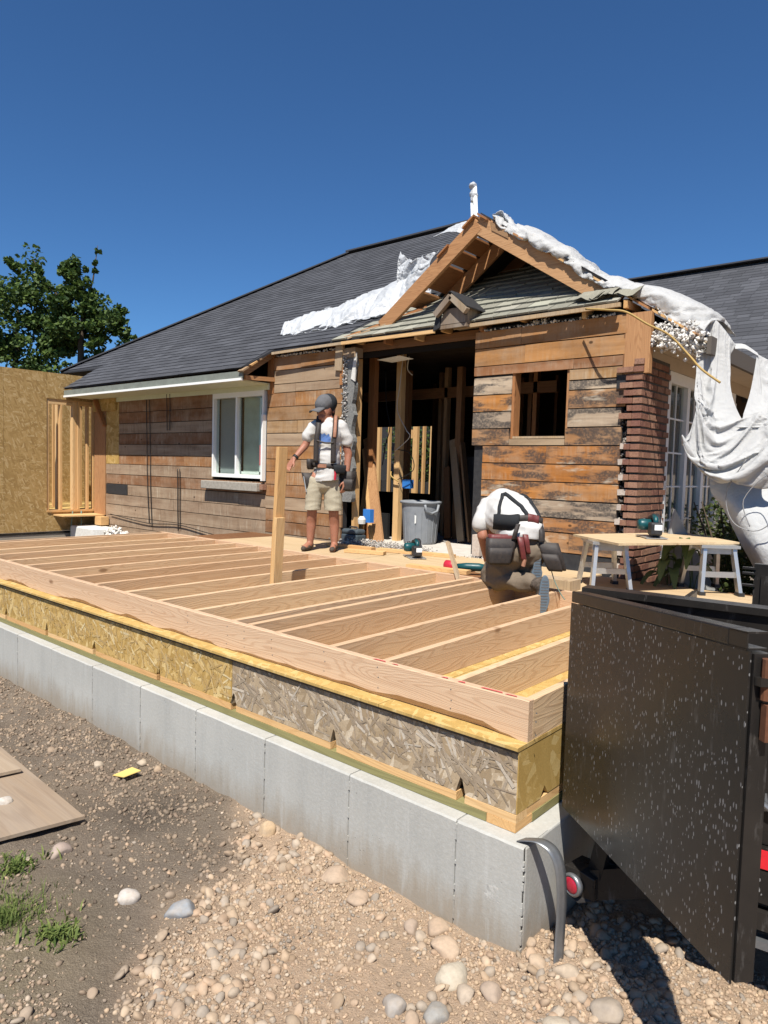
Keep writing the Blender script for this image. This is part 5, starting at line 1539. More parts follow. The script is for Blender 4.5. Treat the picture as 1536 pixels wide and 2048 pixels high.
cloth('bunched_plastic', ctrl, 64, 54, .02, M['plastic_sheet'], 'bunched white plastic standing up against the left gable rafter', 37.0, .02, 'plastic sheet', 5.0, nw=8, sim=dict(pin=lambda u, v: 1.0 if u < .03 or (u > .97 and int(v * 20) % 4 == 0) or v > .97 or v < .02 else 0.0, grow=.25, g=.2, frames=20, bend=.012))
# white vent pipes wrapped in plastic
vp = thing('vent_pipe', (-3.80, 5.2, 4.3), 'pair of white vent pipes with plastic tied on top behind the gable peak', 'vent pipe')
m = MB(); m.tube([(-3.77, 5.2, 4.25), (-3.85, 5.2, 5.08)], .027, 12); m.build('pipe', M['white_paint'], vp, smooth=True)
m = MB(); m.tube([(-3.84, 5.2, 4.25), (-3.89, 5.2, 4.95)], .018, 12); m.build('pipe', M['white_paint'], vp, smooth=True)
rows = [[(-3.87 + .055 * math.cos(a) * s, 5.2 + .05 * math.sin(a) * s, z) for a in np.linspace(0, 2 * math.pi, 8)] for z, s in ((4.90, .55), (4.97, .9), (5.03, .55), (5.10, .75), (5.15, .4))]
cloth('plastic_wrap', rows, 30, 40, .03, M['plastic_sheet'], None, 41.0, .0, parent=vp, fscale=14.0)
# cords
o = wire([(-1.75, 4.12, 3.08), (-1.444, 3.95, 3.0), (-1.27, 3.95, 2.96), (-1.091, 4.02, 2.84), (-0.913, 4.08, 2.735), (-0.727, 4.10, 2.53), (-0.60, 4.02, 2.40), (-.43, 3.98, 2.27)], .010, M['cord_yellow'], None, 'extension_cord')
tag(o, 'ochre cord running from the gable wall across the hanging tarp', 'cord')
o = wire([(-.20, 4.02, 1.62), (-.36, 4.10, 1.33), (-.30, 4.12, 1.08), (-.1, 4.12, 1.02), (.05, 4.1, 1.2), (-.02, 4.1, 1.5), (-.22, 4.1, 1.28), (-.16, 4.1, 1.05)], .0045, M['cord_grey'], None, 'coiled_cable')
tag(o, 'looped black cable hanging in front of the lower tarp', 'cable')

# ------------------------------------------------------------------ things by the opening
# bin
bin_ = thing('trash_can', (-4.48, 5.10, SZ), 'grey round plastic trash can standing at the opening', 'trash can')
prof = [(.195, .0), (.205, .02), (.222, .25), (.24, .46), (.243, .50), (.262, .505), (.265, .53), (.25, .535), (.235, .52), (.2, .05), (.02, .04)]
m = MB(); m.lathe((-4.48, 5.10, SZ), prof, 36); m.build('tub', M['grey_plastic'], bin_, smooth=True)
for a in (-0.35, 2.8):
    c = Vector((-4.48 + .255 * math.cos(a), 5.10 + .255 * math.sin(a), SZ))
    tdir = Vector((-math.sin(a), math.cos(a), 0))
    m = MB(); m.tube([c + tdir * -.10 + Vector((0, 0, .50)), c + tdir * -.08 + Vector((0, 0, .42)), c + Vector((0, 0, .39)), c + tdir * .08 + Vector((0, 0, .42)), c + tdir * .10 + Vector((0, 0, .50))], .016, 8); m.build('handle', M['grey_plastic'], bin_, smooth=True)
for k in range(10):
    a = -1.9 + k * .35
    m = MB(); m.tube([(-4.48 + .205 * math.cos(a), 5.10 + .205 * math.sin(a), SZ + .03), (-4.48 + .236 * math.cos(a), 5.10 + .236 * math.sin(a), SZ + .40)], .006, 6); m.build('rib', M['grey_plastic'], bin_)
m = MB(); m.add([(-4.40, 4.882, SZ + .26), (-4.38, 4.884, SZ + .27), (-4.373, 4.876, SZ + .36), (-4.395, 4.872, SZ + .37)], [(0, 1, 2, 3)]); m.build('sticker', M['white_paint'], bin_)
bin_.scale = (1.085, 1.085, 1.085)
# leaning boards at the left of the opening
for (a, b_, w, h, mat, lab) in (((-4.85, 4.68, SZ), (-5.48, 5.09, 1.89), .035, .15, 'oldfir_z', 'orange-brown board leaning in the opening, nearest the bin'), ((-4.98, 4.70, SZ), (-5.50, 5.07, 1.74), .035, .105, 'stud_z', 'paler board leaning behind the orange-brown one'), ((-5.33, 4.81, SZ), (-5.37, 5.05, 1.74), .035, .095, 'stud_z', 'upright new stud standing beside the leaning boards')):
    m = MB(); m.beam(a, b_, h, w, (0, -1, .3)); tag(m.build('leaning_board', M[mat], None, a), lab, 'board', 'boards leaning in the opening')
m = MB(); m.box(-5.3, -5.05, 5.08, 5.13, SZ, SZ + .37); tag(m.build('floor_grille', M['cord_black'], None, (-5.2, 5.1, SZ)), 'black wire grille standing behind the leaning boards', 'grille')
# cooler / tool case
case = thing('tool_case', (-5.02, 4.36, SZ), 'small dark blue-grey tool case on the rubble left of the boards', 'tool case')
m = MB(); m.box(-5.17, -4.87, 4.26, 4.44, SZ + .005, SZ + .12); m.build('body', m_plain('slate_case', (0.05, 0.065, 0.075), 0.5), case, bevel=.02)
m = MB(); m.box(-5.165, -4.875, 4.265, 4.435, SZ + .125, SZ + .19); m.build('lid', m_plain('slate_case_lid', (0.06, 0.075, 0.085), 0.5), case, bevel=.025)
m = MB(); m.tube([(-5.10, 4.35, SZ + .18), (-5.08, 4.35, SZ + .215), (-4.96, 4.35, SZ + .215), (-4.94, 4.35, SZ + .18)], .012, 8); m.build('handle', M['black_plastic'], case)
m = MB(); m.lathe((-4.95, 4.43, SZ + .26), [(.05, .0), (.055, .06), (.03, .1)], 12); tag(m.build('plaster_bucket', M['concrete_pale'], None, (-4.95, 4.43, SZ + .2)), 'pale splashed tub behind the tool case', 'tub')
# power tools
def circ_saw(name, loc, rz, label, scale=1.0):
    t = thing(name, loc, label, 'circular saw')
    t.rotation_euler = (0, 0, rz); t.scale = (scale,) * 3
    L = Vector(loc)
    def add(m, nm, mat, smooth=False, bev=0):
        m.v = [(p[0] + L.x, p[1] + L.y, p[2] + L.z) for p in m.v]
        return m.build(nm, M[mat], t, smooth=smooth, bevel=bev)
    m = MB(); m.box(-.15, .15, -.08, .08, .004, .010); add(m, 'base_plate', 'alu')
    m = MB(); m.lathe((0, -.045, .09), [(.092, 0), (.096, .012), (.096, .04), (.088, .05)], 24, 'y'); add(m, 'blade_guard', 'black_plastic', True)
    m = MB(); m.lathe((0, -.052, .085), [(.082, 0), (.082, .003)], 28, 'y'); add(m, 'blade', 'alu')
    m = MB(); m.lathe((0.0, .01, .10), [(.03, -.005), (.042, .0), (.042, .075), (.034, .095)], 18, 'y'); add(m, 'motor', 'teal', True)
    m = MB(); m.tube([(-.10, .0, .10), (-.085, .0, .15), (-.02, .0, .165), (.06, .0, .15), (.11, 0, .11), (.12, 0, .07)], [.016, .017, .015, .017, .02, .022], 10); add(m, 'handle', 'black_plastic', True)
    m = MB(); m.tube([(.03, .0, .09), (.09, .0, .10), (.13, 0, .075)], [.034, .036, .024], 12); add(m, 'gear_case', 'teal', True)
    m = MB(); m.tube([(-.10, .0, .10), (-.085, .0, .15), (-.03, .0, .166)], [.019, .020, .0175], 10); add(m, 'grip_cover', 'teal', True)
    m = MB(); m.box(-.17, -.075, -.03, .055, .03, .125); add(m, 'battery', 'black_plastic', False, .012)
    m = MB(); m.tube([(.10, .0, .06), (.13, .02, .1), (.13, .03, .14)], .018, 8); add(m, 'front_grip', 'black_plastic', True)
    m = MB(); m.box(-.1705, -.12, -.025, .03, .07, .11); add(m, 'label', 'white_paint')
    return t
circ_saw('circular_saw', (-3.40, 3.62, DZ + .003), 2.5, 'teal circular saw lying on the deck in front of the bin', 1.15)
# grinder and drill beside the kneeling man
gr = thing('power_drill', (-2.42, 3.16, DZ), 'teal power drill with a red reel lying left of the kneeling man', 'power drill')
m = MB(); m.lathe((-2.55, 3.10, DZ + .055), [(.045, -.05), (.05, -.045), (.05, .045), (.045, .05)], 20, 'x'); m.build('red_reel', M['red'], gr, smooth=True)
m = MB(); m.lathe((-2.55, 3.10, DZ + .055), [(.03, -.06), (.03, .06)], 14, 'x'); m.build('reel_hub', M['leather_red'], gr)
m = MB(); m.tube([(-2.48, 3.12, DZ + .05), (-2.4, 3.16, DZ + .055), (-2.3, 3.22, DZ + .055), (-2.22, 3.27, DZ + .05)], [.03, .038, .04, .03], 12); m.build('body', M['teal'], gr, smooth=True)
m = MB(); m.tube([(-2.27, 3.24, DZ + .05), (-2.2, 3.28, DZ + .05)], .028, 12); m.build('collar', M['alu'], gr, smooth=True)
m = MB(); m.tube([(-2.2, 3.28, DZ + .05), (-2.1, 3.34, DZ + .045)], [.032, .036], 12); m.build('battery', M['black_plastic'], gr, smooth=True)
m = MB(); m.beam((-2.05, 2.60, ZS + .02), (-2.36, 2.78, .80), .042, .026, (1, 0, .3)); tag(m.build('wooden_handle', M['weathered_stick'], None, (-2.05, 2.60, ZS)), 'slanting wooden tool handle propped on the far rim joist', 'tool handle')
# tangle at the right jamb foot
m = MB(); m.box(-3.02, -2.92, 4.18, 4.26, .50, .74); tag(m.build('jamb_block', M['brick_cut'], None, (-2.97, 4.22, .5)), 'splashed block at the foot of the right jamb', 'block')

# ------------------------------------------------------------------ work table
TZ = 0.915
tt = MB(); tt.prism([(-1.44, 3.42, TZ - .018), (-0.84, 2.98, TZ - .018), (-0.22, 4.05, TZ - .018), (-0.88, 4.68, TZ - .018)], (0, 0, .018))
tag(tt.build('plywood_sheet', M['ply_new'], None, (-.85, 3.75, TZ - .02)), 'plywood sheet laid as a table top across two aluminium benches', 'table top')
def bench(loc, rz, label, w=.46, h=.40):
    t = thing('folding_bench', loc, label, 'folding bench', 'aluminium benches under the table')
    t.rotation_euler = (0, 0, rz)
    L = Vector(loc)
    def add(m, nm, mat):
        m.v = [(p[0] + L.x, p[1] + L.y, p[2] + L.z) for p in m.v]
        return m.build(nm, M[mat], t)
    for sy in (-1, 1):
        for sx in (-1, 1):
            m = MB(); m.beam((sx * (w / 2 + .055), sy * .02 + sy * .14, .0), (sx * (w / 2 - .02), sy * .14 - sy * .02, h - .03), .06, .03, (0, 1, 0)); lg = add(m, 'leg', 'alu')
            m = MB(); m.box(sx * (w / 2 + .055) - .04, sx * (w / 2 + .055) + .04, sy * .16 - .025, sy * .16 + .025, 0, .03); add(m, 'rubber_foot', 'black_plastic')
    for sx in (-1, 1):
        m = MB(); m.beam((sx * (w / 2 + .02), -.16, .17), (sx * (w / 2 + .02), .16, .17), .03, .045); add(m, 'rung', 'alu')
        m = MB(); m.beam((sx * (w / 2 - .02), -.15, h - .05), (sx * (w / 2 - .02), .15, h - .05), .03, .05); add(m, 'rail', 'alu')
    m = MB(); m.box(-w / 2 - .03, w / 2 + .03, -.16, .16, h - .025, h); add(m, 'platform', 'alu')
    return t
bench((-1.12, 3.38, DZ), .68 + math.pi / 2, 'aluminium folding bench under the left end of the table top', .34, .415)
bench((-0.42, 3.95, DZ), .68 + math.pi / 2, 'aluminium folding bench under the right end of the table top', .34, .415)
circ_saw('circular_saw', (-0.86, 3.75, TZ + .001), 2.2, 'teal circular saw standing on the plywood table top', 1.15)
m = MB(); m.prism([(-.95, 4.28, .62), (-.55, 4.7, .2), (-.50, 4.75, .2), (-.9, 4.4, 1.15)], (.03, -.03, 0)); tag(m.build('leaning_slab', M['concrete_dark'], None, (-.7, 4.5, .2)), 'grey slab leaning against the brick wall behind the table', 'slab')
m = MB(); m.box(-1.2, 2.2, 4.3, 4.6, GZ, .38); tag(m.build('planting_bed', M['soil'], None, (.3, 4.4, GZ)), kind='structure').name = 'terrace'

# ------------------------------------------------------------------ trailer
tr = thing('dump_trailer', (.6, .6, GZ), 'black dump trailer with its splashed rear door swung open', 'trailer')
gA, gB = Vector((0.118, 0.165, 0)), Vector((0.946, -0.595, 0))
gd = (gB - gA).normalized(); gn = Vector((gd.y, -gd.x, 0)) * 1.0
if gn.dot(CAM_LOC - gA) < 0: gn = -gn
# door: skin plate and tube frame behind it
def gp(t, z, off=0.0):
    """point on the door: t metres from the left edge"""
    L = (gB - gA).length
    k = t / L
    return gA + gd * t + Vector((0, 0, z - 0.035 + 0.10 * k)) + gn * off
LG = (gB - gA).length
m = MB()
m.prism([gp(0, .132), gp(LG, .132), gp(LG, .975), gp(0, .975)], -gn * .006)
door = m.build('rear_door', M['gate_paint'], tr)
m = MB(); m.prism([gp(0.0, .978), gp(LG - .085, .978), gp(LG - .085, 1.022), gp(0.0, 1.022)], -gn * .055); m.build('top_rail', M['black_paint'], door, bevel=.004)
m = MB()
for (z0, z1) in ((.976, .981), (1.017, 1.022)): m.prism([gp(LG - .0845, z0), gp(LG - .012, z0), gp(LG - .012, z1), gp(LG - .0845, z1)], -gn * .055)
m.prism([gp(LG - .0845, .978), gp(LG - .012, .978), gp(LG - .012, 1.02), gp(LG - .0845, 1.02)], -gn * .004)
m.build('rail_end', M['black_paint'], door)
for t in (0.0, LG * .35, LG * .7):
    m = MB(); m.prism([gp(t, .14, -.008), gp(t + .05, .14, -.008), gp(t + .05, .97, -.008), gp(t, .97, -.008)], -gn * .045); m.build('stile', M['black_paint'], door)
m = MB(); m.prism([gp(LG - .042, .14, -.008), gp(LG + .008, .14, -.008), gp(LG + .008, .97, -.008), gp(LG - .042, .97, -.008)], -gn * .05); m.build('stile', M['black_paint'], door)
m = MB(); m.tube([gp(LG + .02, .86, -.035), gp(LG + .02, .96, -.035)], .013, 10); m.build('latch_rod', M['rust'], door)
m = MB(); m.prism([gp(LG - .02, .895, -.01), gp(LG + .035, .895, -.01), gp(LG + .035, .915, -.01), gp(LG - .02, .915, -.01)], -gn * .05); m.build('latch_plate', M['black_paint'], door)
m = MB(); m.beam(gp(LG + .025, .76, -.035), gp(LG + .025, .85, -.035), .02, .014, gn); m.build('latch_tab', M['rust'], door)
# rear frame (runs away to the right)
fa, fb = Vector((0.18, 0.25, 0)), Vector((2.3, 0.52, 0))
fd = (fb - fa).normalized(); fnn = Vector((fd.y, -fd.x, 0))
def fp(t, z, off=0.0): return fa + fd * t + Vector((0, 0, z)) + fnn * off
m = MB(); m.prism([fp(-.05, .14), fp(2.1, .14), fp(2.1, .975), fp(-.05, .975)], -fnn * .01); m.build('inner_tailgate', M['black_paint'], tr)
m = MB(); m.prism([fp(-.05, .972, .02), fp(2.1, .972, .02), fp(2.1, .998, .02), fp(-.05, .998, .02)], -fnn * .08); m.build('top_rail', M['black_paint'], tr)
m = MB(); m.prism([fp(.0, .60, .02), fp(2.1, .60, .02), fp(2.1, .64, .02), fp(.0, .64, .02)], -fnn * .03); m.build('mid_rail', M['black_paint'], tr)
for k in range(8):
    a = k * .165
    m = MB(); m.prism([fp(.42 + a, .06, .025), fp(.42 + a + .163, .06, .025), fp(.42 + a + .163, .128, .025), fp(.42 + a, .128, .025)], -fnn * .003)
    m.build('reflective_tape', M['reflect_red'] if k % 2 == 1 else M['reflect_white'], tr)
m = MB(); m.prism([fp(-.05, .055, .021), fp(2.1, .055, .021), fp(2.1, .135, .021), fp(-.05, .135, .021)], -fnn * .1); m.build('rear_sill', M['black_paint'], tr)
m = MB(); m.prism([fp(.1, -.07, .02), fp(2.1, -.07, .02), fp(2.1, .05, .02), fp(.1, .05, .02)], -fnn * .08); m.build('rear_bumper', M['gate_paint'], tr)
m = MB(); m.prism([fp(.1, -.165, .03), fp(2.1, -.165, .03), fp(2.1, -.10, .03), fp(.1, -.10, .03)], -fnn * .05); m.build('step_rail', M['black_paint'], tr)
m = MB(); m.prism([fp(.45, -.235, .03), fp(2.1, -.235, .03), fp(2.1, -.205, .03), fp(.45, -.205, .03)], -fnn * .05); m.build('step_rail', M['galv'], tr)
# chrome hardware on the sill
m = MB(); m.tube([fp(.60, .27, .02), fp(.64, .30, .03), fp(.68, .27, .02)], .012, 8); m.build('chain_hook', M['galv'], tr)
m = MB(); m.prism([fp(.585, .25, .012), fp(.66, .27, .012), fp(.65, .33, .012), fp(.575, .31, .012)], -fnn * .01); m.build('hook_plate', M['galv'], tr)
m = MB(); m.tube([fp(.60, .15, .02), fp(.63, .18, .03), fp(.61, .21, .02)], .010, 8); m.build('chain_hook', M['galv'], tr)
# frame rails, axle, wheels under the bed
for t in (.35, 1.65):
    m = MB(); m.beam(fp(t, -.0, -.1), fp(t, -.0, -2.3), .06, .12); m.build('frame_rail', M['black_paint'], tr)
m = MB(); m.prism([fp(.0, .14, -.012), fp(2.1, .14, -.012), fp(2.1, .14, -2.2), fp(.0, .14, -2.2)], (0, 0, .02)); m.build('bed_floor', M['black_paint'], tr)
for t in (.0, 2.1):
    m = MB(); m.prism([fp(t, .16, -.02), fp(t, .16, -2.2), fp(t, .70, -2.2), fp(t, .70, -.02)], fd * .03); m.build('bed_side', M['black_paint'], tr)
m = MB(); m.prism([fp(.40, .16, -1.75), fp(2.1, .16, -1.75), fp(2.1, .965, -1.75), fp(.40, .965, -1.75)], -fnn * .05); fw_ = m.build('front_board', M['black_paint'], tr)
m = MB(); m.prism([fp(.44, .40, -1.745), fp(.7, .40, -1.745), fp(.7, .90, -1.745), fp(.44, .90, -1.745)], fnn * .012); m.build('panel_frame', M['black_paint'], fw_)
for z in (.83, .90, .93):
    m = MB(); m.prism([fp(.34, z, -1.74), fp(.41, z, -1.74), fp(.41, z + .012, -1.74), fp(.34, z + .012, -1.74)], -fnn * .03); m.build('hinge', M['black_paint'], fw_)
for t in (.3, 1.8):
    p = fp(t, -.17, -1.1)
    m = MB(); m.lathe(p, [(.1, -.1), (.28, -.1), (.30, -.06), (.30, .06), (.28, .1), (.1, .1)], 28, 'x'); m.build('wheel', M['black_plastic'], tr, smooth=True)
# tail lamp box hanging at the left end of the sill
lamp = MB()
tc = Vector((0.215, 0.155, -0.19))
lamp.prism([tc + Vector((-.07, 0, -.055)), tc + Vector((.0, -.012, -.075)), tc + Vector((.055, .01, -.055)), tc + Vector((.055, .01, .035)), tc + Vector((.0, -.012, .06)), tc + Vector((-.07, 0, .055))], (.02, .12, .0))
lo = lamp.build('tail_lamp', M['black_paint'], tr, bevel=.004)
ln = Vector((-.28, -.96, .0)).normalized()
def disc(c, n, prof, mat, name, parent, seg=28):
    q = n.to_track_quat('Z', 'Y')
    m = MB(); m.lathe((0, 0, 0), prof, seg); m.v = [tuple(c + q @ Vector(p)) for p in m.v]
    return m.build(name, mat, parent, smooth=True)
lc = tc + Vector((-.026, -.004, -.008))
disc(lc, ln, [(.046, -.005), (.046, .012), (.040, .018), (.034, .018), (.034, .010)], M['galv'], 'bezel', lo)
disc(lc, ln, [(.0355, .0), (.0355, .014), (.028, .020), (.012, .0235), (.002, .024)], M['red_lens'], 'lens', lo)
m = MB(); m.beam(tc + Vector((.03, .08, .0)), fp(.55, -.02, -.05), .10, .12); m.build('lamp_bracket', M['black_paint'], tr)
m = MB(); m.beam(tc + Vector((.04, .07, .03)), Vector((.30, .22, .06)), .06, .06); m.build('lamp_bracket', M['black_paint'], tr)

# ------------------------------------------------------------------ bent perforated strap on the corner
pts = [(0.045, -.03, .004), (0.085, -.03, .018), (.13, -.025, .026), (.175, -.02, .008), (.203, -.015, -.045), (.215, -.012, -.13), (.218, -.012, -.25), (.219, -.02, -.37), (.226, -.035, -.475)]
P = [Vector(p) for p in pts]
cv = []
for i in range(len(P) - 1):
    a, b_, c, d = P[max(i - 1, 0)], P[i], P[i + 1], P[min(i + 2, len(P) - 1)]
    for t in (0, .25, .5, .75):
        cv.append(.5 * ((2 * b_) + (-a + c) * t + (2 * a - 5 * b_ + 4 * c - d) * t * t + (-a + 3 * b_ - 3 * c + d) * t ** 3))
cv.append(P[-1])
wv = Vector((.30, .95, 0)).normalized() * .026
m = MB()
vs, fs = [], []
for p in cv:
    for k in (-1, -.33, .33, 1): vs.append(p + wv * k)
hole_rows = set(range(6, len(cv) - 2, 2))
for i in range(len(cv) - 1):
    for k in range(3): fs.append((i * 4 + k, i * 4 + k + 1, i * 4 + 5 + k, i * 4 + 4 + k))
m.add(vs, fs)
strap = m.build('metal_strap', M['galv'], None, (.2, -.02, -.46), smooth=True)
tag(strap, 'bent perforated galvanised steel strap hooked over the foundation corner', 'metal strap')
so = strap.modifiers.new('t', 'SOLIDIFY'); so.thickness = .0025
hp = MB()
for i in range(8, len(cv) - 1):
    n_ = (cv[i + 1] - cv[i]).cross(wv).normalized()
    if n_.dot(CAM_LOC - cv[i]) < 0: n_ = -n_
    for k in (-.5, .5):
        if (i + (k > 0)) % 2: continue
        c = cv[i] + wv * k + n_ * .0012
        u = wv.normalized() * .004; w_ = (cv[i + 1] - cv[i]).normalized() * .004
        hp.add([c + u, c + w_, c - u, c - w_], [(0, 1, 2, 3)])
ho = hp.build('punched_holes', M['concrete_pale'], strap)

# ------------------------------------------------------------------ plywood on the ground, scrap, stones
def gsheet(poly, z, t, label, mat='ply_old'):
    m = MB(); m.prism([(x, y, z + dz) for x, y, dz in poly], (0, 0, t))
    return tag(m.build('plywood_board', M[mat], None, (poly[0][0], poly[0][1], z)), label, 'plywood board', 'weathered plywood on the soil')
gsheet([(-3.75, -2.0, 0), (-2.42, -1.98, .0), (-2.13, -.74, .008), (-3.6, -.68, .012)], -.437, .018, 'large weathered plywood board lying on the soil at the left edge')
gsheet([(-3.8, -1.9, 0.0), (-3.1, -1.85, .0), (-2.87, -.76, .010), (-3.7, -.72, .008)], -.405, .018, 'smaller grey plywood piece lying on top of the large weathered board')
m = MB(); m.add([(-2.53, -.37, -.435), (-2.42, -.36, -.415), (-2.40, -.26, -.40), (-2.50, -.26, -.41)], [(0, 1, 2, 3)]); o = m.build('paper_scrap', m_plain('yellow_scrap', (0.62, 0.45, 0.14), 0.8), None, (-2.46, -.3, -.44)); tag(o, 'small yellow scrap lying on the stony soil', 'scrap')
so = o.modifiers.new('t', 'SOLIDIFY'); so.thickness = .004

def stone_mesh(r, seed, sub=2, flat=.6):
    bmx = bmesh.new()
    bmesh.ops.create_icosphere(bmx, subdivisions=sub, radius=1.0)
    q = random.Random(seed)
    ax = (q.uniform(.8, 1.25), q.uniform(.7, 1.0), flat * q.uniform(.8, 1.2))
    off = Vector((q.uniform(0, 50), q.uniform(0, 50), q.uniform(0, 50)))
    for v in bmx.verts:
        d = 1 + .28 * mnoise.noise(v.co * .9 + off) + .10 * mnoise.noise(v.co * 2.2 + off)
        v.co = Vector((v.co.x * ax[0], v.co.y * ax[1], v.co.z * ax[2])) * d
    for k in range(6):
        nn = Vector((q.gauss(0, 1), q.gauss(0, 1), q.gauss(0, .8))).normalized()
        lim = q.uniform(.55, .8)
        for v in bmx.verts:
            t = v.co.dot(nn) - lim
            if t > 0: v.co -= nn * t * .8
    for v in bmx.verts: v.co *= r * 1.12
    return bmx
STC = [(.40, .30, .215), (.38, .295, .21), (.34, .27, .205), (.30, .265, .225), (.41, .33, .245), (.27, .245, .215), (.38, .28, .20), (.43, .37, .30), (.33, .25, .175)]
def stone(x, y, r, label, col, seed, z=None, flat=.6):
    bmx = stone_mesh(r, seed, 3, flat)
    me = bpy.data.meshes.new('stone'); bmx.to_mesh(me); bmx.free()
    at = me.color_attributes.new('Col', 'FLOAT_COLOR', 'POINT')
    at.data.foreach_set('color', [*col, 1.0] * len(me.vertices))
    me.polygons.foreach_set('use_smooth', [True] * len(me.polygons))
    me.materials.append(M['pebble'])
    o = bpy.data.objects.new('stone', me); COL.objects.link(o)
    gz = ground_z(x, y) if z is None else z
    o.location = (x, y, gz + r * flat * .12)
    o.rotation_euler = (J(.2), J(.2), rnd.uniform(0, 6.28))
    return tag(o, label, 'stone', 'larger river stones')
stone(-1.36, -.15, .047, 'round tan stone leaning on the concrete wall at the dark soil edge', (.46, .33, .2), 1, None, .95)
stone(-.83, -.17, .062, 'large flat tan boulder against the wall, left of the tall one', (.38, .28, .2), 2)
stone(-.64, -.22, .052, 'upright oval tan stone a little out from the wall', (.38, .28, .2), 3)
stone(-1.42, -.88, .058, 'pale grey stone alone on the brown soil', (.46, .42, .38), 4)
stone(-1.13, -.80, .06, 'blue-grey stone at the edge of the brown soil', (.26, .275, .29), 5)
stone(-.16, -.22, .055, 'long tan stone at the wall foot under the chipped patch', (.42, .31, .22), 6)
stone(-.36, -.20, .042, 'blocky brown stone at the wall foot', (.33, .25, .19), 7)
stone(-.27, -.14, .05, 'rounded tan stone touching the wall, left of the long one', (.37, .27, .19), 8)
stone(-.05, -.34, .062, 'cream-coloured boulder in the middle of the pebbles', (.42, .37, .29), 9)
stone(.03, -.37, .04, 'tan cobble behind the cream boulder', (.38, .31, .24), 10)
stone(.10, -.30, .045, 'flat brown cobble right of the cream boulder', (.34, .26, .2), 11)
stone(.0, -.52, .05, 'grey cobble among the pebbles at the bottom edge', (.28, .27, .25), 12)
stone(-.12, -.60, .045, 'grey-brown cobble at the bottom edge, left', (.31, .28, .25), 13)
stone(.16, -.08, .04, 'tan stone at the foot of the steel strap', (.40, .3, .21), 14)
stone(.28, -.05, .045, 'rounded stone right of the steel strap', (.38, .3, .22), 15)
stone(-2.58, -.96, .042, 'white pebble lying on the plywood board', (.5, .46, .41), 16, -.415)
stone(-2.55, -.16, .032, 'small tan stone below the yellow scrap', (.42, .34, .25), 17)
stone(-2.75, -.35, .035, 'rounded stone on the soil left of the yellow scrap', (.40, .33, .25), 18)
stone(-1.95, -.95, .05, 'worn brown stone near the plywood corner', (.33, .26, .22), 19)
stone(.36, -.30, .05, 'sunlit stone in the gap of the door shadow', (.42, .36, .28), 20)
stone(.46, -.12, .06, 'large stone in the shade under the open door', (.30, .25, .2), 21)

def pebbles(name, n, seed, rfun, dens, label, sub, flat=.6, lift=.25):
    r = random.Random(seed)
    protos = []
    for k in range(14):
        b = stone_mesh(1.0, 100 + k, sub, flat)
        b.verts.ensure_lookup_table()
        protos.append((np.array([v.co[:] for v in b.verts]), np.array([[v.index for v in f.verts] for f in b.faces])))
        b.free()
    VV, FF, CC = [], [], []
    base_i = 0
    made = tries = 0
    while made < n and tries < n * 60:
        tries += 1
        x, y = r.uniform(-6.3, 1.5), r.uniform(-1.95, .55)
        if y > FY - .01 and x < FX + .01: continue
        if r.random() > dens(x, y): continue
        if -3.75 < x < -2.15 and -1.95 < y < -.72: continue
        rad = rfun(r)
        v, f = protos[r.randrange(14)]
        a = r.uniform(0, 6.283)
        ca, sa = math.cos(a), math.sin(a)
        tx, ty = r.gauss(0, .25), r.gauss(0, .25)
        w = v * rad
        w = w @ np.array([[ca, -sa, 0], [sa, ca, 0], [0, 0, 1]]).T
        w[:, 2] += w[:, 0] * tx + w[:, 1] * ty
        w = w + np.array([x, y, ground_z(x, y) + rad * flat * lift])
        VV.append(w); FF.append(f + base_i); base_i += len(v)
        s = soil_mix(x, y)
        c = list(r.choice(STC))
        if s < .5 and r.random() < .6: c = list(mixc(c, (.20, .155, .12), .55))
        kk = r.uniform(.8, 1.2)
        CC += [c[0] * kk * .92, c[1] * kk * .86, c[2] * kk * .80, 1.0] * len(v)
        made += 1
    V = np.concatenate(VV); F = np.concatenate(FF)
    me = bpy.data.meshes.new(name)
    me.vertices.add(len(V)); me.vertices.foreach_set('co', V.ravel())
    me.loops.add(F.size); me.loops.foreach_set('vertex_index', F.ravel())
    me.polygons.add(len(F)); me.polygons.foreach_set('loop_start', np.arange(0, F.size, 3)); me.polygons.foreach_set('loop_total', np.full(len(F), 3))
    me.update(calc_edges=True)
    at = me.color_attributes.new('Col', 'FLOAT_COLOR', 'POINT'); at.data.foreach_set('color', CC)
    me.polygons.foreach_set('use_smooth', [True] * len(me.polygons))
    me.materials.append(M['pebble'])
    o = bpy.data.objects.new(name, me); COL.objects.link(o)
    return tag(o, label, 'gravel', kind='stuff')
def dens_a(x, y):
    s = soil_mix(x, y)
    d = .012 + .988 * s
    cl = .5 + 1.6 * fbm(x, y, 2.0, 3, 2.2)
    return max(.0, min(1, d * (0.35 + .8 * cl)))
def dens_b(x, y):
    s = soil_mix(x, y)
    d = .07 + .93 * s
    if y > -.75 and s < .5: d = max(d, .22)
    if y < -1.35 and x < -.75: d = max(d, .75)
    cl = .5 + 1.4 * fbm(x + 9, y, 2.0, 3, 1.5)
    return max(.02, min(1, d * (.4 + .8 * cl)))
pebbles('cobbles', 3600, 51, lambda r: .009 + .019 * r.random() ** 2.6, dens_a, 'rounded tan and grey pebbles on the ground by the wall', 2, .6, .3)
pebbles('gravel', 26000, 52, lambda r: .0033 + .009 * r.random() ** 2.5, dens_b, 'fine gravel scattered over the soil', 1, .65, .3)

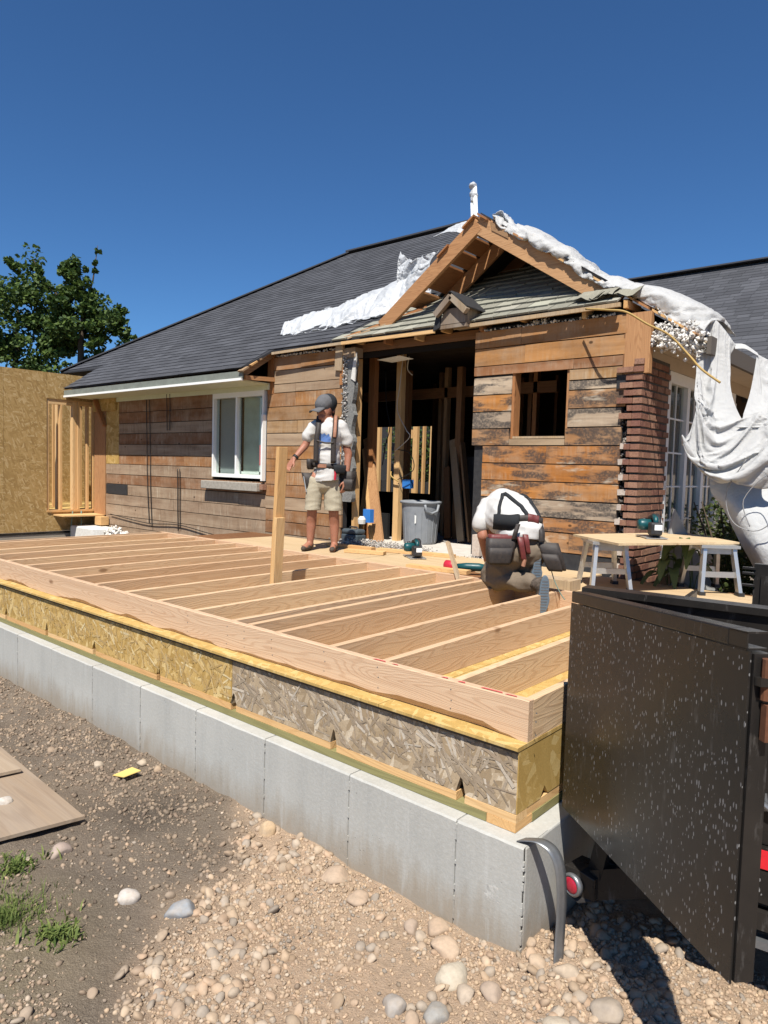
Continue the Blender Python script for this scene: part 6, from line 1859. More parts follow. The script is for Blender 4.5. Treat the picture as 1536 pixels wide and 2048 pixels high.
def dens_c(x, y):
    s_ = soil_mix(x, y)
    d = (1 - s_) * (.9 if y > -.55 else .12) + .03
    return max(.0, min(1, d * (.3 + 1.1 * (.5 + 1.4 * fbm(x + 3, y, 6.0, 3, 1.6)))))
STC_ = STC
STC = [(.15, .12, .09), (.185, .145, .11), (.125, .10, .078), (.22, .175, .13)]
pebbles('soil_clods', 6000, 53, lambda r: .004 + .012 * r.random() ** 2.6, dens_c, 'dark crumbled soil clods heaped along the wall foot', 1, .8, .3)
STC = [(.43, .33, .23), (.38, .29, .20), (.47, .36, .26)]
def dens_d(x, y): return max(.0, min(1, soil_mix(x, y) * (.25 + .9 * (.5 + 1.2 * fbm(x + 13, y, 6.0, 3, 1.4)))))
pebbles('earth_crumbs', 12000, 54, lambda r: .003 + .009 * r.random() ** 2.6, dens_d, 'tan earth crumbs between the pebbles', 1, .8, .3)
STC = STC_
# ------------------------------------------------------------------ grass tufts and weeds
def tuft(x, y, n, h, spread, label, seed, wide=.004):
    r = random.Random(seed)
    m = MB()
    for k in range(n):
        a = r.uniform(0, 6.283); d = abs(r.gauss(0, spread))
        px, py = x + math.cos(a) * d, y + math.sin(a) * d
        pz = ground_z(px, py) - .004
        hh = h * r.uniform(.4, 1.1)
        la = r.uniform(0, 6.283); ll = hh * r.uniform(.3, 1.2)
        w = wide * r.uniform(.5, 1.2)
        wx, wy = -math.sin(la) * w, math.cos(la) * w
        p1 = (px + math.cos(la) * ll * .4, py + math.sin(la) * ll * .4, pz + hh * .7)
        p2 = (px + math.cos(la) * ll, py + math.sin(la) * ll, pz + hh * r.uniform(.7, 1.0))
        c = r.random(); c = (c, c, c)
        m.add([(px - wx, py - wy, pz), (px + wx, py + wy, pz), (p1[0] + wx * .8, p1[1] + wy * .8, p1[2]), (p1[0] - wx * .8, p1[1] - wy * .8, p1[2]), p2], [(0, 1, 2, 3), (3, 2, 4)], c)
    return tag(m.build('grass_tuft', M['grass'], None, (x, y, ground_z(x, y))), label, 'grass', 'grass tufts on the soil')
tuft(-1.98, -1.15, 260, .05, .07, 'dark leafy weed below the plywood board', 61, .005)
tuft(-1.63, -1.34, 620, .075, .085, 'bright green grass tuft at the left edge', 62, .0022)
tuft(-1.36, -1.22, 260, .05, .055, 'small dark weed right of the bright grass tuft', 63, .006)
tuft(-1.72, -1.22, 120, .03, .12, 'thin dry grass between the two weeds', 64, .002)['kind'] = 'stuff'
tuft(-2.0, -1.3, 200, .04, .10, 'sparse grass at the far left bottom edge', 65, .002)['kind'] = 'stuff'

# ------------------------------------------------------------------ plants and trees
def leaves(m, c, rad, n, size, r, flat=1.0, dark=(0.0, .6)):
    for k in range(n):
        while True:
            v = Vector((r.uniform(-1, 1), r.uniform(-1, 1), r.uniform(-1, 1)))
            if .15 < v.length < 1: break
        p = Vector(c) + Vector((v.x * rad[0], v.y * rad[1], v.z * rad[2]))
        nrm = Vector((r.gauss(0, .6), r.gauss(0, .6), r.uniform(.2, 1))).normalized()
        t = nrm.orthogonal().normalized()
        t = Matrix.Rotation(r.uniform(0, 6.28), 3, nrm) @ t
        b = nrm.cross(t)
        s = size * r.uniform(.55, 1.2)
        cc = r.random()
        vs = [p - t * s, p - t * s * .2 + b * s * .62, p + t * s * .35 + b * s * .5, p + t * s, p + t * s * .35 - b * s * .5, p - t * s * .2 - b * s * .62]
        vs = [v_ + nrm * r.uniform(-.12, .12) * s for v_ in vs]
        m.add(vs, [(0, 1, 2, 3), (0, 3, 4, 5)], (cc, cc, cc))
def tree(name, label, basep, clumps, trunk, seed, nleaf, size, mat='leaf', group=None):
    t = thing(name, basep, label, 'tree', group)
    r = random.Random(seed)
    m = MB()
    for (pts, rr) in trunk: m.tube(pts, rr, 8)
    m.build('trunk', M['bark'], t, smooth=True)
    tot = sum(c[3] * c[4] * c[5] for c in clumps) ** 1.0
    m = MB()
    for (x, y, z, a, b, c) in clumps:
        k = int(nleaf * (a * b * c) ** .75 / sum((q[3] * q[4] * q[5]) ** .75 for q in clumps))
        sub = max(3, int(k / 70))
        for s in range(sub):
            v = Vector((r.gauss(0, .5), r.gauss(0, .5), r.gauss(0, .5)))
            cc = (x + v.x * a, y + v.y * b, z + v.z * c)
            rr = r.uniform(.28, .5)
            leaves(m, cc, (a * rr, b * rr, c * rr * .8), k // sub, size, r)
    m.build('crown', M[mat], t)
    return t
clumps = [(-24.29, 7.64, 6.86, 1.20, 1.08, 1.20), (-24.50, 7.56, 8.05, 0.51, 0.46, 0.43), (-23.95, 8.00, 7.56, 0.69, 0.62, 0.69), (-24.33, 7.48, 5.32, 1.03, 0.93, 0.86), (-23.97, 8.01, 7.90, 0.2, 0.2, 0.25), (-25.6, 6.6, 6.6, 1.2, 1.1, 1.3), (-23.9, 7.9, 5.9, .9, .8, .8)]
tree('maple_tree', 'darker leafy tree at the left edge behind the sheathed wall', (-24.4, 7.6, GZ), clumps, [([(-24.4, 7.6, GZ), (-24.3, 7.6, 4.0), (-24.2, 7.7, 6.5)], [.16, .12, .04])], 71, 6500, .09, group='trees behind the sheathed wall')
clumps = [(-23.47, 8.29, 6.21, 0.8, 0.8, 0.7), (-23.00, 8.76, 6.91, 0.69, 0.62, 0.77), (-23.14, 8.74, 8.11, 0.31, 0.28, 0.43), (-22.78, 9.00, 7.60, 0.60, 0.54, 0.69), (-22.26, 9.54, 8.65, 0.09, 0.09, 0.26), (-22.28, 9.46, 7.97, 0.25, 0.22, 0.27), (-22.49, 9.13, 6.07, 1.0, 0.93, 0.8), (-23.55, 8.33, 7.63, 0.24, 0.2, 0.40), (-22.42, 9.27, 7.10, 0.55, 0.5, 0.55), (-21.87, 9.70, 6.61, 0.31, 0.28, 0.40), (-21.58, 9.91, 6.01, 0.55, 0.5, 0.5), (-21.18, 10.24, 5.75, 0.4, 0.35, 0.22), (-23.15, 8.49, 5.19, 0.86, 0.77, 0.60), (-21.93, 9.56, 5.30, 0.6, 0.5, 0.45), (-22.9, 8.8, 5.6, .7, .6, .5), (-22.1, 9.4, 6.3, .6, .5, .5)]
tree('maple_tree', 'taller maple with a thin bare twig, rising behind the roof hip', (-22.45, 9.06, GZ), clumps, [([(-22.42, 9.06, GZ), (-22.45, 9.06, 4.5), (-22.49, 9.07, 5.4), (-22.5, 9.19, 6.9), (-22.7, 9.1, 7.9)], [.17, .13, .10, .06, .02]), ([(-22.5, 9.1, 6.0), (-23.04, 8.69, 6.9), (-23.6, 8.25, 7.6), (-23.9, 8.1, 8.25)], [.05, .04, .025, .008]), ([(-22.5, 9.1, 6.3), (-22.3, 9.4, 7.6), (-22.25, 9.54, 8.8)], [.05, .03, .008])], 72, 10500, .09, group='trees behind the sheathed wall')
clumps = [(-22.3, 9.2, 4.6, .9, .8, .7), (-21.3, 10.1, 4.9, .8, .7, .6), (-23.6, 8.0, 4.4, 1.2, 1, .6)]
tree('background_shrub', 'low dense shrubbery below the maples', (-22.3, 9.2, GZ), clumps, [([(-22.3, 9.2, GZ), (-22.3, 9.2, 4.4)], [.1, .05])], 73, 2600, .085)
# bushes beside the wing
def bush(name, label, basep, cl, n, size, seed, mat='leaf_bush'):
    t = thing(name, basep, label, 'bush')
    r = random.Random(seed)
    m = MB()
    for k in range(9):
        a = r.uniform(0, 6.28)
        m.tube([basep, (basep[0] + .2 * math.cos(a), basep[1] + .2 * math.sin(a), basep[2] + .5), (basep[0] + .4 * math.cos(a), basep[1] + .4 * math.sin(a), basep[2] + 1.0)], [.02, .014, .006], 5)
    m.build('stems', M['bark'], t)
    m = MB()
    for (x, y, z, a, b, c) in cl:
        leaves(m, (x, y, z), (a, b, c), n, size, r)
    m.build('foliage', M[mat], t)
bush('garden_bush', 'olive green garden bush between the side window and the lower tarp', (-.55, 5.2, .2), [(-.95, 6.1, .95, .3, .5, .3), (-.6, 5.5, .9, .28, .4, .3), (-.45, 5.1, .6, .3, .35, .35), (-.35, 4.8, .42, .3, .3, .3), (-.7, 5.3, .4, .4, .4, .3)], 520, .032, 74)
bush('garden_bush', 'dry twiggy bush behind the right table legs', (-.1, 4.7, .2), [(-.15, 4.75, .55, .25, .25, .3), (.05, 4.75, .4, .3, .25, .3), (-.3, 4.7, .75, .2, .2, .2)], 420, .026, 75)
bush('garden_bush', 'dense bush seen through the house, behind the sunlit studs', (-12.5, 14.6, GZ), [(-12.6, 14.8, 1.0, .8, .5, .8), (-11.6, 14.8, 1.6, .7, .5, 1.0), (-12.9, 14.9, 2.2, .7, .5, .8), (-11.8, 14.9, 2.6, .9, .5, .8)], 600, .06, 76, 'leaf')
# hosta
hs = thing('hosta_plant', (-.72, 4.12, .38), 'broad-leaved hosta plant under the table beside the brick corner', 'plant')
r = random.Random(8)
for k in range(16):
    a = r.uniform(-2.9, .6); L = r.uniform(.16, .30); h = r.uniform(.12, .52)
    d = Vector((math.cos(a), math.sin(a), 0)); s = Vector((-d.y, d.x, 0))
    p0 = Vector((-.72 + r.uniform(-.12, .12), 4.14 + r.uniform(-.08, .08), .38))
    g = []
    for i in range(9):
        t = i / 8
        c = p0 + d * (L * (.15 + t)) + Vector((0, 0, h + .09 * math.sin(t * 2.6) - .16 * t * t))
        w = .045 * math.sin(math.pi * min(1, t * .92 + .04)) ** .8
        g.append([c - s * w + Vector((0, 0, w * .35)), c, c + s * w + Vector((0, 0, w * .35))])
    m = MB(); m.grid(g, col=(r.uniform(.2, 1),) * 3); m.tube([p0, p0 + d * L * .15 + Vector((0, 0, h))], .004, 5, col=(.4, .4, .4))
    m.build('leaf', M['leaf_hosta'], hs, smooth=True)
# sunlit stud frame behind the house
fr2 = thing('stud_frame', (-11.8, 13.5, 0.3), 'sunlit new stud frame seen through the dark house interior', 'stud frame')
for k, (x, w) in enumerate(((-13.1, .05), (-12.75, .12), (-12.3, .06), (-12.0, .1), (-11.72, .06), (-11.35, .16), (-11.0, .06), (-10.72, .3))):
    m = MB(); m.box(x, x + w, 13.5, 13.6, .3, 2.9); m.build('stud', M['stud_z'], fr2)
m = MB(); m.box(-13.2, -10.4, 13.49, 13.61, 2.901, 3.02); m.build('plate', M['stud_x'], fr2)
m = MB(); m.box(-11.7, -11.36, 13.49, 13.61, 2.35, 2.60); m.build('block', M['stud_x'], fr2)
m = MB(); m.box(-13.2, -10.4, 13.7, 13.72, .3, 1.1); m.build('dark_backdrop', M['tarpaper'], fr2)
m = MB(); m.box(-18, -8.0, 15.6, 15.65, .3, 4.5); m.build('dark_backdrop', M['tarpaper'], fr2)  # added dark backdrop that keeps bright sky out of the opening

# ------------------------------------------------------------------ people
def frame_at(O):
    A = Vector((math.cos(YAW), math.sin(YAW), 0)); B = Vector((math.sin(YAW), -math.cos(YAW), 0))
    O = Vector(O)
    return lambda a, b, c: O + A * a + B * b + Vector((0, 0, c))
def capsule(m, p0, p1, r0, r1, n=14, sq=1.0, side=None):
    """tapered capsule; sq squashes it along 'side'"""
    p0, p1 = Vector(p0), Vector(p1)
    d = p1 - p0
    L = d.length
    d = d.normalized() if L > 1e-6 else Vector((0, 0, 1))
    u = d.orthogonal().normalized() if side is None else (Vector(side) - d * d.dot(Vector(side))).normalized()
    w = d.cross(u)
    rings = []
    for t in np.linspace(-math.pi / 2, 0, 5): rings.append((p0 + d * (r0 * math.sin(t)), r0 * math.cos(t)))
    for t in np.linspace(0, math.pi / 2, 5): rings.append((p1 + d * (r1 * math.sin(t)), r1 * math.cos(t)))
    vs, fs = [], []
    for c, rr in rings:
        rr = max(rr, 1e-4)
        for k in range(n):
            a = 2 * math.pi * k / n
            vs.append(c + u * (math.cos(a) * rr * sq) + w * (math.sin(a) * rr))
    for i in range(len(rings) - 1):
        for k in range(n):
            k2 = (k + 1) % n
            fs.append((i * n + k, i * n + k2, (i + 1) * n + k2, (i + 1) * n + k))
    fs.append(tuple(range(n - 1, -1, -1))); fs.append(tuple(range((len(rings) - 1) * n, len(rings) * n)))
    m.add(vs, fs)
def blob(name, prims, voxel, mat, parent, smooth_it=4, wrinkle=0.0, wscale=18.0, wdir=None, seed=0.0, cut=None):
    m = MB()
    for p in prims: capsule(m, *p)
    off = base(parent)
    me0 = m.mesh('tmp', off)
    ob = bpy.data.objects.new('tmp', me0); COL.objects.link(ob)
    rm = ob.modifiers.new('r', 'REMESH'); rm.mode = 'VOXEL'; rm.voxel_size = voxel
    if smooth_it:
        sm = ob.modifiers.new('s', 'SMOOTH'); sm.iterations = smooth_it; sm.factor = .6
    dg = bpy.context.evaluated_depsgraph_get(); dg.update()
    me = bpy.data.meshes.new_from_object(ob.evaluated_get(dg))
    bpy.data.objects.remove(ob, do_unlink=True)
    if wrinkle:
        n_ = len(me.vertices)
        nm = [v.normal.copy() for v in me.vertices]
        for v, nn in zip(me.vertices, nm):
            p = v.co
            w = mnoise.noise(Vector((p.x * wscale * .5 + seed, p.y * wscale * .5, p.z * wscale)))
            rdg = (1 - abs(w) * 2.4)
            w2 = mnoise.noise(Vector((p.x * 6 + seed, p.y * 6, p.z * 6 + 3)))
            v.co = p + nn * wrinkle * (rdg * .7 + w2)
    if cut:
        bb = bmesh.new(); bb.from_mesh(me)
        for (cp_, cn_) in cut:
            cp_, cn_ = Vector(cp_) - off, Vector(cn_)
            bmesh.ops.bisect_plane(bb, geom=bb.verts[:] + bb.edges[:] + bb.faces[:], plane_co=cp_, plane_no=cn_, clear_outer=True)
        bb.to_mesh(me); bb.free()
    me.name = name
    me.polygons.foreach_set('use_smooth', [True] * len(me.polygons))
    me.materials.clear(); me.materials.append(M[mat])
    o = bpy.data.objects.new(name, me); COL.objects.link(o); o.parent = parent
    return o
def belt_loop(q, c, ra, rb, z0, z1, mat, parent, name, n=28, tilt=0.0):
    m = MB(); vs, fs = [], []
    for k in range(n):
        t = 2 * math.pi * k / n
        for z in (z0, z1):
            vs.append(q(c[0] + ra * math.cos(t), c[1] + rb * math.sin(t), z + tilt * math.cos(t)))
    for k in range(n):
        k2 = (k + 1) % n
        fs.append((k * 2, k2 * 2, k2 * 2 + 1, k * 2 + 1))
    m.add(vs, fs)
    o = m.build(name, M[mat], parent, smooth=True)
    s = o.modifiers.new('t', 'SOLIDIFY'); s.thickness = .012; s.offset = 1
    return o
def strip(q, pts, w, mat, parent, name, t=.008, wd=(1, 0, 0)):
    """flat strap along local points"""
    P = [q(*p) for p in pts]
    out = []
    for i in range(len(P) - 1):
        a, b_, c, d = P[max(i - 1, 0)], P[i], P[i + 1], P[min(i + 2, len(P) - 1)]
        for k in range(5):
            tt_ = k / 5
            out.append(.5 * ((2 * b_) + (-a + c) * tt_ + (2 * a - 5 * b_ + 4 * c - d) * tt_ ** 2 + (-a + 3 * b_ - 3 * c + d) * tt_ ** 3))
    out.append(P[-1])
    wv_ = (q(*wd) - q(0, 0, 0)).normalized() * (w / 2)
    m = MB(); m.grid([[p - wv_, p + wv_] for p in out])
    o = m.build(name, M[mat], parent, smooth=True)
    s = o.modifiers.new('t', 'SOLIDIFY'); s.thickness = t; s.offset = 0
    return o
def hand_prims(q, wrist, d, pn, side, size=1.0, curl=.5):
    """palm + four fingers + thumb; d = direction of fingers, pn = palm normal, side = thumb side (local vectors)"""
    W, D, N, S = Vector(wrist), Vector(d).normalized(), Vector(pn).normalized(), Vector(side).normalized()
    pr = []
    L = lambda v: q(*v)
    s = size
    for k in (-1, 0, 1):
        pr.append((L(W + S * .022 * k * s), L(W + D * .075 * s + S * .026 * k * s), .016 * s, .015 * s))
    for k, (o_, l_) in enumerate(((.034, .070), (.012, .080), (-.011, .075), (-.033, .058))):
        b0 = W + D * .085 * s + S * o_ * s
        b1 = b0 + (D * (1 - .3 * curl) + N * curl * .6).normalized() * l_ * .5 * s
        b2 = b1 + (D * (1 - .9 * curl) + N * curl * 1.1).normalized() * l_ * .5 * s
        pr.append((L(b0), L(b1), .0095 * s, .0088 * s)); pr.append((L(b1), L(b2), .0088 * s, .007 * s))
    t0 = W + D * .02 * s + S * .03 * s
    t1 = t0 + (D * .6 + S * .6 + N * .25).normalized() * .045 * s
    t2 = t1 + (D * .9 + S * .15 + N * .35).normalized() * .032 * s
    pr.append((L(t0), L(t1), .0125 * s, .0105 * s)); pr.append((L(t1), L(t2), .0105 * s, .008 * s))
    return pr
# --- standing man
O1 = (-4.437, 3.262, DZ + .001)
q = frame_at(O1)
man = thing('person', O1, 'standing man in grey cap, white t-shirt and khaki shorts with tool belt and braces', 'person')
head = [(q(-.055, .02, 1.60), q(-.035, -.01, 1.68), .085, .095), (q(-.05, .03, 1.56), q(-.075, .075, 1.535), .068, .040), (q(-.085, .09, 1.60), q(-.115, .115, 1.575), .018, .014),
        (q(-.0, -.02, 1.50), q(-.03, .0, 1.60), .058, .062), (q(.052, -.015, 1.605), q(.060, -.02, 1.635), .014, .016)]
torso = [(q(-.005, 0, 1.42), q(-.005, 0, 1.46), .12, .10), (q(-.005, 0, .95), q(-.005, 0, 1.35), .11, .12, 14, 1.15, (1, 0, 0))]
legs = []
for (h, k, a, t) in (((-.13, 0, .84), (-.165, .025, .47), (-.185, -.01, .075), (-.24, .11, .035)), ((.06, 0, .84), (.085, .03, .46), (.10, -.01, .07), (.085, .14, .03))):
    legs += [(q(*h), q(*k), .088, .060), (q(*k), q(k[0] * .5 + a[0] * .5, k[1] * .5 + a[1] * .5 - .025, (k[2] + a[2]) * .5 + .06), .058, .060), (q(k[0] * .5 + a[0] * .5, k[1] * .5 + a[1] * .5 - .025, (k[2] + a[2]) * .5 + .06), q(*a), .060, .037), (q(*a), q(*t), .04, .035)]
arms = [(q(-.175, 0, 1.43), q(-.262, .03, 1.21), .045, .043), (q(-.262, .03, 1.21), q(-.375, .12, 1.055), .044, .029),
        (q(.155, -.01, 1.42), q(.235, -.02, 1.13), .046, .046), (q(.235, -.02, 1.13), q(.222, .035, .845), .046, .030)]
hands = hand_prims(q, (-.385, .13, 1.04), (-.45, .25, -.85), (.3, .8, .1), (.5, .5, -.2), 1.05, .75) + hand_prims(q, (.222, .04, .835), (-.12, .12, -1), (-.7, -.6, 0), (-.6, .75, 0), 1.08, .5)
blob('body', head + torso + legs + arms + hands, .0085, 'skin', man, 3)
# shirt
sh = [(q(-.005, 0, 1.435), q(-.005, 0, 1.47), .13, .085, 14, 1.2, (1, 0, 0)), (q(-.005, .0, 1.10), q(-.005, .0, 1.36), .125, .143, 14, 1.18, (1, 0, 0)), (q(-.005, .01, 1.02), q(-.005, .01, 1.10), .128, .128, 14, 1.2, (1, 0, 0)),
      (q(-.015, .012, .82), q(-.01, .01, 1.0), .140, .120, 14, 1.25, (1, 0, 0)), (q(-.15, 0, 1.445), q(-.235, .02, 1.315), .072, .068), (q(.14, -.005, 1.445), q(.215, -.015, 1.28), .075, .073)]
shirt = blob('t_shirt', sh, .012, 'cloth_white', man, 2, .013, 13.0, None, 1.0, cut=[(q(0, 0, .815), (q(.1, 0, -1) - q(0, 0, 0)))])
shirt.modifiers.new('t', 'SOLIDIFY').thickness = .005
so_ = [(q(-.035, .0, .79), q(-.035, .0, .85), .122, .112, 14, 1.3, (1, 0, 0)), (q(-.14, .0, .80), q(-.165, .02, .42), .098, .092), (q(.065, .0, .80), q(.082, .02, .40), .105, .104)]
shorts = blob('shorts', so_, .011, 'cloth_khaki', man, 2, .007, 14.0, None, 5.0, cut=[(q(0, 0, .475), (0, 0, -1))])
shorts.modifiers.new('t', 'SOLIDIFY').thickness = .006
# cap
cap = blob('cap_back', [(q(-.02, -.02, 1.69), q(-.012, -.03, 1.715), .105, .108)], .01, 'cloth_dark', man, 2)
blob('cap_front', [(q(-.065, .03, 1.685), q(-.05, .015, 1.705), .098, .104)], .01, 'cloth_grey', cap, 2)
m = MB()
g = []
for i in range(8):
    s = -1 + 2 * i / 7
    g.append([q(-.09 + .075 * s * .75 - .10 * t * (1 - .35 * s * s), .075 + .055 * s + .10 * t * (1 - .4 * s * s), 1.655 - .055 * t - .02 * s * s) for t in (0, .35, .7, 1)])
m.grid(g); br = m.build('cap_brim', M['cloth_grey'], cap, smooth=True); s_ = br.modifiers.new('t', 'SOLIDIFY'); s_.thickness = .006
m = MB(); m.grid([[q(-.11 + .05 * i, .112 - .045 * i + (.02 if i < 2 else 0), 1.605 + .028 * j_) for j_ in range(2)] for i in range(4)]); gl = m.build('sunglasses', M['lens_dark'], man); gl.modifiers.new('t', 'SOLIDIFY').thickness = .006
m = MB(); m.tube([q(.03, .05, 1.625), q(.06, .0, 1.635)], .004, 6); m.build('glasses_temple', M['lens_dark'], gl)
blob('hair', [(q(.0, -.055, 1.60), q(-.005, -.05, 1.65), .07, .08)], .012, 'hair', man, 2)
# print on the shirt
m = MB(); m.grid([[q(-.12 + .16 * i / 6, .150 + .02 * math.sin(math.pi * i / 6), 1.25 + .10 * j_ / 3 * (1 if i % 2 else .75)) for j_ in range(4)] for i in range(7)]); pr_ = m.build('shirt_print', M['print_blue'], shirt); 
md = pr_.modifiers.new('w', 'SHRINKWRAP'); md.target = shirt; md.offset = .003; md.wrap_method = 'NEAREST_SURFACEPOINT'
# braces, belt, pouches
for (a0, a1, mt) in ((-.105, -.12, 'leather_dark'), (.085, .075, 'leather_dark')):
    strip(q, [(a0 * .9, -.11, 1.50), (a0, .0, 1.555), (a0, .10, 1.50), (a0 * 1.02, .158, 1.38), (a1, .168, 1.25), (a1, .162, 1.02)], .058, mt, man, 'brace_strap')
strip(q, [(.085, .03, 1.565), (.088, .115, 1.495), (.088, .172, 1.38), (.085, .178, 1.31)], .036, 'leather_tan', man, 'brace_pad')
strip(q, [(-.12, .170, 1.27), (-.02, .185, 1.245), (.08, .172, 1.25)], .02, 'leather_dark', man, 'chest_strap', .006, (0, 0, 1))
belt = belt_loop(q, (-.005, .01), .172, .148, .955, 1.015, 'leather_dark', man, 'tool_belt', tilt=-.01)
m = MB(); m.grid([[q(-.10 + .13 * i / 4, .168 - .01 * abs(i - 2), .965 + .04 * j_) for j_ in range(2)] for i in range(5)]); bu = m.build('buckle', M['leather_tan'], belt); bu.modifiers.new('t', 'SOLIDIFY').thickness = .01
def pouch(q, c, w, d, h, mat, parent, name='pouch', ang=0.0, tilt=0.0):
    m = MB()
    ca, sa = math.cos(ang), math.sin(ang)
    pr_ = []
    for (z, sw, sd) in ((0, .80, .6), (.02, .90, .85), (h * .6, .97, 1.0), (h, 1.0, 1.05)):
        ring = []
        for k in range(16):
            t = 2 * math.pi * k / 16
            x = math.copysign(abs(math.cos(t)) ** .35, math.cos(t)) * w / 2 * sw
            y = math.copysign(abs(math.sin(t)) ** .35, math.sin(t)) * d / 2 * sd
            ring.append(q(c[0] + x * ca - y * sa + tilt * (z - h), c[1] + x * sa + y * ca, c[2] + z))
        pr_.append(ring)
    vs = [p for r_ in pr_ for p in r_]
    fs = [(i * 16 + k, i * 16 + (k + 1) % 16, (i + 1) * 16 + (k + 1) % 16, (i + 1) * 16 + k) for i in range(3) for k in range(16)]
    fs.append(tuple(range(15, -1, -1)))
    m.add(vs, fs)
    o = m.build(name, M[mat], parent, smooth=True)
    o.modifiers.new('t', 'SOLIDIFY').thickness = -.008
    return o
p1 = pouch(q, (.225, -.02, .70), .20, .17, .23, 'leather_dark', man, 'tool_pouch', .3)
pouch(q, (.225, .06, .71), .17, .06, .13, 'leather_dark', p1, 'pocket', .3)
m = MB(); m.tube([q(.10, .165, .83), q(.105, .165, .93)], .014, 8); m.build('red_tool', M['red'], p1)
p2 = pouch(q, (-.235, -.01, .66), .13, .16, .24, 'leather_dark', man, 'tool_pouch', -.2, -.25)
m = MB(); m.tube([q(-.23, .08, .68), q(-.265, .075, .86)], .007, 6); m.build('chisel', M['alu'], p2)
pouch(q, (.15, .13, .90), .15, .06, .10, 'cloth_dark', man, 'side_pouch', -.6)
pouch(q, (-.195, .03, .94), .06, .16, .12, 'leather_dark', man, 'side_pouch', .2)
# watch and shoes
m = MB(); m.tube([q(-.352, .10, 1.085), q(-.368, .113, 1.065)], .036, 14); m.build('watch', M['cord_black'], man, smooth=True)
for (a, t) in (((-.185, -.015, .05), (-.245, .125, .035)), ((.10, -.02, .05), (.085, .15, .035))):
    blob('shoe', [(q(a[0], a[1] - .03, .042), q(a[0] * .5 + t[0] * .5, (a[1] + t[1]) / 2, .045), .042, .043), (q(a[0] * .5 + t[0] * .5, (a[1] + t[1]) / 2, .04), q(t[0], t[1], .032), .042, .032), (q(a[0], a[1], .05), q(a[0], a[1], .08), .042, .042)], .01, 'shoe', man, 2)

# --- kneeling man
O2 = (-1.445, 2.44, .50)
q = frame_at(O2)
kn = thing('person', (O2[0], O2[1], .50), 'kneeling man in white t-shirt and brown trousers bent forward over the joists, seen from behind', 'person')
bodyp = [(q(.04, -.02, .40), q(-.03, -.24, .58), .125, .14, 14, 1.15, (1, 0, 0)), (q(-.03, -.24, .58), q(-.08, -.42, .63), .14, .12, 14, 1.25, (1, 0, 0)),
         (q(-.09, -.48, .60), q(-.11, -.56, .53), .06, .058), (q(-.12, -.60, .50), q(-.13, -.66, .44), .088, .092), (q(-.13, -.70, .48), q(-.13, -.73, .46), .02, .018),
         (q(-.225, -.36, .62), q(-.235, -.28, .42), .045, .048), (q(-.235, -.28, .42), q(-.17, -.40, .20), .046, .032),
         (q(.10, -.42, .62), q(.15, -.48, .40), .045, .048), (q(.15, -.48, .40), q(.05, -.60, .18), .046, .032)]
bodyp += hand_prims(q, (-.165, -.41, .185), (.2, -.6, -.8), (.8, 0, -.2), (.3, .7, 0), 1.0, .6) + hand_prims(q, (.045, -.61, .165), (-.3, -.6, -.7), (-.8, 0, -.2), (-.3, .7, 0), 1.0, .6)
bodyp += [(q(.0, -.02, .32), q(-.17, -.08, .09), .09, .06), (q(-.17, -.08, .085), q(.08, .12, .10), .05, .04), (q(.08, -.04, .32), q(.0, -.16, .10), .09, .06), (q(.0, -.16, .1), q(.11, -.02, .19), .05, .04), (q(.08, .12, .10), q(.16, .19, .08), .04, .035)]
blob('body', bodyp, .0095, 'skin', kn, 3)
blob('hair', [(q(-.125, -.59, .53), q(-.13, -.64, .48), .09, .09)], .014, 'hair', kn, 2)
sh = [(q(.045, -.01, .47), q(-.02, -.22, .60), .150, .165, 14, 1.12, (1, 0, 0)), (q(-.02, -.22, .60), q(-.075, -.40, .655), .165, .145, 14, 1.25, (1, 0, 0)), (q(-.19, -.37, .66), q(-.245, -.31, .53), .078, .074), (q(.07, -.42, .65), q(.14, -.46, .52), .078, .074)]
shirt2 = blob('t_shirt', sh, .011, 'cloth_white', kn, 2, .014, 10.0, None, 9.0, cut=[(q(0, 0, .395), (q(0, .35, -1) - q(0, 0, 0)))])
shirt2.modifiers.new('t', 'SOLIDIFY').thickness = .005
tp = [(q(-.03, .01, .34), q(.13, -.01, .35), .120, .115), (q(.05, -.03, .40), q(.05, -.10, .46), .13, .12, 14, 1.15, (1, 0, 0)), (q(-.04, .0, .32), q(-.175, -.06, .12), .125, .095), (q(-.175, -.06, .10), q(.0, .05, .095), .088, .074), (q(.0, .05, .095), q(.085, .15, .11), .074, .064),
      (q(.11, -.02, .32), q(.01, -.15, .12), .12, .085), (q(.0, -.15, .12), q(.10, -.03, .19), .08, .06)]
blob('trousers', tp, .010, 'cloth_brown', kn, 1, .016, 11.0, None, 15.0)
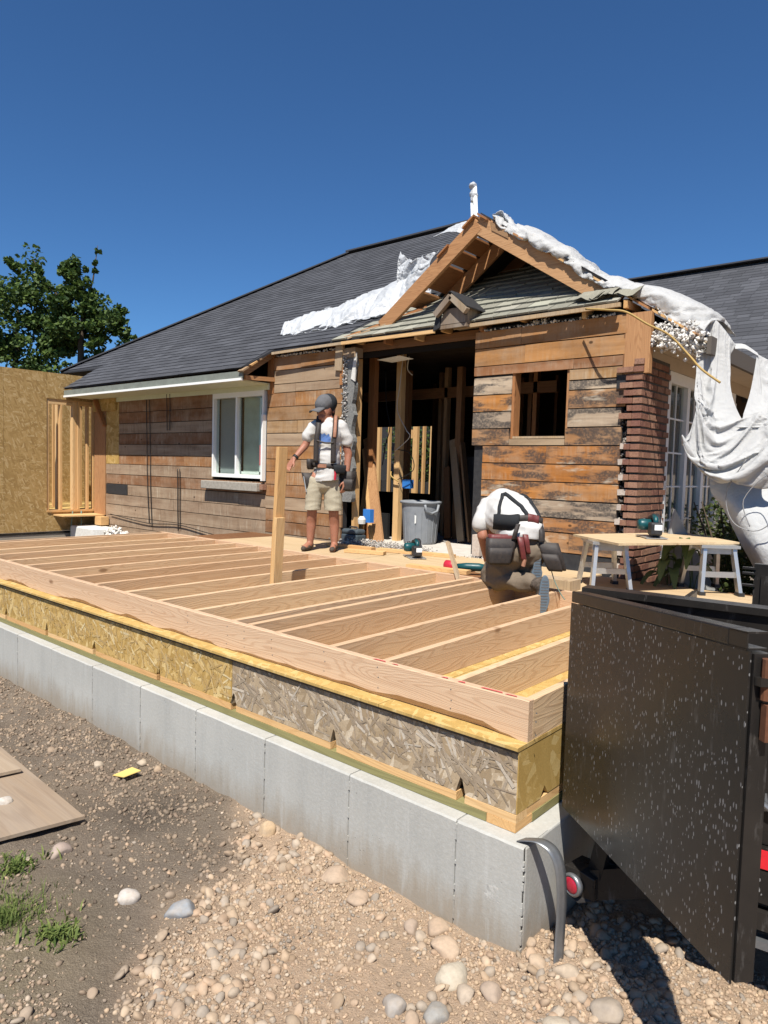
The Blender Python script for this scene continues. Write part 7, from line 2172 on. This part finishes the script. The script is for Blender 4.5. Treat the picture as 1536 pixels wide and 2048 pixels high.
# shoes with soles turned to the viewer
for (c, h, w, tl) in (((.172, .255, .03), .30, .097, .045), ((.150, .09, .20), .22, .088, .03)):
    up = blob('shoe', [(q(c[0] - .008, c[1] - .06, c[2] + h * .30), q(c[0] - .012, c[1] - .055, c[2] - h * .36), .044, .036), (q(c[0] - .065, c[1] - .07, c[2] + h * .26), q(c[0] - .01, c[1] - .06, c[2] + h * .15), .047, .044)], .01, 'shoe', kn, 2)
    pts = []
    for k in range(28):
        t = 2 * math.pi * k / 28
        z = math.sin(t)
        wid = w * (1.0 if z < -.1 else .86) * (1 - .14 * math.exp(-((z - .15) / .25) ** 2))
        pts.append((math.cos(t) * wid / 2, z * h / 2))
    m = MB(); m.prism([q(c[0] + x + tl * z, c[1] + .0, c[2] + z) for x, z in pts], (q(0, -1, 0) - q(0, 0, 0)) * .03)
    so2 = m.build('sole', M['sole'], up, bevel=.006)
    m = MB()
    for zz in np.arange(-h * .40, h * .40, .022):
        hw = w * .30 * math.sqrt(max(.05, 1 - (zz / (h / 2)) ** 2))
        m.prism([q(c[0] - hw + tl * zz, c[1] + .002, c[2] + zz), q(c[0] + hw + tl * zz, c[1] + .002, c[2] + zz), q(c[0] + hw + tl * zz, c[1] + .002, c[2] + zz + .007), q(c[0] - hw + tl * zz, c[1] + .002, c[2] + zz + .007)], (q(0, -1, 0) - q(0, 0, 0)) * .003)
    m.build('tread', M['cloth_grey'], so2)
# harness on the back: straps follow the shirt
def on_shirt(a, c):
    """first hit on the shirt looking from the viewer side"""
    o_ = q(a, 1.0, c) - base(shirt2)
    d_ = (q(0, -1, 0) - q(0, 0, 0)).normalized()
    hit, loc, nr, idx = shirt2.ray_cast(o_, d_)
    if not hit: return None
    w_ = loc + base(shirt2) + nr * .006
    rel = w_ - Vector(O2)
    return (rel.dot(Vector((math.cos(YAW), math.sin(YAW), 0))), rel.dot(Vector((math.sin(YAW), -math.cos(YAW), 0))), rel.z)
bpy.context.view_layer.update()
def strap_on(pts2, w, mat, name, parent=None, wd=(1, 0, .3), t=.008):
    P2 = []
    for i in range(len(pts2) - 1):
        for k in range(6):
            f = k / 6
            P2.append((pts2[i][0] * (1 - f) + pts2[i + 1][0] * f, pts2[i][1] * (1 - f) + pts2[i + 1][1] * f))
    P2.append(pts2[-1])
    L_ = [on_shirt(a, c) for a, c in P2]
    L_ = [p for p in L_ if p]
    if len(L_) > 2: return strip(q, L_[::2] + L_[-1:], w, mat, parent or kn, name, t, wd)
strap_on([(-.075, .775), (-.03, .735), (.03, .68), (.06, .62)], .032, 'cloth_dark', 'brace_strap', wd=(.7, 0, .7))
strap_on([(-.085, .775), (-.115, .72), (-.135, .66), (-.14, .60)], .030, 'cloth_dark', 'brace_strap')
strap_on([(.075, .77), (.115, .73), (.145, .67), (.155, .61)], .032, 'cloth_dark', 'brace_strap')
bl = strap_on([(-.17, .57), (-.10, .575), (-.02, .585), (.05, .59), (.12, .585), (.17, .57)], .065, 'leather_dark', 'tool_belt', wd=(0, .2, 1), t=.016)
strap_on([(-.165, .555), (-.12, .555), (-.07, .56), (-.02, .565)], .125, 'cloth_dark', 'belt_pad', bl, (0, .15, 1), .03)
strap_on([(.06, .59), (.10, .585), (.14, .575)], .085, 'leather_red', 'belt_pad', bl, (0, .15, 1), .026)
bc = on_shirt(-.125, .575)
if bc:
    dn = (q(-.3, 1, .1) - q(0, 0, 0)).normalized()
    disc(q(bc[0], bc[1] + .020, bc[2]), dn, [(.018, 0), (.018, .006)], M['leather_tan'], 'badge', bl)
pl = pouch(q, (-.150, .125, .245), .225, .10, .20, 'leather_dark', kn, 'tool_pouch', -.12, .06)
pouch(q, (-.145, .125, .385), .21, .10, .085, 'leather_red', pl, 'inner_pocket', -.12, .06)
pouch(q, (-.16, .185, .245), .19, .05, .13, 'leather_dark', pl, 'front_pocket', -.12, .06)
pouch(q, (-.012, .17, .28), .045, .05, .18, 'leather_red', pl, 'loop_holder', 0, -.2)
pouch(q, (.03, .16, .33), .04, .045, .15, 'leather_red', pl, 'loop_holder', 0, -.2)
m = MB(); m.tube([q(.02, .175, .235), q(.03, .175, .29)], .016, 8); m.build('hammer_loop', M['leather_tan'], pl)
pr2 = pouch(q, (.225, .08, .20), .165, .11, .21, 'leather_dark', kn, 'tool_pouch', .25, -.4)
pouch(q, (.225, .15, .20), .13, .05, .13, 'leather_dark', pr2, 'front_pocket', .25, -.4)
strip(q, [(.155, .06, .56), (.165, .12, .50), (.165, .13, .42)], .045, 'leather_dark', kn, 'belt_hanger')
strip(q, [(-.03, .17, .56), (-.05, .185, .50), (-.06, .17, .44)], .035, 'leather_dark', kn, 'belt_hanger')
wire([q(.25, .10, .22), q(.28, .12, .12), q(.33, .14, .02), q(.36, .15, -.02)], .004, M['strap_green'], kn, 'cord')
bpy.context.view_layer.update()
